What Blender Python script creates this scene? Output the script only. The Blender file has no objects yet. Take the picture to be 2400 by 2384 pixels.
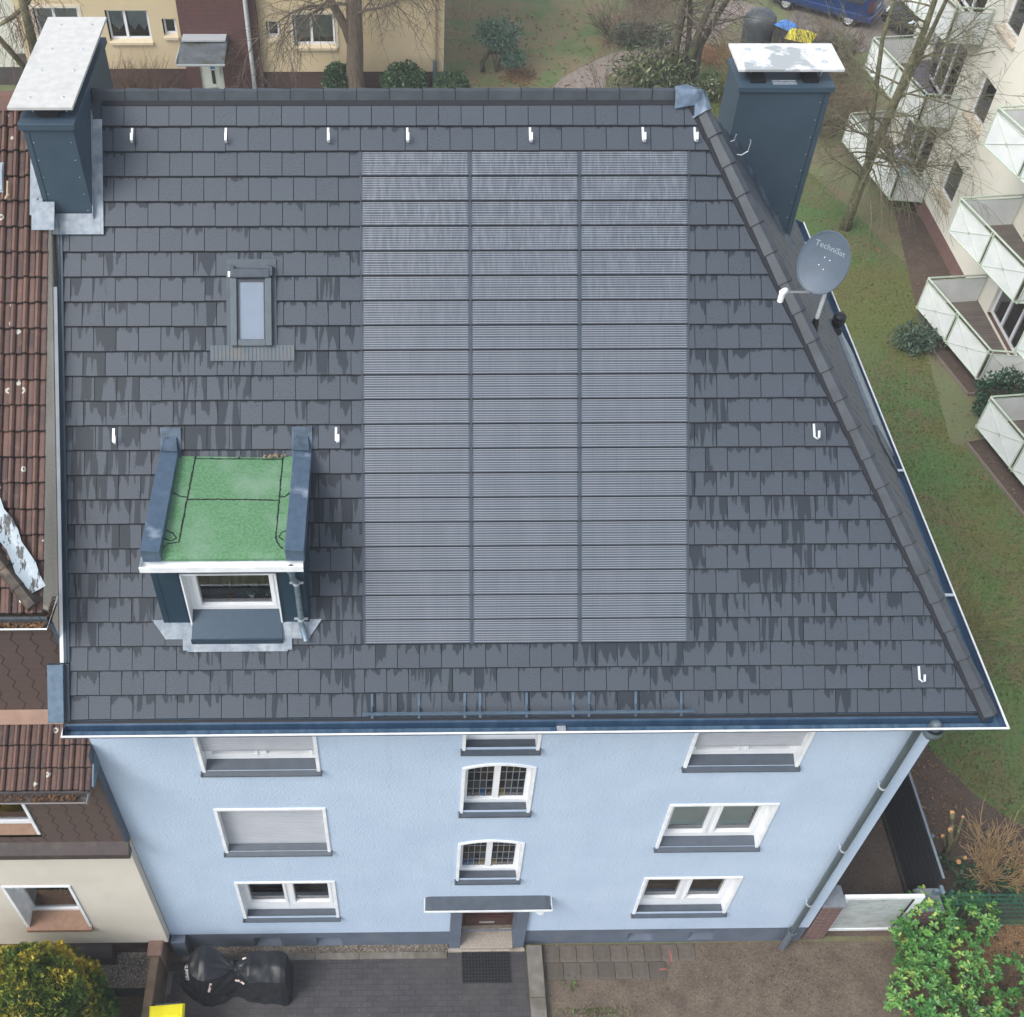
import bpy, bmesh, math, random
import numpy as np
from mathutils import Vector, Matrix, noise as mnoise

scene = bpy.context.scene
COL = scene.collection
R_ = math.radians
random.seed(7)

# ------------------------------------------------------------------ camera
CAM = np.array([0.0, -8.61, 22.62])
FPX, CX, CY, PW = 2672.6, 1002.2, 1192.0, 2400.0
PITCH, YAW, ROLL = 0.84055, -0.020691, -0.0090329
def _axes():
    f = np.array([0, math.cos(PITCH), -math.sin(PITCH)]); r = np.array([1.0, 0, 0]); d = np.cross(f, r)
    c, s = math.cos(YAW), math.sin(YAW); Rz = np.array([[c, -s, 0], [s, c, 0], [0, 0, 1]])
    f, r, d = Rz @ f, Rz @ r, Rz @ d
    c, s = math.cos(ROLL), math.sin(ROLL)
    return c*r + s*d, -s*r + c*d, f
AR, AD, AF = _axes()
cam_data = bpy.data.cameras.new('Camera')
cam = bpy.data.objects.new('Camera', cam_data); COL.objects.link(cam)
m = Matrix.Identity(4)
for i in range(3):
    m[i][0], m[i][1], m[i][2], m[i][3] = AR[i], -AD[i], -AF[i], CAM[i]
cam.matrix_world = m
cam_data.sensor_fit = 'HORIZONTAL'; cam_data.sensor_width = 36
cam_data.lens = FPX/PW*36
cam_data.shift_x = (1200-CX)/PW
cam_data.clip_start = 0.1; cam_data.clip_end = 1500
scene.camera = cam

# ------------------------------------------------------------------ light
world = bpy.data.worlds.new('World'); scene.world = world; world.use_nodes = True
wn = world.node_tree; wn.nodes.clear()
sky = wn.nodes.new('ShaderNodeTexSky'); sky.sky_type = 'NISHITA'; sky.sun_disc = False
SUN_EL, SUN_AZ = R_(50), R_(238)          # azimuth: compass style, clockwise from +Y
sky.sun_elevation = SUN_EL; sky.sun_rotation = SUN_AZ
sky.air_density = 1.0; sky.dust_density = 2.2; sky.ozone_density = 1.0
hs = wn.nodes.new('ShaderNodeHueSaturation'); hs.inputs['Saturation'].default_value = 0.42
bg = wn.nodes.new('ShaderNodeBackground'); bg.inputs['Strength'].default_value = 0.145
wo = wn.nodes.new('ShaderNodeOutputWorld')
wn.links.new(sky.outputs[0], hs.inputs['Color']); wn.links.new(hs.outputs[0], bg.inputs['Color'])
wn.links.new(bg.outputs[0], wo.inputs['Surface'])
sd = bpy.data.lights.new('Sun', 'SUN'); sd.energy = 1.1; sd.angle = R_(28); sd.color = (1.0, 0.97, 0.93)
sun = bpy.data.objects.new('Sun', sd); COL.objects.link(sun)
sdir = Vector((math.sin(SUN_AZ)*math.cos(SUN_EL), math.cos(SUN_AZ)*math.cos(SUN_EL), math.sin(SUN_EL)))
sun.rotation_euler = sdir.to_track_quat('Z', 'Y').to_euler(); sun.location = (0, 0, 60)
vs = scene.view_settings
vs.view_transform = 'Standard'; vs.look = 'None'; vs.exposure = 1.02; vs.gamma = 1.0
scene.cycles.max_bounces = 6; scene.cycles.transparent_max_bounces = 12
scene.cycles.use_denoising = True

# ------------------------------------------------------------------ pixel of the survey picture -> point on a plane of the place
def _ray(u, v): return AR*((u-CX)/FPX) + AD*((v-CY)/FPX) + AF
def G(u, v, z=0.0): d = _ray(u, v); return CAM + d*((z-CAM[2])/d[2])
def F(u, v, y=0.0): d = _ray(u, v); return CAM + d*((y-CAM[1])/d[1])

# ------------------------------------------------------------------ object helpers
WL = {}
def tag(o, label=None, cat=None, group=None, kind=None):
    if label: o['label'] = label
    if cat: o['category'] = cat
    if group: o['group'] = group
    if kind: o['kind'] = kind
    return o
def thing(name, loc, label, cat, group=None):
    o = bpy.data.objects.new(name, None); COL.objects.link(o); o.location = loc
    o.empty_display_size = .2
    WL[o.name] = Vector(loc)
    return tag(o, label, cat, group)

class MB:
    def __init__(s): s.V = []; s.Fc = []; s.M = []; s.U = []; s.C = []; s.col = None
    def face(s, pts, m=0, uv=None, col=None):
        b = len(s.V); s.V.extend([tuple(map(float, p)) for p in pts]); s.Fc.append(tuple(range(b, b+len(pts))))
        s.M.append(m); s.U.append(uv); s.C.append(col if col is not None else s.col)
    def hexa(s, p, m=0, skip=()):
        # p: 8 corners, 0-3 bottom ring ccw from above, 4-7 top ring
        for k, q in enumerate(((3,2,1,0),(4,5,6,7),(0,1,5,4),(1,2,6,5),(2,3,7,6),(3,0,4,7))):
            if k not in skip: s.face([p[i] for i in q], m)
    def box(s, x0, x1, y0, y1, z0, z1, m=0, skip=()):
        s.hexa([(x0,y0,z0),(x1,y0,z0),(x1,y1,z0),(x0,y1,z0),(x0,y0,z1),(x1,y0,z1),(x1,y1,z1),(x0,y1,z1)], m, skip)
    def obox(s, c, ax, ay, az, hx, hy, hz, m=0):
        c = np.array(c, float); ax, ay, az = (np.array(a, float) for a in (ax, ay, az))
        P = []
        for sz in (-1, 1):
            for sx, sy in ((-1,-1),(1,-1),(1,1),(-1,1)): P.append(c+ax*hx*sx+ay*hy*sy+az*hz*sz)
        s.hexa(P, m)
    def prism(s, poly, ext, m=0, caps=True):
        a = [np.array(p, float) for p in poly]; e = np.array(ext, float); b = [p+e for p in a]; n = len(a)
        if caps: s.face(a[::-1], m); s.face(b, m)
        for i in range(n):
            j = (i+1) % n; s.face([a[i], a[j], b[j], b[i]], m)
    def tube(s, pts, r, n=8, m=0, caps=True, col=None):
        P = [np.array(p, float) for p in pts]; k = len(P)
        rr = list(r) if hasattr(r, '__len__') else [r]*k
        rings = []; ref = None
        base = len(s.V)
        for i in range(k):
            t = P[min(i+1, k-1)]-P[max(i-1, 0)]; l = np.linalg.norm(t); t = t/l if l > 1e-9 else np.array([0, 0, 1.])
            if ref is None or abs(ref @ t) > .95:
                ref = np.array([1., 0, 0]) if abs(t[0]) < .8 else np.array([0, 1., 0])
            a = ref - t*(ref @ t); a /= np.linalg.norm(a); ref = a; b = np.cross(t, a)
            for j in range(n):
                an = 2*math.pi*j/n; s.V.append(tuple(P[i]+rr[i]*(math.cos(an)*a+math.sin(an)*b)))
        c = col if col is not None else s.col
        for i in range(k-1):
            for j in range(n):
                q = base+i*n+j; q2 = base+i*n+(j+1) % n
                s.Fc.append((q, q2, q2+n, q+n)); s.M.append(m); s.U.append(None); s.C.append(c)
        if caps and n > 3:
            s.Fc.append(tuple(range(base+n-1, base-1, -1))); s.M.append(m); s.U.append(None); s.C.append(c)
            s.Fc.append(tuple(range(base+(k-1)*n, base+k*n))); s.M.append(m); s.U.append(None); s.C.append(c)
    def lathe(s, o, ax, prof, n=20, m=0):
        o = np.array(o, float); t = np.array(ax, float); t /= np.linalg.norm(t)
        a = np.cross(t, [0, 0, 1.]) if abs(t[2]) < .9 else np.array([1., 0, 0]); a /= np.linalg.norm(a); b = np.cross(t, a)
        base = len(s.V)
        for (r, h) in prof:
            for j in range(n):
                an = 2*math.pi*j/n; s.V.append(tuple(o+t*h+r*(math.cos(an)*a+math.sin(an)*b)))
        for i in range(len(prof)-1):
            for j in range(n):
                q = base+i*n+j; q2 = base+i*n+(j+1) % n
                s.Fc.append((q, q2, q2+n, q+n)); s.M.append(m); s.U.append(None); s.C.append(s.col)
    def build(s, name, mats, parent=None, smooth=False, bevel=0.0, clip=(), loc=None, angle=None):
        me = bpy.data.meshes.new(name)
        off = np.zeros(3)
        if parent is not None: off = np.array(WL[parent.name])
        elif loc is not None: off = np.array(loc, float)
        V = np.array(s.V, float).reshape(-1, 3)-off
        me.from_pydata(V.tolist(), [], s.Fc)
        if not isinstance(mats, (list, tuple)): mats = [mats]
        for mt in mats: me.materials.append(mt)
        me.polygons.foreach_set('material_index', s.M)
        uvl = me.uv_layers.new(name='UVMap'); uv = np.zeros((len(me.loops), 2))
        nrm = np.zeros(len(me.polygons)*3); me.polygons.foreach_get('normal', nrm); nrm = nrm.reshape(-1, 3)
        VV = np.array(s.V, float).reshape(-1, 3); k = 0
        for fi, f in enumerate(s.Fc):
            L = len(f)
            if s.U[fi] is not None: uv[k:k+L] = s.U[fi]
            else:
                p = VV[list(f)]; n = np.abs(nrm[fi])
                if n[2] >= n[0] and n[2] >= n[1]: uv[k:k+L] = p[:, :2]
                elif n[1] >= n[0]: uv[k:k+L] = p[:, [0, 2]]
                else: uv[k:k+L] = p[:, [1, 2]]
            k += L
        uvl.data.foreach_set('uv', uv.ravel())
        if any(c is not None for c in s.C):
            ca = me.color_attributes.new('tc', 'FLOAT_COLOR', 'CORNER'); cc = np.zeros((len(me.loops), 4)); k = 0
            for fi, f in enumerate(s.Fc):
                L = len(f); c = s.C[fi]
                if c is not None: cc[k:k+L, :len(c)] = c
                cc[k:k+L, 3] = 1; k += L
            ca.data.foreach_set('color', cc.ravel())
        if clip:
            bm = bmesh.new(); bm.from_mesh(me)
            for (co, no) in clip:
                bmesh.ops.bisect_plane(bm, geom=bm.verts[:]+bm.edges[:]+bm.faces[:], plane_co=Vector(co)-Vector(off), plane_no=Vector(no), clear_outer=True)
            bm.to_mesh(me); bm.free()
        if smooth:
            bm = bmesh.new(); bm.from_mesh(me)
            bmesh.ops.remove_doubles(bm, verts=bm.verts[:], dist=1e-5)
            bm.to_mesh(me); bm.free()
            for p in me.polygons: p.use_smooth = True
            if angle: me.set_sharp_from_angle(angle=R_(angle))
        o = bpy.data.objects.new(name, me); COL.objects.link(o)
        if parent is not None: o.parent = parent; WL[o.name] = WL[parent.name]
        else: o.location = off; WL[o.name] = Vector(off)
        if bevel > 0:
            bm = bmesh.new(); bm.from_mesh(me); bmesh.ops.remove_doubles(bm, verts=bm.verts[:], dist=1e-5); bm.to_mesh(me); bm.free()
            bv = o.modifiers.new('bevel', 'BEVEL'); bv.width = bevel; bv.segments = 2; bv.limit_method = 'ANGLE'; bv.angle_limit = R_(40)
        return o

def copy_tree(o, parent=None):
    c = o.copy(); COL.objects.link(c); c.parent = parent; WL[c.name] = WL[o.name]
    for ch in list(o.children): copy_tree(ch, c)
    return c

def text_mesh(body, size, ext=0.0):
    cu = bpy.data.curves.new('lettering', 'FONT'); cu.body = body; cu.size = size; cu.extrude = ext; cu.align_x = 'CENTER'; cu.align_y = 'CENTER'
    o = bpy.data.objects.new('lettering', cu); COL.objects.link(o)
    dg = bpy.context.evaluated_depsgraph_get(); me = bpy.data.meshes.new_from_object(o.evaluated_get(dg))
    bpy.data.objects.remove(o); bpy.data.curves.remove(cu)
    return me

# ------------------------------------------------------------------ materials
def lin(c):
    if isinstance(c, str): c = [int(c[i:i+2], 16)/255 for i in (0, 2, 4)]
    return tuple(((x/12.92) if x <= .04045 else ((x+.055)/1.055)**2.4) for x in c)
class NT:
    def __init__(s, name):
        s.m = bpy.data.materials.new(name); s.m.use_nodes = True; s.t = s.m.node_tree; s.n = s.t.nodes
        s.b = s.n['Principled BSDF']; s.L = s.t.links
    def new(s, t, **kw):
        nd = s.n.new('ShaderNode'+t)
        for k, v in kw.items(): setattr(nd, k, v)
        return nd
    def lk(s, a, b): s.L.new(a, b)
    def val(s, sock, x):
        if hasattr(x, 'is_output') or hasattr(x, 'links'): s.L.new(x, sock)
        else: sock.default_value = x
    def math(s, op, a, b=0.0, c=None, clamp=False):
        nd = s.new('Math', operation=op); nd.use_clamp = clamp
        s.val(nd.inputs[0], a); s.val(nd.inputs[1], b)
        if c is not None: s.val(nd.inputs[2], c)
        return nd.outputs[0]
    def mix(s, f, a, b, mode='MIX'):
        nd = s.new('Mix', data_type='RGBA', blend_type=mode)
        s.val(nd.inputs[0], f)
        for k, x in ((6, a), (7, b)):
            if isinstance(x, tuple): nd.inputs[k].default_value = (*x[:3], 1)
            else: s.L.new(x, nd.inputs[k])
        return nd.outputs[2]
    def noise(s, vec, scale, detail=4, rough=.55, stretch=None, dist=0.0):
        if stretch:
            mp = s.new('Mapping'); mp.inputs['Scale'].default_value = stretch; s.L.new(vec, mp.inputs['Vector']); vec = mp.outputs[0]
        nd = s.new('TexNoise'); nd.inputs['Scale'].default_value = scale; nd.inputs['Detail'].default_value = detail
        nd.inputs['Roughness'].default_value = rough; nd.inputs['Distortion'].default_value = dist
        s.L.new(vec, nd.inputs['Vector']); return nd.outputs[0]
    def ramp(s, f, a, b):
        nd = s.new('MapRange'); nd.clamp = True; nd.inputs[1].default_value = a; nd.inputs[2].default_value = b; s.L.new(f, nd.inputs[0]); return nd.outputs[0]
    def uv(s): return s.new('UVMap').outputs[0]
    def pos(s): return s.new('TexCoord').outputs['Object']
    def bump(s, h, strength, dist=.01):
        nd = s.new('Bump'); nd.inputs['Strength'].default_value = strength; nd.inputs['Distance'].default_value = dist
        s.L.new(h, nd.inputs['Height']); s.L.new(nd.outputs[0], s.b.inputs['Normal'])
    def set(s, **kw):
        for k, v in kw.items(): s.val(s.b.inputs[k], (*v, 1) if isinstance(v, tuple) and len(v) == 3 else v)

def mk(name, c1, c2=None, scale=4, rough=.6, metal=0, bump=0, bscale=60, spec=.5, lo=.35, hi=.65, detail=5, stretch=None, r2=None, c3=None, s3=1.0, lo3=.55, hi3=.75, bdist=.01):
    t = NT(name); v = t.pos(); c1 = lin(c1) if isinstance(c1, str) else c1
    if c2:
        c2 = lin(c2) if isinstance(c2, str) else c2
        f = t.ramp(t.noise(v, scale, detail, stretch=stretch), lo, hi); c = t.mix(f, c1, c2)
        if r2 is not None: t.set(Roughness=t.math('MULTIPLY_ADD', f, r2-rough, rough))
        if c3:
            c3 = lin(c3) if isinstance(c3, str) else c3
            c = t.mix(t.ramp(t.noise(v, s3, 6), lo3, hi3), c, c3)
        t.lk(c, t.b.inputs['Base Color'])
    else: t.set(**{'Base Color': c1})
    if not (c2 and r2 is not None): t.set(Roughness=rough)
    t.set(Metallic=metal); t.b.inputs['Specular IOR Level'].default_value = spec
    if bump: t.bump(t.noise(v, bscale, 3), bump, bdist)
    return t.m

def tile_material(name, dry, wet, amount=1.0):
    t = NT(name); uv = t.uv(); sx = t.new('SeparateXYZ'); t.lk(uv, sx.inputs[0]); u, v = sx.outputs[0], sx.outputs[1]
    at = t.new('Attribute', attribute_name='tc'); sc = t.new('SeparateColor'); t.lk(at.outputs['Color'], sc.inputs[0]); r, g, b = sc.outputs
    cv = t.new('CombineXYZ'); t.lk(t.math('MULTIPLY_ADD', u, 2.6, t.math('MULTIPLY', r, 61.0)), cv.inputs[0])
    t.lk(t.math('MULTIPLY_ADD', v, .22, t.math('MULTIPLY', g, 37.0)), cv.inputs[1])
    f = t.noise(cv.outputs[0], 1.15, 2, .45)
    ch = t.new('CombineXYZ'); t.lk(t.math('MULTIPLY_ADD', u, 3.0, t.math('MULTIPLY', g, 91.0)), ch.inputs[0]); t.lk(t.math('MULTIPLY', r, 53.0), ch.inputs[1])
    hh = t.noise(ch.outputs[0], 1.0, 1, .4)
    cw = t.new('CombineXYZ'); t.lk(t.math('MULTIPLY_ADD', u, 1.0, t.math('MULTIPLY', r, 17.0)), cw.inputs[0]); t.lk(t.math('ADD', v, t.math('MULTIPLY', g, 23.0)), cw.inputs[1])
    fine = t.noise(cw.outputs[0], 22, 3, .6)
    sm = t.new('MapRange', interpolation_type='SMOOTHSTEP'); sm.inputs[1].default_value = .455; sm.inputs[2].default_value = .51; t.lk(t.math('MULTIPLY_ADD', t.math('SUBTRACT', fine, .5), .10, f), sm.inputs[0])
    ln = t.math('MULTIPLY', t.math('MULTIPLY', b, sm.outputs[0]), t.math('MULTIPLY_ADD', t.ramp(hh, .3, .7), 1.3, .12))
    ln = t.math('ADD', ln, t.math('MULTIPLY', t.math('SUBTRACT', fine, .47), t.math('MULTIPLY_ADD', b, .12, .06)))
    vt = t.math('SUBTRACT', 1.0, v)
    w1 = t.ramp(t.math('SUBTRACT', ln, vt), -.02, .05)
    sp = t.noise(cw.outputs[0], 15, 5, .68, stretch=(1.3, .8, 1))
    w2 = t.math('MULTIPLY', t.ramp(sp, .56, .60), t.math('MULTIPLY_ADD', g, .75, .15))
    w = t.math('MAXIMUM', w1, w2)
    lt = t.math('MULTIPLY', t.ramp(t.noise(cw.outputs[0], 3.0, 5, .7), .60, .8), .28)
    col = t.mix(t.math('MULTIPLY', r, .22), dry, tuple(x*.6 for x in dry))
    col = t.mix(lt, col, tuple(min(1, x*2.2) for x in dry))
    col = t.mix(w, col, wet); t.lk(col, t.b.inputs['Base Color'])
    t.lk(t.math('MULTIPLY_ADD', w, -.06, .56), t.b.inputs['Roughness'])
    t.lk(t.math('MULTIPLY_ADD', w, -.2, .42), t.b.inputs['Specular IOR Level'])
    t.bump(fine, .12, .004); return t.m

def solar_material():
    t = NT('solar_glass'); uv = t.uv(); sx = t.new('SeparateXYZ'); t.lk(uv, sx.inputs[0]); u, v = sx.outputs[0], sx.outputs[1]
    at = t.new('Attribute', attribute_name='tc'); sc = t.new('SeparateColor'); t.lk(at.outputs['Color'], sc.inputs[0]); r, g, b = sc.outputs
    # ten busbars with a wider gap half way, nine cells across
    v2 = t.math('SUBTRACT', v, t.math('MULTIPLY', t.math('GREATER_THAN', v, .5), .022))
    ph = t.math('FRACT', t.math('MULTIPLY_ADD', v2, 10.9, .28))
    line = t.math('MULTIPLY', t.math('LESS_THAN', ph, .27), t.math('MULTIPLY', t.math('GREATER_THAN', v, .05), t.math('LESS_THAN', v, .985)))
    gap = t.math('LESS_THAN', t.math('FRACT', t.math('MULTIPLY', u, 9.0)), .022)
    line = t.math('MULTIPLY', line, t.math('SUBTRACT', 1.0, t.math('MULTIPLY', gap, .6)))
    edge = t.math('MAXIMUM', t.math('LESS_THAN', u, .014), t.math('GREATER_THAN', u, .984))
    line = t.math('MULTIPLY', line, t.math('SUBTRACT', 1.0, edge))
    cv = t.new('CombineXYZ'); t.lk(t.math('ADD', u, t.math('MULTIPLY', r, 9.0)), cv.inputs[0]); t.lk(t.math('MULTIPLY', t.math('SUBTRACT', v, t.math('MULTIPLY', g, 20.0)), .035), cv.inputs[1])
    st = t.noise(cv.outputs[0], 26, 6, .72)
    tint = t.noise(cv.outputs[0], 5, 2)
    cell = t.mix(t.ramp(tint, .4, .62), lin('36424f'), lin('404956'))
    dirt = t.math('MULTIPLY', t.ramp(st, .47, .62), b)
    cell = t.mix(t.math('MULTIPLY', gap, .45), cell, lin('3a4656'))
    cell = t.mix(t.math('MULTIPLY', dirt, .6), cell, lin('2c343f'))
    haze = t.math('MULTIPLY', t.ramp(st, .5, .36), t.math('MULTIPLY', b, .5)); cell = t.mix(haze, cell, lin('68727d'))
    bus = t.mix(t.math('MULTIPLY', dirt, .35), lin('8b8d8f'), lin('5c636b'))
    col = t.mix(line, cell, bus); col = t.mix(edge, col, lin('3c4652'))
    t.lk(col, t.b.inputs['Base Color']); t.set(Roughness=.32); t.b.inputs['Specular IOR Level'].default_value = .5
    t.b.inputs['Coat Weight'].default_value = .25; t.b.inputs['Coat Roughness'].default_value = .12
    return t.m

def brick_material(name, c1, c2, mortar, bw=.25, bh=.075, ms=.012, rough=.85, bump=.5, vary=None):
    t = NT(name); uv = t.uv(); b = t.new('TexBrick'); t.lk(uv, b.inputs['Vector'])
    b.inputs['Scale'].default_value = 1; b.inputs['Brick Width'].default_value = bw; b.inputs['Row Height'].default_value = bh
    b.inputs['Mortar Size'].default_value = ms; b.inputs['Mortar Smooth'].default_value = .2
    b.inputs['Color1'].default_value = (*lin(c1), 1); b.inputs['Color2'].default_value = (*lin(c2), 1); b.inputs['Mortar'].default_value = (*lin(mortar), 1)
    n = t.noise(uv, 2.2, 6, .6); c = t.mix(t.math('MULTIPLY', t.ramp(n, .4, .7), .45), b.outputs[0], lin(vary or mortar))
    n2 = t.noise(uv, 60, 3); c = t.mix(t.math('MULTIPLY', n2, .25), c, (0.01, .01, .01))
    t.lk(c, t.b.inputs['Base Color']); t.set(Roughness=rough)
    t.bump(t.math('MULTIPLY_ADD', n2, .3, b.outputs[1] if False else t.math('SUBTRACT', 1.0, b.outputs[1])), bump, .008)
    return t.m

def glass_material(name, tint=(.8, .85, .85)):
    t = NT(name); t.n.remove(t.b); tr = t.new('BsdfTransparent'); tr.inputs[0].default_value = (*tint, 1)
    gl = t.new('BsdfGlossy'); gl.inputs['Roughness'].default_value = .03
    fr = t.new('Fresnel'); fr.inputs[0].default_value = 1.5; mx = t.new('MixShader')
    t.lk(t.math('MULTIPLY_ADD', fr.outputs[0], 1.5, .07, clamp=True), mx.inputs[0]); t.lk(tr.outputs[0], mx.inputs[1]); t.lk(gl.outputs[0], mx.inputs[2])
    t.lk(mx.outputs[0], t.n['Material Output'].inputs[0]); return t.m

def leaf_material(name, cols, rough=.5, trans=.25):
    # colour picked per leaf from the tc attribute (R), G varies brightness
    t = NT(name); at = t.new('Attribute', attribute_name='tc'); sc = t.new('SeparateColor'); t.lk(at.outputs['Color'], sc.inputs[0])
    cr = t.new('ValToRGB'); t.lk(sc.outputs[0], cr.inputs[0]); e = cr.color_ramp.elements
    for i, c in enumerate(cols):
        x = i/(len(cols)-1) if len(cols) > 1 else 0
        el = e[i] if i < len(e) else e.new(x)
        el.position = x; el.color = (*lin(c), 1)
    c = t.mix(t.math('MULTIPLY', sc.outputs[1], .55), cr.outputs[0], (0.0, 0.0, 0.0))
    t.lk(c, t.b.inputs['Base Color']); t.set(Roughness=rough); t.b.inputs['Specular IOR Level'].default_value = .35
    return t.m

ANTH = (.050, .063, .080); ANTH_WET = (.025, .032, .041)
M = {}
M['tile'] = tile_material('slate_grey_tile', ANTH, ANTH_WET)
M['cap'] = mk('ridge_tile_grey', (.046, .056, .068), (.030, .037, .046), 3.5, .5, bump=.06)
M['solar'] = solar_material()
M['frame_dark'] = mk('panel_frame', '39434f', '313a46', 6, .45); M['edge'] = mk('tile_edge_shade', (.008, .010, .015), rough=.8)  # edge: near-black, puts damp and the shadow line under each course into colour
M['zinc_blue'] = mk('gutter_zinc', '27415a', '385069', 7, .45, .1, stretch=(1, .2, .2), lo=.4, hi=.7)
M['zinc_blue2'] = mk('gutter_zinc_wet', '4c667c', '36506a', 9, .5, 0, stretch=(1, .15, .15), lo=.38, hi=.62, spec=.3)
M['zinc'] = mk('zinc_grey', '6f8490', '8fa0aa', 12, .35, .6)
M['lead'] = mk('lead_flashing', '8f989f', '717c87', 9, .6, .05, bump=.3, bscale=22, c3='a9aeb2', s3=4)
M['lead_dark'] = mk('wet_lead', '4c5d6e', '36444f', 7, .35, .2, bump=.35, bscale=16)
M['sheet'] = mk('chimney_sheet', '3e505e', '3a4c5a', 2.5, .45, .1, bump=.03, bscale=30)
M['sheet_dormer'] = mk('dormer_sheet', '263f50', '22394a', 2.5, .4, .2, bump=.03, bscale=30)
M['coping'] = mk('coping_sheet', '56697c', '4b5e71', 9, .3, .3, bump=.08, bscale=25, c3='8996a3', s3=3.2, lo3=.62, hi3=.75)
M['cement'] = mk('cement_plate', 'bdbdb9', 'b2b2af', 9, .8, bump=.2, bscale=40, c3='9b9c98', s3=2.2, lo3=.54, hi3=.8)
M['cement_wet'] = mk('cement_plate_damp', 'd4d4d4', 'bfc1c1', 5, .7, c3='9aa0a1', s3=1.9, lo3=.50, hi3=.54)
M['white'] = mk('white_plastic', 'e6e8ea', 'dfe2e6', 3, .35)
M['white_metal'] = mk('white_metal', 'eceef0', 'd8dce0', 5, .4, bump=.02)
M['reveal'] = mk('white_reveal', 'd6dae0', 'cdd2d9', 3, .6)
def stucco(name, c1, c2, c3, big=.45):
    t = NT(name); v = t.pos(); n = t.noise(v, 24, 3, .6); c = t.mix(t.ramp(t.noise(v, 1.1, 5), .35, .65), c1, c2); c = t.mix(t.ramp(t.noise(v, big, 6), .52, .8), c, c3)
    c = t.mix(t.math('MULTIPLY', t.ramp(n, .52, .70), .16), c, tuple(x*.62 for x in c1)); c = t.mix(t.math('MULTIPLY', t.ramp(n, .46, .30), .18), c, tuple(min(.9, x*1.25) for x in c1))
    st = t.noise(v, 3.0, 5, .65, stretch=(2.2, 1, .16)); c = t.mix(t.math('MULTIPLY', t.ramp(st, .56, .78), .20), c, tuple(x*.72 for x in c3))
    t.lk(c, t.b.inputs['Base Color']); t.set(Roughness=.92); t.b.inputs['Specular IOR Level'].default_value = .25; t.bump(n, .8, .02); return t.m
M['blue'] = stucco('blue_render', (.42, .52, .652), (.46, .558, .688), (.38, .48, .612))
M['plinth'] = mk('grey_plinth', '5d6776', '525c6a', 2.0, .8, bump=.5, bscale=50, c3='6f6d6b', s3=1.2, lo3=.6, hi3=.9)
M['sill'] = mk('grey_sill', '4b545e', '454d57', 6, .5)
M['shutter'] = mk('shutter_slat', 'a6a9af', 'a0a3aa', 4, .5)
M['glass'] = glass_material('window_glass')
M['glass_roof'] = glass_material('roof_window_glass', (.8, .84, .86)); M['glass_roof'].node_tree.nodes['Fresnel'].inputs[0].default_value = 1.25
M['dark_room'] = mk('dark_room', '2a2b2a', '1c1f20', 2, .9)
M['room'] = mk('dim_room', '3a3d38', '23282a', 1.5, .9)
M['inner_sill'] = mk('inner_sill', '7a6b58', '6a5b48', 8, .6)
M['green_felt'] = mk('green_felt', '5d8762', '4c7753', 26, .9, bump=.8, bscale=90, lo=.4, hi=.6, c3='74907a', s3=2.2, lo3=.45, hi3=.8)
M['seam'] = mk('tar_seam', '14181a', rough=.5)
M['galv'] = mk('galvanised', 'd6dade', 'bcc4cb', 20, .35, .5)
M['blue_steel'] = mk('blue_grey_steel', '54687a', '465868', 10, .4, .2); M['teal'] = mk('teal_sheet', '1f3646', '1a2f3e', 8, .45, .1)
M['dish'] = mk('dish_grey', '4d5a68', '47535f', 4, .45, bump=.02)
M['black_rubber'] = mk('black_rubber', '15171a', '0f1113', 10, .5)
M['blind'] = mk('pale_blind', '959faf', '8c97a7', 2.5, .6)
M['terrazzo'] = mk('terrazzo_step', 'a79f93', '857d73', 60, .6, c3='6d6557', s3=3, lo3=.58, hi3=.75)
M['brown_door'] = mk('brown_door', '4a2a24', '3a201c', 10, .5, stretch=(1, 1, 6))
M['steel'] = mk('brushed_steel', 'b9bcbf', 'a9adb0', 20, .3, .7)
# ================================================================== THE BLUE HOUSE
TH = R_(43.9); CT, ST = math.cos(TH), math.sin(TH)
PE = np.array([0.0, -.365, 9.046])           # a point of the front roof plane, at the eave
NR = np.array([0, -ST, CT]); ES = np.array([0, CT, ST]); EX = np.array([1.0, 0, 0])
def rp(x, y, off=0.0): return np.array([x, y, PE[2]+(y-PE[1])*ST/CT])+NR*off
def RF(u, v, off=0.0):
    d = _ray(u, v); return CAM+d*((NR @ (PE-CAM)+off)/(NR @ d))
XL, XR = -4.70, 7.65
RIDGE_Y, RIDGE_Z = 5.72, 14.899
HIP_A = np.array([7.95, -.37, 9.04]); HIP_B = np.array([3.845, RIDGE_Y, RIDGE_Z])
DEPTH = 2*RIDGE_Y
NH = np.cross(np.array([0, 1.0, 0]), HIP_B-HIP_A); NH = NH/np.linalg.norm(NH)
if NH[2] < 0: NH = -NH
def HP(u, v, off=0.0):
    d = _ray(u, v); return CAM+d*((NH @ (HIP_A-CAM)+off)/(NH @ d))

house = thing('apartment_house', (1.5, 0, 0), 'pale blue rendered apartment house with a slate grey roof full of solar tiles', 'house')

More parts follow.
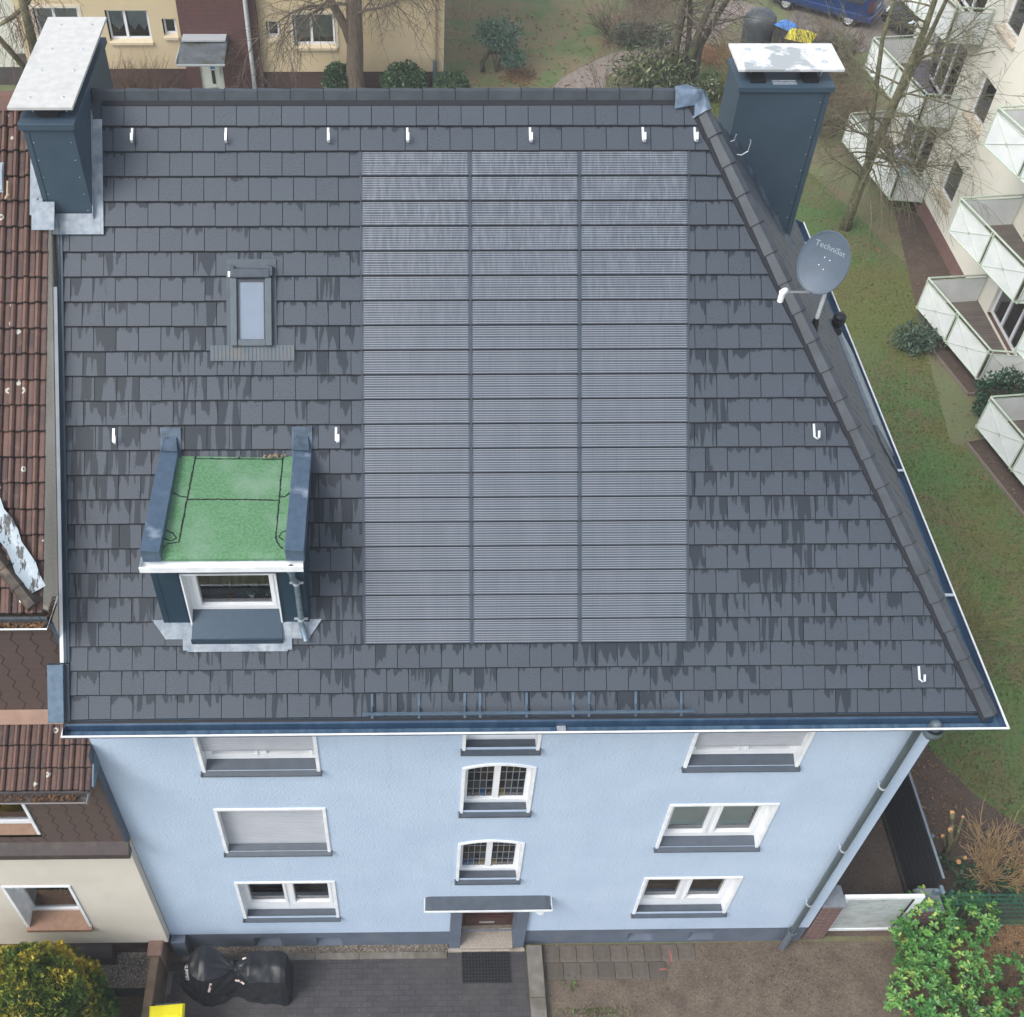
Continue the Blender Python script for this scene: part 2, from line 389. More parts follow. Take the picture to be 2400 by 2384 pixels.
# ---- walls
def wall_with_openings(mb, x0, x1, z0, z1, y, ops, m=0):
    xs = sorted({x0, x1, *[a for o in ops for a in o[:2]]}); zs = sorted({z0, z1, *[a for o in ops for a in o[2:4]]})
    for i in range(len(xs)-1):
        for j in range(len(zs)-1):
            cx, cz = (xs[i]+xs[i+1])/2, (zs[j]+zs[j+1])/2
            if any(o[0] < cx < o[1] and o[2] < cz < o[3] for o in ops): continue
            mb.face([(xs[i], y, zs[j]), (xs[i+1], y, zs[j]), (xs[i+1], y, zs[j+1]), (xs[i], y, zs[j+1])], m)
SIDE_WIN = []
for k in range(3):
    SIDE_WIN.append((-3.20, -1.41, 1.57+2.76*k, 3.10+2.76*k)); SIDE_WIN.append((4.11, 5.875, 1.57+2.76*k, 3.10+2.76*k))
STAIR = [(.74, 1.87, 3.15, 4.66), (.74, 1.87, 5.72, 7.23), (.72, 1.87, 7.70, 8.85)]
DOOR = (.89, 1.94, .73, 2.25)
wm = MB()
wall_with_openings(wm, XL, XR, .74, 8.98, 0, SIDE_WIN+STAIR+[(.70, 2.13, .73, 2.25)])
for (a, b, c, d) in SIDE_WIN+STAIR[:2]+[STAIR[2]]:
    for q in ([(a, 0, c), (a, .32, c), (a, .32, d), (a, 0, d)], [(b, 0, d), (b, .32, d), (b, .32, c), (b, 0, c)], [(a, 0, d), (a, .32, d), (b, .32, d), (b, 0, d)]): wm.face(q, 0)
wm.face([(XR, 0, .74), (XR, DEPTH, .74), (XR, DEPTH, 8.98), (XR, 0, 8.98)], 0)
wm.face([(XL, DEPTH, 0), (XL, 0, 0), (XL, 0, 8.98), (XL, RIDGE_Y, RIDGE_Z-.12), (XL, DEPTH, 8.98)], 0)
wm.face([(XR, DEPTH, .74), (XL, DEPTH, .74), (XL, DEPTH, 8.98), (XR, DEPTH, 8.98)], 0)
for (a, b, c, d) in STAIR[:2]:
    xm, hw, rise, n = (a+b)/2, (b-a)/2, .13, 10
    arc = [(xm+hw*(2*i/n-1), d-rise*((2*i/n-1)**2)) for i in range(n+1)]
    for s in (0, 1):
        pts = [p for p in arc if (p[0] <= xm+1e-6 if s == 0 else p[0] >= xm-1e-6)]
        corner = (a, d) if s == 0 else (b, d)
        poly = [(p[0], -.001, p[1]) for p in pts]
        poly = poly+[(corner[0], -.001, corner[1])]
        wm.prism(poly if s == 0 else poly, (0, .3, 0), 0)
wm.build('wall', M['blue'], house)
pm = MB()
vents = [(-3.14, -2.61, .03, .44), (-1.93, -1.42, .03, .42), (4.20, 4.70, .09, .46), (5.40, 5.91, .10, .47)]
wall_with_openings(pm, XL, XR, -.2, .735, .03, vents+[(.70, 2.13, -.2, .735)])
pm.face([(XR-.03, .03, -.2), (XR-.03, DEPTH, -.2), (XR-.03, DEPTH, .74), (XR-.03, .03, .74)], 0)
pm.face([(XL, -.001, .735), (XR, -.001, .735), (XR, .03, .735), (XL, .03, .735)][::-1], 0)
for (a, b, c, d) in vents:      # bricked-up cellar lights: splayed recesses
    i = .06; y = .17
    A = [(a, .03, c), (b, .03, c), (b, .03, d), (a, .03, d)]; B = [(a+i, y, c+.16), (b-i, y, c+.16), (b-i, y, d), (a+i, y, d)]
    pm.face(B, 0)
    for k in range(4): pm.face([A[k], A[(k+1) % 4], B[(k+1) % 4], B[k]], 0)
pm.box(-4.69, -4.42, -.15, .029, -.1, .70, 0)
pm.build('plinth', M['plinth'], house)
im = MB()
for (a, b, c, d) in SIDE_WIN+STAIR:
    im.box(a-.3, b+.3, .33, 1.6, c-.5, d+.25, 0, skip=(2,))
    im.box(a-.02, b+.02, .30, .52, c-.06, c+.05, 1)
im.build('interior', [M['room'], M['inner_sill']], house)

# ---- windows of the two flats
def side_window(a, b, c, d, kind):
    t = .055; low = kind == 'low'
    fr = MB(); y0, y1 = .165, .235
    fb = c-.10 if low else c+.045
    A, B = a+t, b-t; xm = (A+B)/2 if kind != 'x' else A
    fr.box(A, B, y0, y1, fb, fb+.12, 0); fr.box(A, B, y0, y1, d-.09, d-t, 0)
    fr.box(A, A+.06, y0, y1, fb+.12, d-.09, 0); fr.box(B-.06, B, y0, y1, fb+.12, d-.09, 0); fr.box(xm-.04, xm+.04, y0, y1, fb+.12, d-.09, 0)
    for (s, e) in ((A+.06, xm-.04), (xm+.04, B-.06)):                  # sashes, a little proud
        zz0 = fb+.12; zz1 = d-.09; q = .055; ya, yb = y0-.018, y1-.01
        if kind == 'low': fr.box(s, e, y0-.004, y1-.01, zz0, zz0+.19, 0); zz0 += .192
        fr.box(s, e, ya, yb, zz0, zz0+q, 0); fr.box(s, e, ya, yb, zz1-q, zz1, 0)
        fr.box(s, s+q, ya, yb, zz0+q, zz1-q, 0); fr.box(e-q, e, ya, yb, zz0+q, zz1-q, 0)
    w = fr.build('window', M['white'], house, bevel=.006)
    p = MB(); p.face([(A+.03, .215, fb+.05), (B-.03, .215, fb+.05), (B-.03, .215, d-.06), (A+.03, .215, d-.06)]); p.build('pane', M['glass'], w)
    s = MB()
    s.box(a, a+t, -.022, .24, c-.06, d, 0); s.box(b-t, b, -.022, .24, c-.06, d, 0); s.box(a+t, b-t, -.022, .24, d-t, d, 0)
    s.build('surround', M['white_metal'], w, bevel=.004)
    s = MB()
    sf, sb = (c-.095, c-.07) if low else (c-.055, c+.048)
    s.hexa([(a-.02, -.075, sf-.035), (b+.02, -.075, sf-.035), (b+.02, .16, sf-.035), (a-.02, .16, sf-.035),
            (a-.02, -.075, sf), (b+.02, -.075, sf), (b-.0, .163, sb), (a+.0, .163, sb)])
    for sx in (a-.022, b-.003): s.box(sx, sx+.025, -.078, .0, sf-.03, sf+.035)
    s.build('sill', M['sill'], w, bevel=.004)
    return w
def shutter(w, a, b, z0, z1, y=.10, pitch=.052):
    s = MB(); n = max(1, int((z1-z0)/pitch)); h = (z1-z0)/n
    prof = [(-.012, 0), (-.012, .3), (-.006, .52), (0, .6), (.004, .85), (0, 1.0)]
    for i in range(n):
        z = z0+i*h
        for k in range(len(prof)-1):
            (p0, q0), (p1, q1) = prof[k], prof[k+1]
            s.face([(a, y+p0, z+q0*h), (b, y+p0, z+q0*h), (b, y+p1, z+q1*h), (a, y+p1, z+q1*h)], 0)
    s.box(a, b, y-.016, y+.012, z0-.035, z0, 0)
    return s.build('shutter', M['shutter'], w)
M['curtain'] = mk('green_white_curtain', 'dde5e2', 'cfdad8', 3, .8)
M['curtain_dark'] = mk('curtain_fold_shade', '8b9796', '7f8b8a', 3, .8)  # darker grey that paints the fold shading into the pleats
wins = []
for k in range(3):
    for side in (0, 1):
        a, b, c, d = SIDE_WIN[2*k+side]
        w = side_window(a, b, c, d, 'low' if k == 0 else 'std'); wins.append(w)
        A, B = a+.06, b-.06
        if k == 2: sh = shutter(w, A, B, 7.545, 8.60, pitch=.055)
        if k == 1 and side == 0: shutter(w, A, B, c+.075, d-.06, y=.13)
        if k == 1 and side == 1:                                       # pleated blinds, hanging in soft horizontal waves
            for (s, e) in ((A+.02, (A+B)/2-.03), ((A+B)/2+.03, B-.12)):
                cm = MB(); nx, nz = 16, 90
                def P(i, j):
                    x = s+(e-s)*i/nx; z = c+.22+(d-c-.26)*j/nz; zz = z+.018*math.sin(x*5.1+1)
                    q = (zz/.135) % 1.0; return (x, .262+.055*(q if q < .8 else (1-q)*4), z)
                for i in range(nx):
                    for j in range(nz): cm.face([P(i, j), P(i+1, j), P(i+1, j+1), P(i, j+1)], 1 if ((c+.22+(d-c-.26)*(j+.5)/nz+.018*math.sin((s+(e-s)*(i+.5)/nx)*5.1+1))/.135) % 1.0 > .74 else 0)
                cm.build('curtain', [M['curtain'], M['curtain_dark']], w)
# ---- arched stair windows with leaded colour glass
GL = [mk('lead_glass_brown', '1b1715', '151211', 9, .12), mk('lead_glass_night', '0f141d', '0c1017', 9, .12), mk('lead_glass_grey', '33373a', '2b2f30', 9, .15),
      mk('lead_glass_blue', '1d3960', '182f52', 9, .12), mk('lead_glass_amber', '5d5028', '4f4422', 9, .12), mk('lead_glass_umber', '2f2819', '261f14', 9, .12)]
came = mk('lead_came', '787c80', rough=.5)
rg = random.Random(3)
def stair_window(a, b, c, d, arch=True):
    t = .05; xm, hw, rise = (a+b)/2, (b-a)/2, (.13 if arch else 0)
    top = lambda x, o=0: d-o-rise*((x-xm)/hw)**2
    fr = MB(); y0, y1 = .165, .23; A, B = a+t, b-t; fb = c-.09
    def strip(mb, x0, x1, lo, hi, ya, yb, n=8):                        # band between two curves
        for i in range(n):
            p, q = x0+(x1-x0)*i/n, x0+(x1-x0)*(i+1)/n
            mb.hexa([(p, ya, lo(p)), (q, ya, lo(q)), (q, yb, lo(q)), (p, yb, lo(p)), (p, ya, hi(p)), (q, ya, hi(q)), (q, yb, hi(q)), (p, yb, hi(p))], 0, skip=((3, 5) if 0 < i < n-1 else ()))
    fr.box(A, B, y0, y1, fb, fb+.12); fr.box(A, B, y0-.02, y1, fb+.12, fb+.19)
    for (x0, x1) in ((A, A+.06), (xm-.05, xm+.05), (B-.06, B)): strip(fr, x0, x1, lambda x: fb+.19, lambda x: top(x, t), y0-.01, y1, 2)
    strip(fr, A, B, lambda x: top(x, .10), lambda x: top(x, t), y0-.012, y1)
    w = fr.build('window', M['white'], house, bevel=.005)
    cm = MB(); z0 = fb+.19; rows = 5; zt = d-.10; h = (zt-z0)/rows
    for (s, e) in ((A+.06, xm-.05), (xm+.05, B-.06)):
        gm = MB()
        for i in range(4):
            for j in range(rows):
                p, q = s+(e-s)*i/4, s+(e-s)*(i+1)/4; zl = z0+h*j
                zp, zq = min(z0+h*(j+1), top(p, .09)), min(z0+h*(j+1), top(q, .09))
                if zp <= zl or zq <= zl: continue
                mi = rg.choice([0, 1, 1, 0, 5, 2]) if j else rg.choice([2, 3, 2, 4, 5])
                if j == 1: mi = rg.choice([0, 1, 5, 2, 1])
                dy = rg.uniform(-.004, .004)
                gm.face([(p, .2+dy, zl), (q, .2-dy, zl), (q, .2-dy, zq), (p, .2+dy, zp)], mi)
        gm.build('pane', GL, w)
        for i in range(1, 4):
            p = s+(e-s)*i/4; cm.box(p-.006, p+.006, .19, .198, z0, top(p, .09))
        for j in range(1, rows):
            z = z0+h*j; cm.box(s, e, .189, .197, z-.006, z+.006)
    cm.build('lead_came', came, w)
    s = MB(); s.box(a, a+t, -.022, .22, c-.07, d-rise); s.box(b-t, b, -.022, .22, c-.07, d-rise)
    strip(s, a, b, lambda x: top(x, t), lambda x: top(x), -.024, .22, 10)
    s.build('surround', M['white_metal'], w)
    sf = c-.075; s = MB(); s.hexa([(a-.02, -.075, sf-.06), (b+.02, -.075, sf-.06), (b+.02, .16, sf-.06), (a-.02, .16, sf-.06), (a-.02, -.075, sf), (b+.02, -.075, sf), (b, .163, sf+.02), (a, .163, sf+.02)])
    for sx in (a-.022, b-.003): s.box(sx, sx+.025, -.078, .0, sf-.05, sf+.04)
    s.build('sill', M['sill'], w, bevel=.004)
for i, o in enumerate(STAIR): stair_window(*o, arch=i < 2)

# ---- entrance
e = MB()
for (a, b) in ((.68, .90), (1.93, 2.15)): e.box(a, b, -.06, .34, -.05, 2.25)
e.box(.90, 1.93, .0, .34, 2.12, 2.25); e.build('door_surround', M['plinth'], house, bevel=.01)
e = MB(); e.box(.90, 1.93, -.10, .36, -.1, .14); e.box(.66, 2.17, -.13, -.062, -.1, .045); e.build('doorstep', M['terrazzo'], house, bevel=.008)
e = MB(); e.box(.90, 1.93, .30, .36, .14, 2.12)
for (z0, z1) in ((.42, .80), (.88, 1.25), (1.33, 1.98)):
    for (a, b) in ((1.0, 1.83),):
        e.box(a, b, .282, .299, z0, z1); e.box(a+.09, b-.09, .268, .281, z0+.07, z1-.07)
dr = e.build('door', M['brown_door'], house, bevel=.006)
e = MB(); e.box(1.27, 1.57, .262, .2675, .47, .545); e.build('letter_slot', M['steel'], dr)
e = MB(); e.box(.90, 1.93, .285, .2995, .145, .28); e.build('kick_plate', mk('kick_plate', '7d7468', '6b6257', 8, .6), dr)
cn = MB()
prof = [(.19, 2.31), (.215, 2.345), (.30, 2.365), (2.38, 2.365), (2.47, 2.345), (2.50, 2.31)]
bk = [(x+(.06 if x < 1 else -.06)*(abs(z-2.31) < .01), .0, z+.01) for x, z in prof]; fr_ = [(x, -.245, z) for x, z in prof]
cn.face(fr_[::-1] if False else fr_, 0); cn.face(bk[::-1], 0)
for i in range(len(prof)-1): cn.face([fr_[i], bk[i], bk[i+1], fr_[i+1]], 0)
cn.face([fr_[0], fr_[-1], bk[-1], bk[0]], 0)
cp = cn.build('canopy', mk('canopy_felt', '4b545d', '434b53', 7, .7, bump=.3, bscale=90), house)
cn = MB(); cn.box(.18, 2.51, -.262, -.247, 2.265, 2.325); cn.box(.178, .19, -.247, 0, 2.27, 2.318); cn.box(2.50, 2.512, -.247, 0, 2.27, 2.318); cn.build('canopy_trim', M['white_metal'], cp)
ln_ = MB(); ln_.lathe((2.32, -.16, 2.165), (0, 0, -1), [(0, 0), (.10, 0), (.11, .05), (.09, .09), (0, .10)], 16); ln_.build('lamp', M['reveal'], house, smooth=True, angle=40)

# ---- roof covering
rnd = random.Random(11)
PITCH_Y = .2396; ROWS = [5.43-PITCH_Y*k for k in range(25)]            # lower edge of each course
SOL_X = [-.665, .808, 2.283, 3.765]
def tile_course(mb, origin, es, n, rows_s, x_off, width, xr, blocked, ex=EX, wet=None, step=.3325):
    for k, (s0, s1) in enumerate(rows_s):
        off = x_off+(width/2 if k % 2 else 0)
        spans = [xr(k)]
        for (b0, b1) in blocked(k):
            ns = []
            for (p, q) in spans:
                if b1 <= p or b0 >= q: ns.append((p, q)); continue
                if b0 > p: ns.append((p, b0))
                if b1 < q: ns.append((b1, q))
            spans = ns
        i0 = int((spans[0][0]-off)/width)-2
        i1 = int((spans[-1][1]-off)/width)+2
        for i in range(i0, i1):
            x0, x1 = off+i*width, off+(i+1)*width
            for (p, q) in spans:
                a, b = max(x0, p), min(x1, q)
                if b-a < .02: continue
                r1, r2 = rnd.random(), rnd.random()
                wv = wet(k, (a+b)/2) if wet else .3
                col = (r1, r2, max(0, wv*(.2+1.7*rnd.random()**1.4)))
                g = .0042; j = rnd.uniform(-.0025, .0025); hb, ht = .040+rnd.uniform(-.002, .002), .008
                A = origin+ex*(a+g)+es*(s0+j)+n*hb; B = origin+ex*(b-g)+es*(s0+j)+n*hb
                nz = .0135; A0, B0 = A-n*.010, B-n*.010; A, B = A+es*nz, B+es*nz
                Cc = origin+ex*(b-g)+es*(s1+.02)+n*ht; D = origin+ex*(a+g)+es*(s1+.02)+n*ht
                u0, u1 = (a-x0)/width, (b-x0)/width; vt = (s1+.02-s0)/(s1-s0)
                mb.face([A, B, Cc, D], 0, [(u0, 0), (u1, 0), (u1, vt), (u0, vt)], col)
                dn = n*(-.034)
                mb.face([A0, B0, B, A], 1, None, (r1, r2, 0)); mb.face([A0+dn, B0+dn, B0, A0], 1, None, (r1, r2, 0))
rows_s = []
for k, y in enumerate(ROWS):
    s0 = (y-PE[1])/CT; s1 = ((RIDGE_Y if k == 0 else ROWS[k-1])-PE[1])/CT; rows_s.append((s0, s1))
def wetness(k, x):
    # runs grow from a few drips under the ridge to whole wet tiles low on the left
    if k <= 1: return .10
    t = k/24
    w = .16+1.35*max(0, min(1, (k-2)/11))**1.1
    if x > 3.7: w *= .62+.1*math.sin(k*1.7)
    if x > 6.2: w *= .55
    if k >= 22: w *= .55
    run = mnoise.noise(Vector((x*1.3, k*.10, 3.1)))*.9+mnoise.noise(Vector((x*.5, k*.3, 8.0)))*.6
    return w*max(.12, .72+1.1*run)
tm = MB()
tile_course(tm, np.array([0, PE[1], PE[2]]), ES, NR, rows_s, RF(266, 330)[0] % .3005-.3005/2, .3005, lambda k: (-4.66, 8.2),
            lambda k: [(SOL_X[0], SOL_X[3])] if 1 < k+0 < 22 and 2 <= k <= 21 else [], wet=wetness)
clipn = np.cross(HIP_B-HIP_A, [0, 0, 1.0]); clipn /= np.linalg.norm(clipn)
if clipn[0] < 0: clipn = -clipn
roof = tm.build('roof', [M['tile'], M['edge']], house, clip=[(HIP_A-clipn*.03, clipn)])
# hip side covering
es_h = np.cross(NH, [0, 1.0, 0]); es_h /= np.linalg.norm(es_h)
if es_h[2] < 0: es_h = -es_h
eyh = np.array([0, 1.0, 0])
LH = (RIDGE_Z-9.04)/es_h[2]; nrow = 21; rows_h = [(LH*i/nrow, LH*(i+1)/nrow) for i in range(nrow)]
org = np.array([HIP_A[0], 0, HIP_A[2]])
tm = MB()
tile_course(tm, org, es_h, NH, rows_h, .1, .3005, lambda k: (-.6, DEPTH+.5), lambda k: [], ex=eyh, wet=lambda k, x: .25)
backn = np.array([clipn[0], -clipn[1], 0])
tm.build('roof', [M['tile'], M['edge']], house, clip=[(HIP_A-clipn*.0, -clipn), (np.array([HIP_B[0], RIDGE_Y, 0]), np.array([-backn[0], -backn[1], 0]))])
# rear slope and the boards below the covering
b = MB()
ze = 9.046
b.face([(XL-.06, DEPTH+.37, ze), (XL-.06, RIDGE_Y, RIDGE_Z), (HIP_B[0], RIDGE_Y, RIDGE_Z), (HIP_A[0], DEPTH+.37, ze)][::-1], 0, None, (.3, .4, .2))
lo = -.03
b.face([rp(XL-.05, PE[1], lo), rp(HIP_A[0]-.05, PE[1], lo), rp(HIP_B[0], RIDGE_Y, lo), rp(XL-.05, RIDGE_Y, lo)], 0, None, (.3, .4, 0))
b.face([HIP_A-NH*.03, np.array([HIP_A[0], DEPTH+.37, ze])-NH*.03, HIP_B-NH*.03], 0, None, (.3, .4, 0))
b.build('roof', mk('rear_slope', '14171b', '101215', 5, .7), house)
s = MB(); s.box(XL-.02, 7.98, -.325, -.002, 8.88, 8.93); s.box(XR+.002, 7.98, -.002, DEPTH+.3, 8.88, 8.93); s.build('soffit', M['reveal'], house)

# ---- solar tiles: twenty courses of three
for k in range(20):
    ya, yb = ROWS[k+2], ROWS[k+1]
    for c in range(3):
        x0, x1 = SOL_X[c]+.012, SOL_X[c+1]-.012
        if c == 2: x1 += .006
        p = MB(); g = .004; hb, ht = .040, .012
        A, B = rp(x0, ya, hb), rp(x1, ya, hb); D, Cc = rp(x0, yb+.01, ht), rp(x1, yb+.01, ht)
        dirt = max(0.0, 1.15-k*.16)+(.18 if k < 9 else .05)
        col = (rnd.random()*.02+c*.37, k/20+.02, min(1, dirt))
        A0, B0 = A-NR*.012, B-NR*.012; A, B = A+ES*.016, B+ES*.016; p.face([A, B, Cc, D], 0, [(0, .02), (1, .02), (1, 1), (0, 1)], col); p.face([A0, B0, B, A], 1)
        dn = -NR*.03; p.face([A0+dn, B0+dn, B0, A0], 1); p.face([D+dn, A+dn, A, D], 1); p.face([B+dn, Cc+dn, Cc, B], 1)
        p.build('solar_panel', [M['solar'], M['edge']], roof)
f = MB()
for x in SOL_X: f.prism([rp(x-.011, ROWS[21], 0), rp(x+.011, ROWS[21], 0), rp(x+.011, ROWS[21], .030), rp(x-.011, ROWS[21], .030)], rp(0, ROWS[1])-rp(0, ROWS[21]), 0)
f.build('panel_rail', M['frame_dark'], roof)

# ---- ridge and hip caps
def cap_run(mb, p0, p1, side, up, L, skip_end=0.0, hw=.125, hh=.062, m=0, joint=0):
    d = np.array(p1)-np.array(p0); T = np.linalg.norm(d); d /= T; n = max(1, round(T/L)); L = T/n
    for i in range(n):
        a = p0+d*(L*i); bq = p0+d*(L*(i+1)+.015)
        prof = lambda w, h: [side*(-w)+up*(-.082), side*(-w*.42)+up*h, side*(w*.42)+up*h, side*w+up*(-.082)]
        pa, pb = prof(hw+.006, hh+.012), prof(hw-.004, hh-.002)
        A = [a+q for q in pa]; B = [bq+q for q in pb]
        for j in range(3): mb.face([A[j], A[j+1], B[j+1], B[j]], m)
        mb.face(A, m)
        if joint:
            pj = prof(hw+.0075, hh+.0135); J = [a+q-d*.004 for q in pj]; K = [a+q+d*.008 for q in pj]
            for j in range(3): mb.face([J[j], J[j+1], K[j+1], K[j]], joint)
c = MB(); cap_run(c, np.array([-4.23, RIDGE_Y+.02, RIDGE_Z+.04]), np.array([3.70, RIDGE_Y+.02, RIDGE_Z+.04]), np.array([0, 1.0, 0]), np.array([0, 0, 1.0]), .452, hw=.085, hh=.05, joint=1)
c.build('ridge_cap', [M['cap'], M['edge']], roof)
hd = HIP_A-HIP_B; hd /= np.linalg.norm(hd); upv = NR+NH; upv /= np.linalg.norm(upv); sv = np.cross(hd, upv); sv /= np.linalg.norm(sv)
c = MB(); cap_run(c, HIP_A-hd*.03+upv*.035, HIP_B+hd*.16+upv*.035, sv, upv, .447, hw=.122, hh=.062, joint=1)
c.build('hip_cap', [M['cap'], M['edge']], roof)
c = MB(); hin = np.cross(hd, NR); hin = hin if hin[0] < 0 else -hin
c.prism([HIP_A+hin*.06+NR*.03, HIP_A+hin*.15+NR*.03, HIP_A+hin*.14+NR*.052, HIP_A+hin*.06+NR*.052], HIP_B-HIP_A, 0); c.build('hip_shade_strip', M['edge'], roof)  # black strip painted in as the shadow gap along the hip caps
c = MB(); p0 = np.array([3.66, RIDGE_Y, RIDGE_Z])
for i in range(7):                                                     # dressed lead over the junction
    for j in range(9):
        pass
prof = [(-.17, -.10), (-.13, .0), (-.06, .085), (.06, .095), (.13, .0), (.17, -.12)]
st = [(p0+np.array([-.10, 0, .02]), np.array([0, 1.0, 0]), np.array([0, 0, 1.0])), (p0+np.array([.07, 0, .055]), np.array([-.2, .95, 0]), np.array([0, 0, 1.0])),
      (HIP_B+np.array([.06, -.03, .035]), (sv*.6+np.array([-.2, .6, 0])), np.array([.2, -.1, .95])), (HIP_B+hd*.26+upv*.03, sv, upv)]
c = MB()
for q in range(3):
    (a, sa, ua), (bq, sb, ub) = st[q], st[q+1]
    if sa @ sb < 0: sb = -sb; st[q+1] = (bq, sb, ub)
    for j in range(5):
        f = lambda o, s_, u_, k: o+s_*prof[k][0]+u_*prof[k][1]
        c.face([f(a, sa, ua, j), f(a, sa, ua, j+1), f(bq, sb, ub, j+1), f(bq, sb, ub, j)])
c.build('lead_saddle', mk('saddle_lead', '66778a', '516070', 9, .45, .1, bump=.4, bscale=16), roof, smooth=True)
c = MB(); c.prism([rp(-4.1, 5.632, .012), rp(-4.1, 5.68, .012), rp(-4.1, 5.68, .03), rp(-4.1, 5.632, .03)], (7.72, 0, 0)); c.build('ridge_gap_shade_strip', M['edge'], roof)  # near-black strip standing in for the dark gap under the ridge caps

# ---- gutter, front and side
g = MB(); zg = 8.955
pf = [(-.02, .115), (-.02, .09), (.03, .05), (.045, -.075), (.135, -.085), (.182, -.03), (.182, .02)]
pm_ = [1, 0, 0, 1, 0, 0]
for i in range(len(pf)-1):
    (d0, h0), (d1, h1) = pf[i], pf[i+1]
    g.face([(-4.77, -.335-d0, zg+h0), (-4.77, -.335-d1, zg+h1), (7.99+d1, -.335-d1, zg+h1), (7.99+d0, -.335-d0, zg+h0)], pm_[i])
    g.face([(7.99+d0, -.335-d0, zg+h0), (7.99+d1, -.335-d1, zg+h1), (7.99+d1, 11.5, zg+h1), (7.99+d0, 11.5, zg+h0)], pm_[i])
for e in (0, 1):
    X = -4.775
poly = [(-4.772, -.335-d, zg+h) for d, h in pf]; g.face(poly, 0)
poly = [(7.99+d, 11.502, zg+h) for d, h in pf]; g.face(poly[::-1], 0)
gut = g.build('gutter', [M['zinc_blue'], M['zinc_blue2']], house)
l = MB(); l.box(-4.79, 8.192, -.530, -.508, zg+.012, zg+.032); l.box(8.170, 8.192, -.508, 11.52, zg+.012, zg+.032); l.box(-4.79, -4.772, -.508, -.33, zg+.012, zg+.032)
l.build('gutter_lip', M['white_metal'], gut)
l = MB()
for y in (10.75, 4.35, 1.75):
    l.box(7.96, 8.16, y, y+.05, zg+.03, zg+.04)
l.box(1.98, 2.10, -.495, -.33, zg-.06, zg-.045); l.build('gutter_bracket', M['galv'], gut)
l = MB(); l.lathe((7.22, -.43, zg-.07), (0, 0, 1), [(.085, -.01), (.08, .07), (.05, .11), (.02, .12), (0, .12)], 16); l.lathe((7.22, -.42, zg-.09), (0, 0, -1), [(.14, 0), (.15, .08), (.09, .2), (.05, .26)], 16)
l.build('leaf_guard', mk('leaf_guard_zinc', '5d6a72', '49555d', 14, .6, .1), gut, smooth=True)
# ---- downpipe by the corner
d = MB(); d.tube([(7.22, -.40, 8.72), (7.24, -.34, 8.6), (7.30, -.14, 8.38), (7.30, -.10, 8.25), (7.30, -.10, .75)], .052, 14)
dp = d.build('downpipe', mk('downpipe_zinc', '505b5e', '424d50', 5, .45, .1, stretch=(3, 3, .4)), house, smooth=True, angle=60)
d = MB()
for z in (6.55, 4.35, 2.1): d.lathe((7.30, -.10, z), (0, 0, 1), [(.052, -.018), (.062, -.018), (.062, .018), (.052, .018)], 14); d.box(7.24, 7.27, -.10, 0, z-.01, z+.01)
d.build('bracket', M['galv'], dp)
d = MB(); d.tube([(7.30, -.10, .80), (7.30, -.10, -.05)], .066, 14); d.lathe((7.30, -.10, .80), (0, 0, 1), [(.066, -.03), (.085, -.03), (.085, .03), (.066, .03)], 16)
d.build('standpipe', [mk('standpipe', '5c6672', '525b66', 4, .5)], dp)

# ---- left verge
v = MB(); d_ = rp(0, 4.55)-rp(0, .25)
v.prism([rp(-4.735, .25, -.02), rp(-4.69, .25, -.02), rp(-4.69, .25, .062), rp(-4.735, .25, .05)], d_, 0)
v.prism([rp(-4.69, .25, .02), rp(-4.655, .25, .02), rp(-4.655, .25, .05), rp(-4.69, .25, .05)], d_, 1)
ver = v.build('verge_flashing', [M['teal'], M['teal']], house)
v = MB(); v.prism([rp(-4.785, .25, .01), rp(-4.737, .25, .01), rp(-4.737, .25, .05), rp(-4.785, .25, .05)], rp(0, 3.9)-rp(0, .25)); v.build('verge_edge', M['white_metal'], ver)
v = MB(); d_ = rp(0, .24)-rp(0, -.33)
v.prism([rp(-4.95, -.33, -.03), rp(-4.715, -.33, -.03), rp(-4.715, -.33, .15), rp(-4.93, -.33, .15)], d_, 0)
v.prism([rp(-4.715, -.33, .02), rp(-4.66, -.33, .02), rp(-4.66, -.33, .06), rp(-4.715, -.33, .06)], d_, 1)
v.build('verge_box', [M['blue_steel'], M['frame_dark']], ver, bevel=.006)

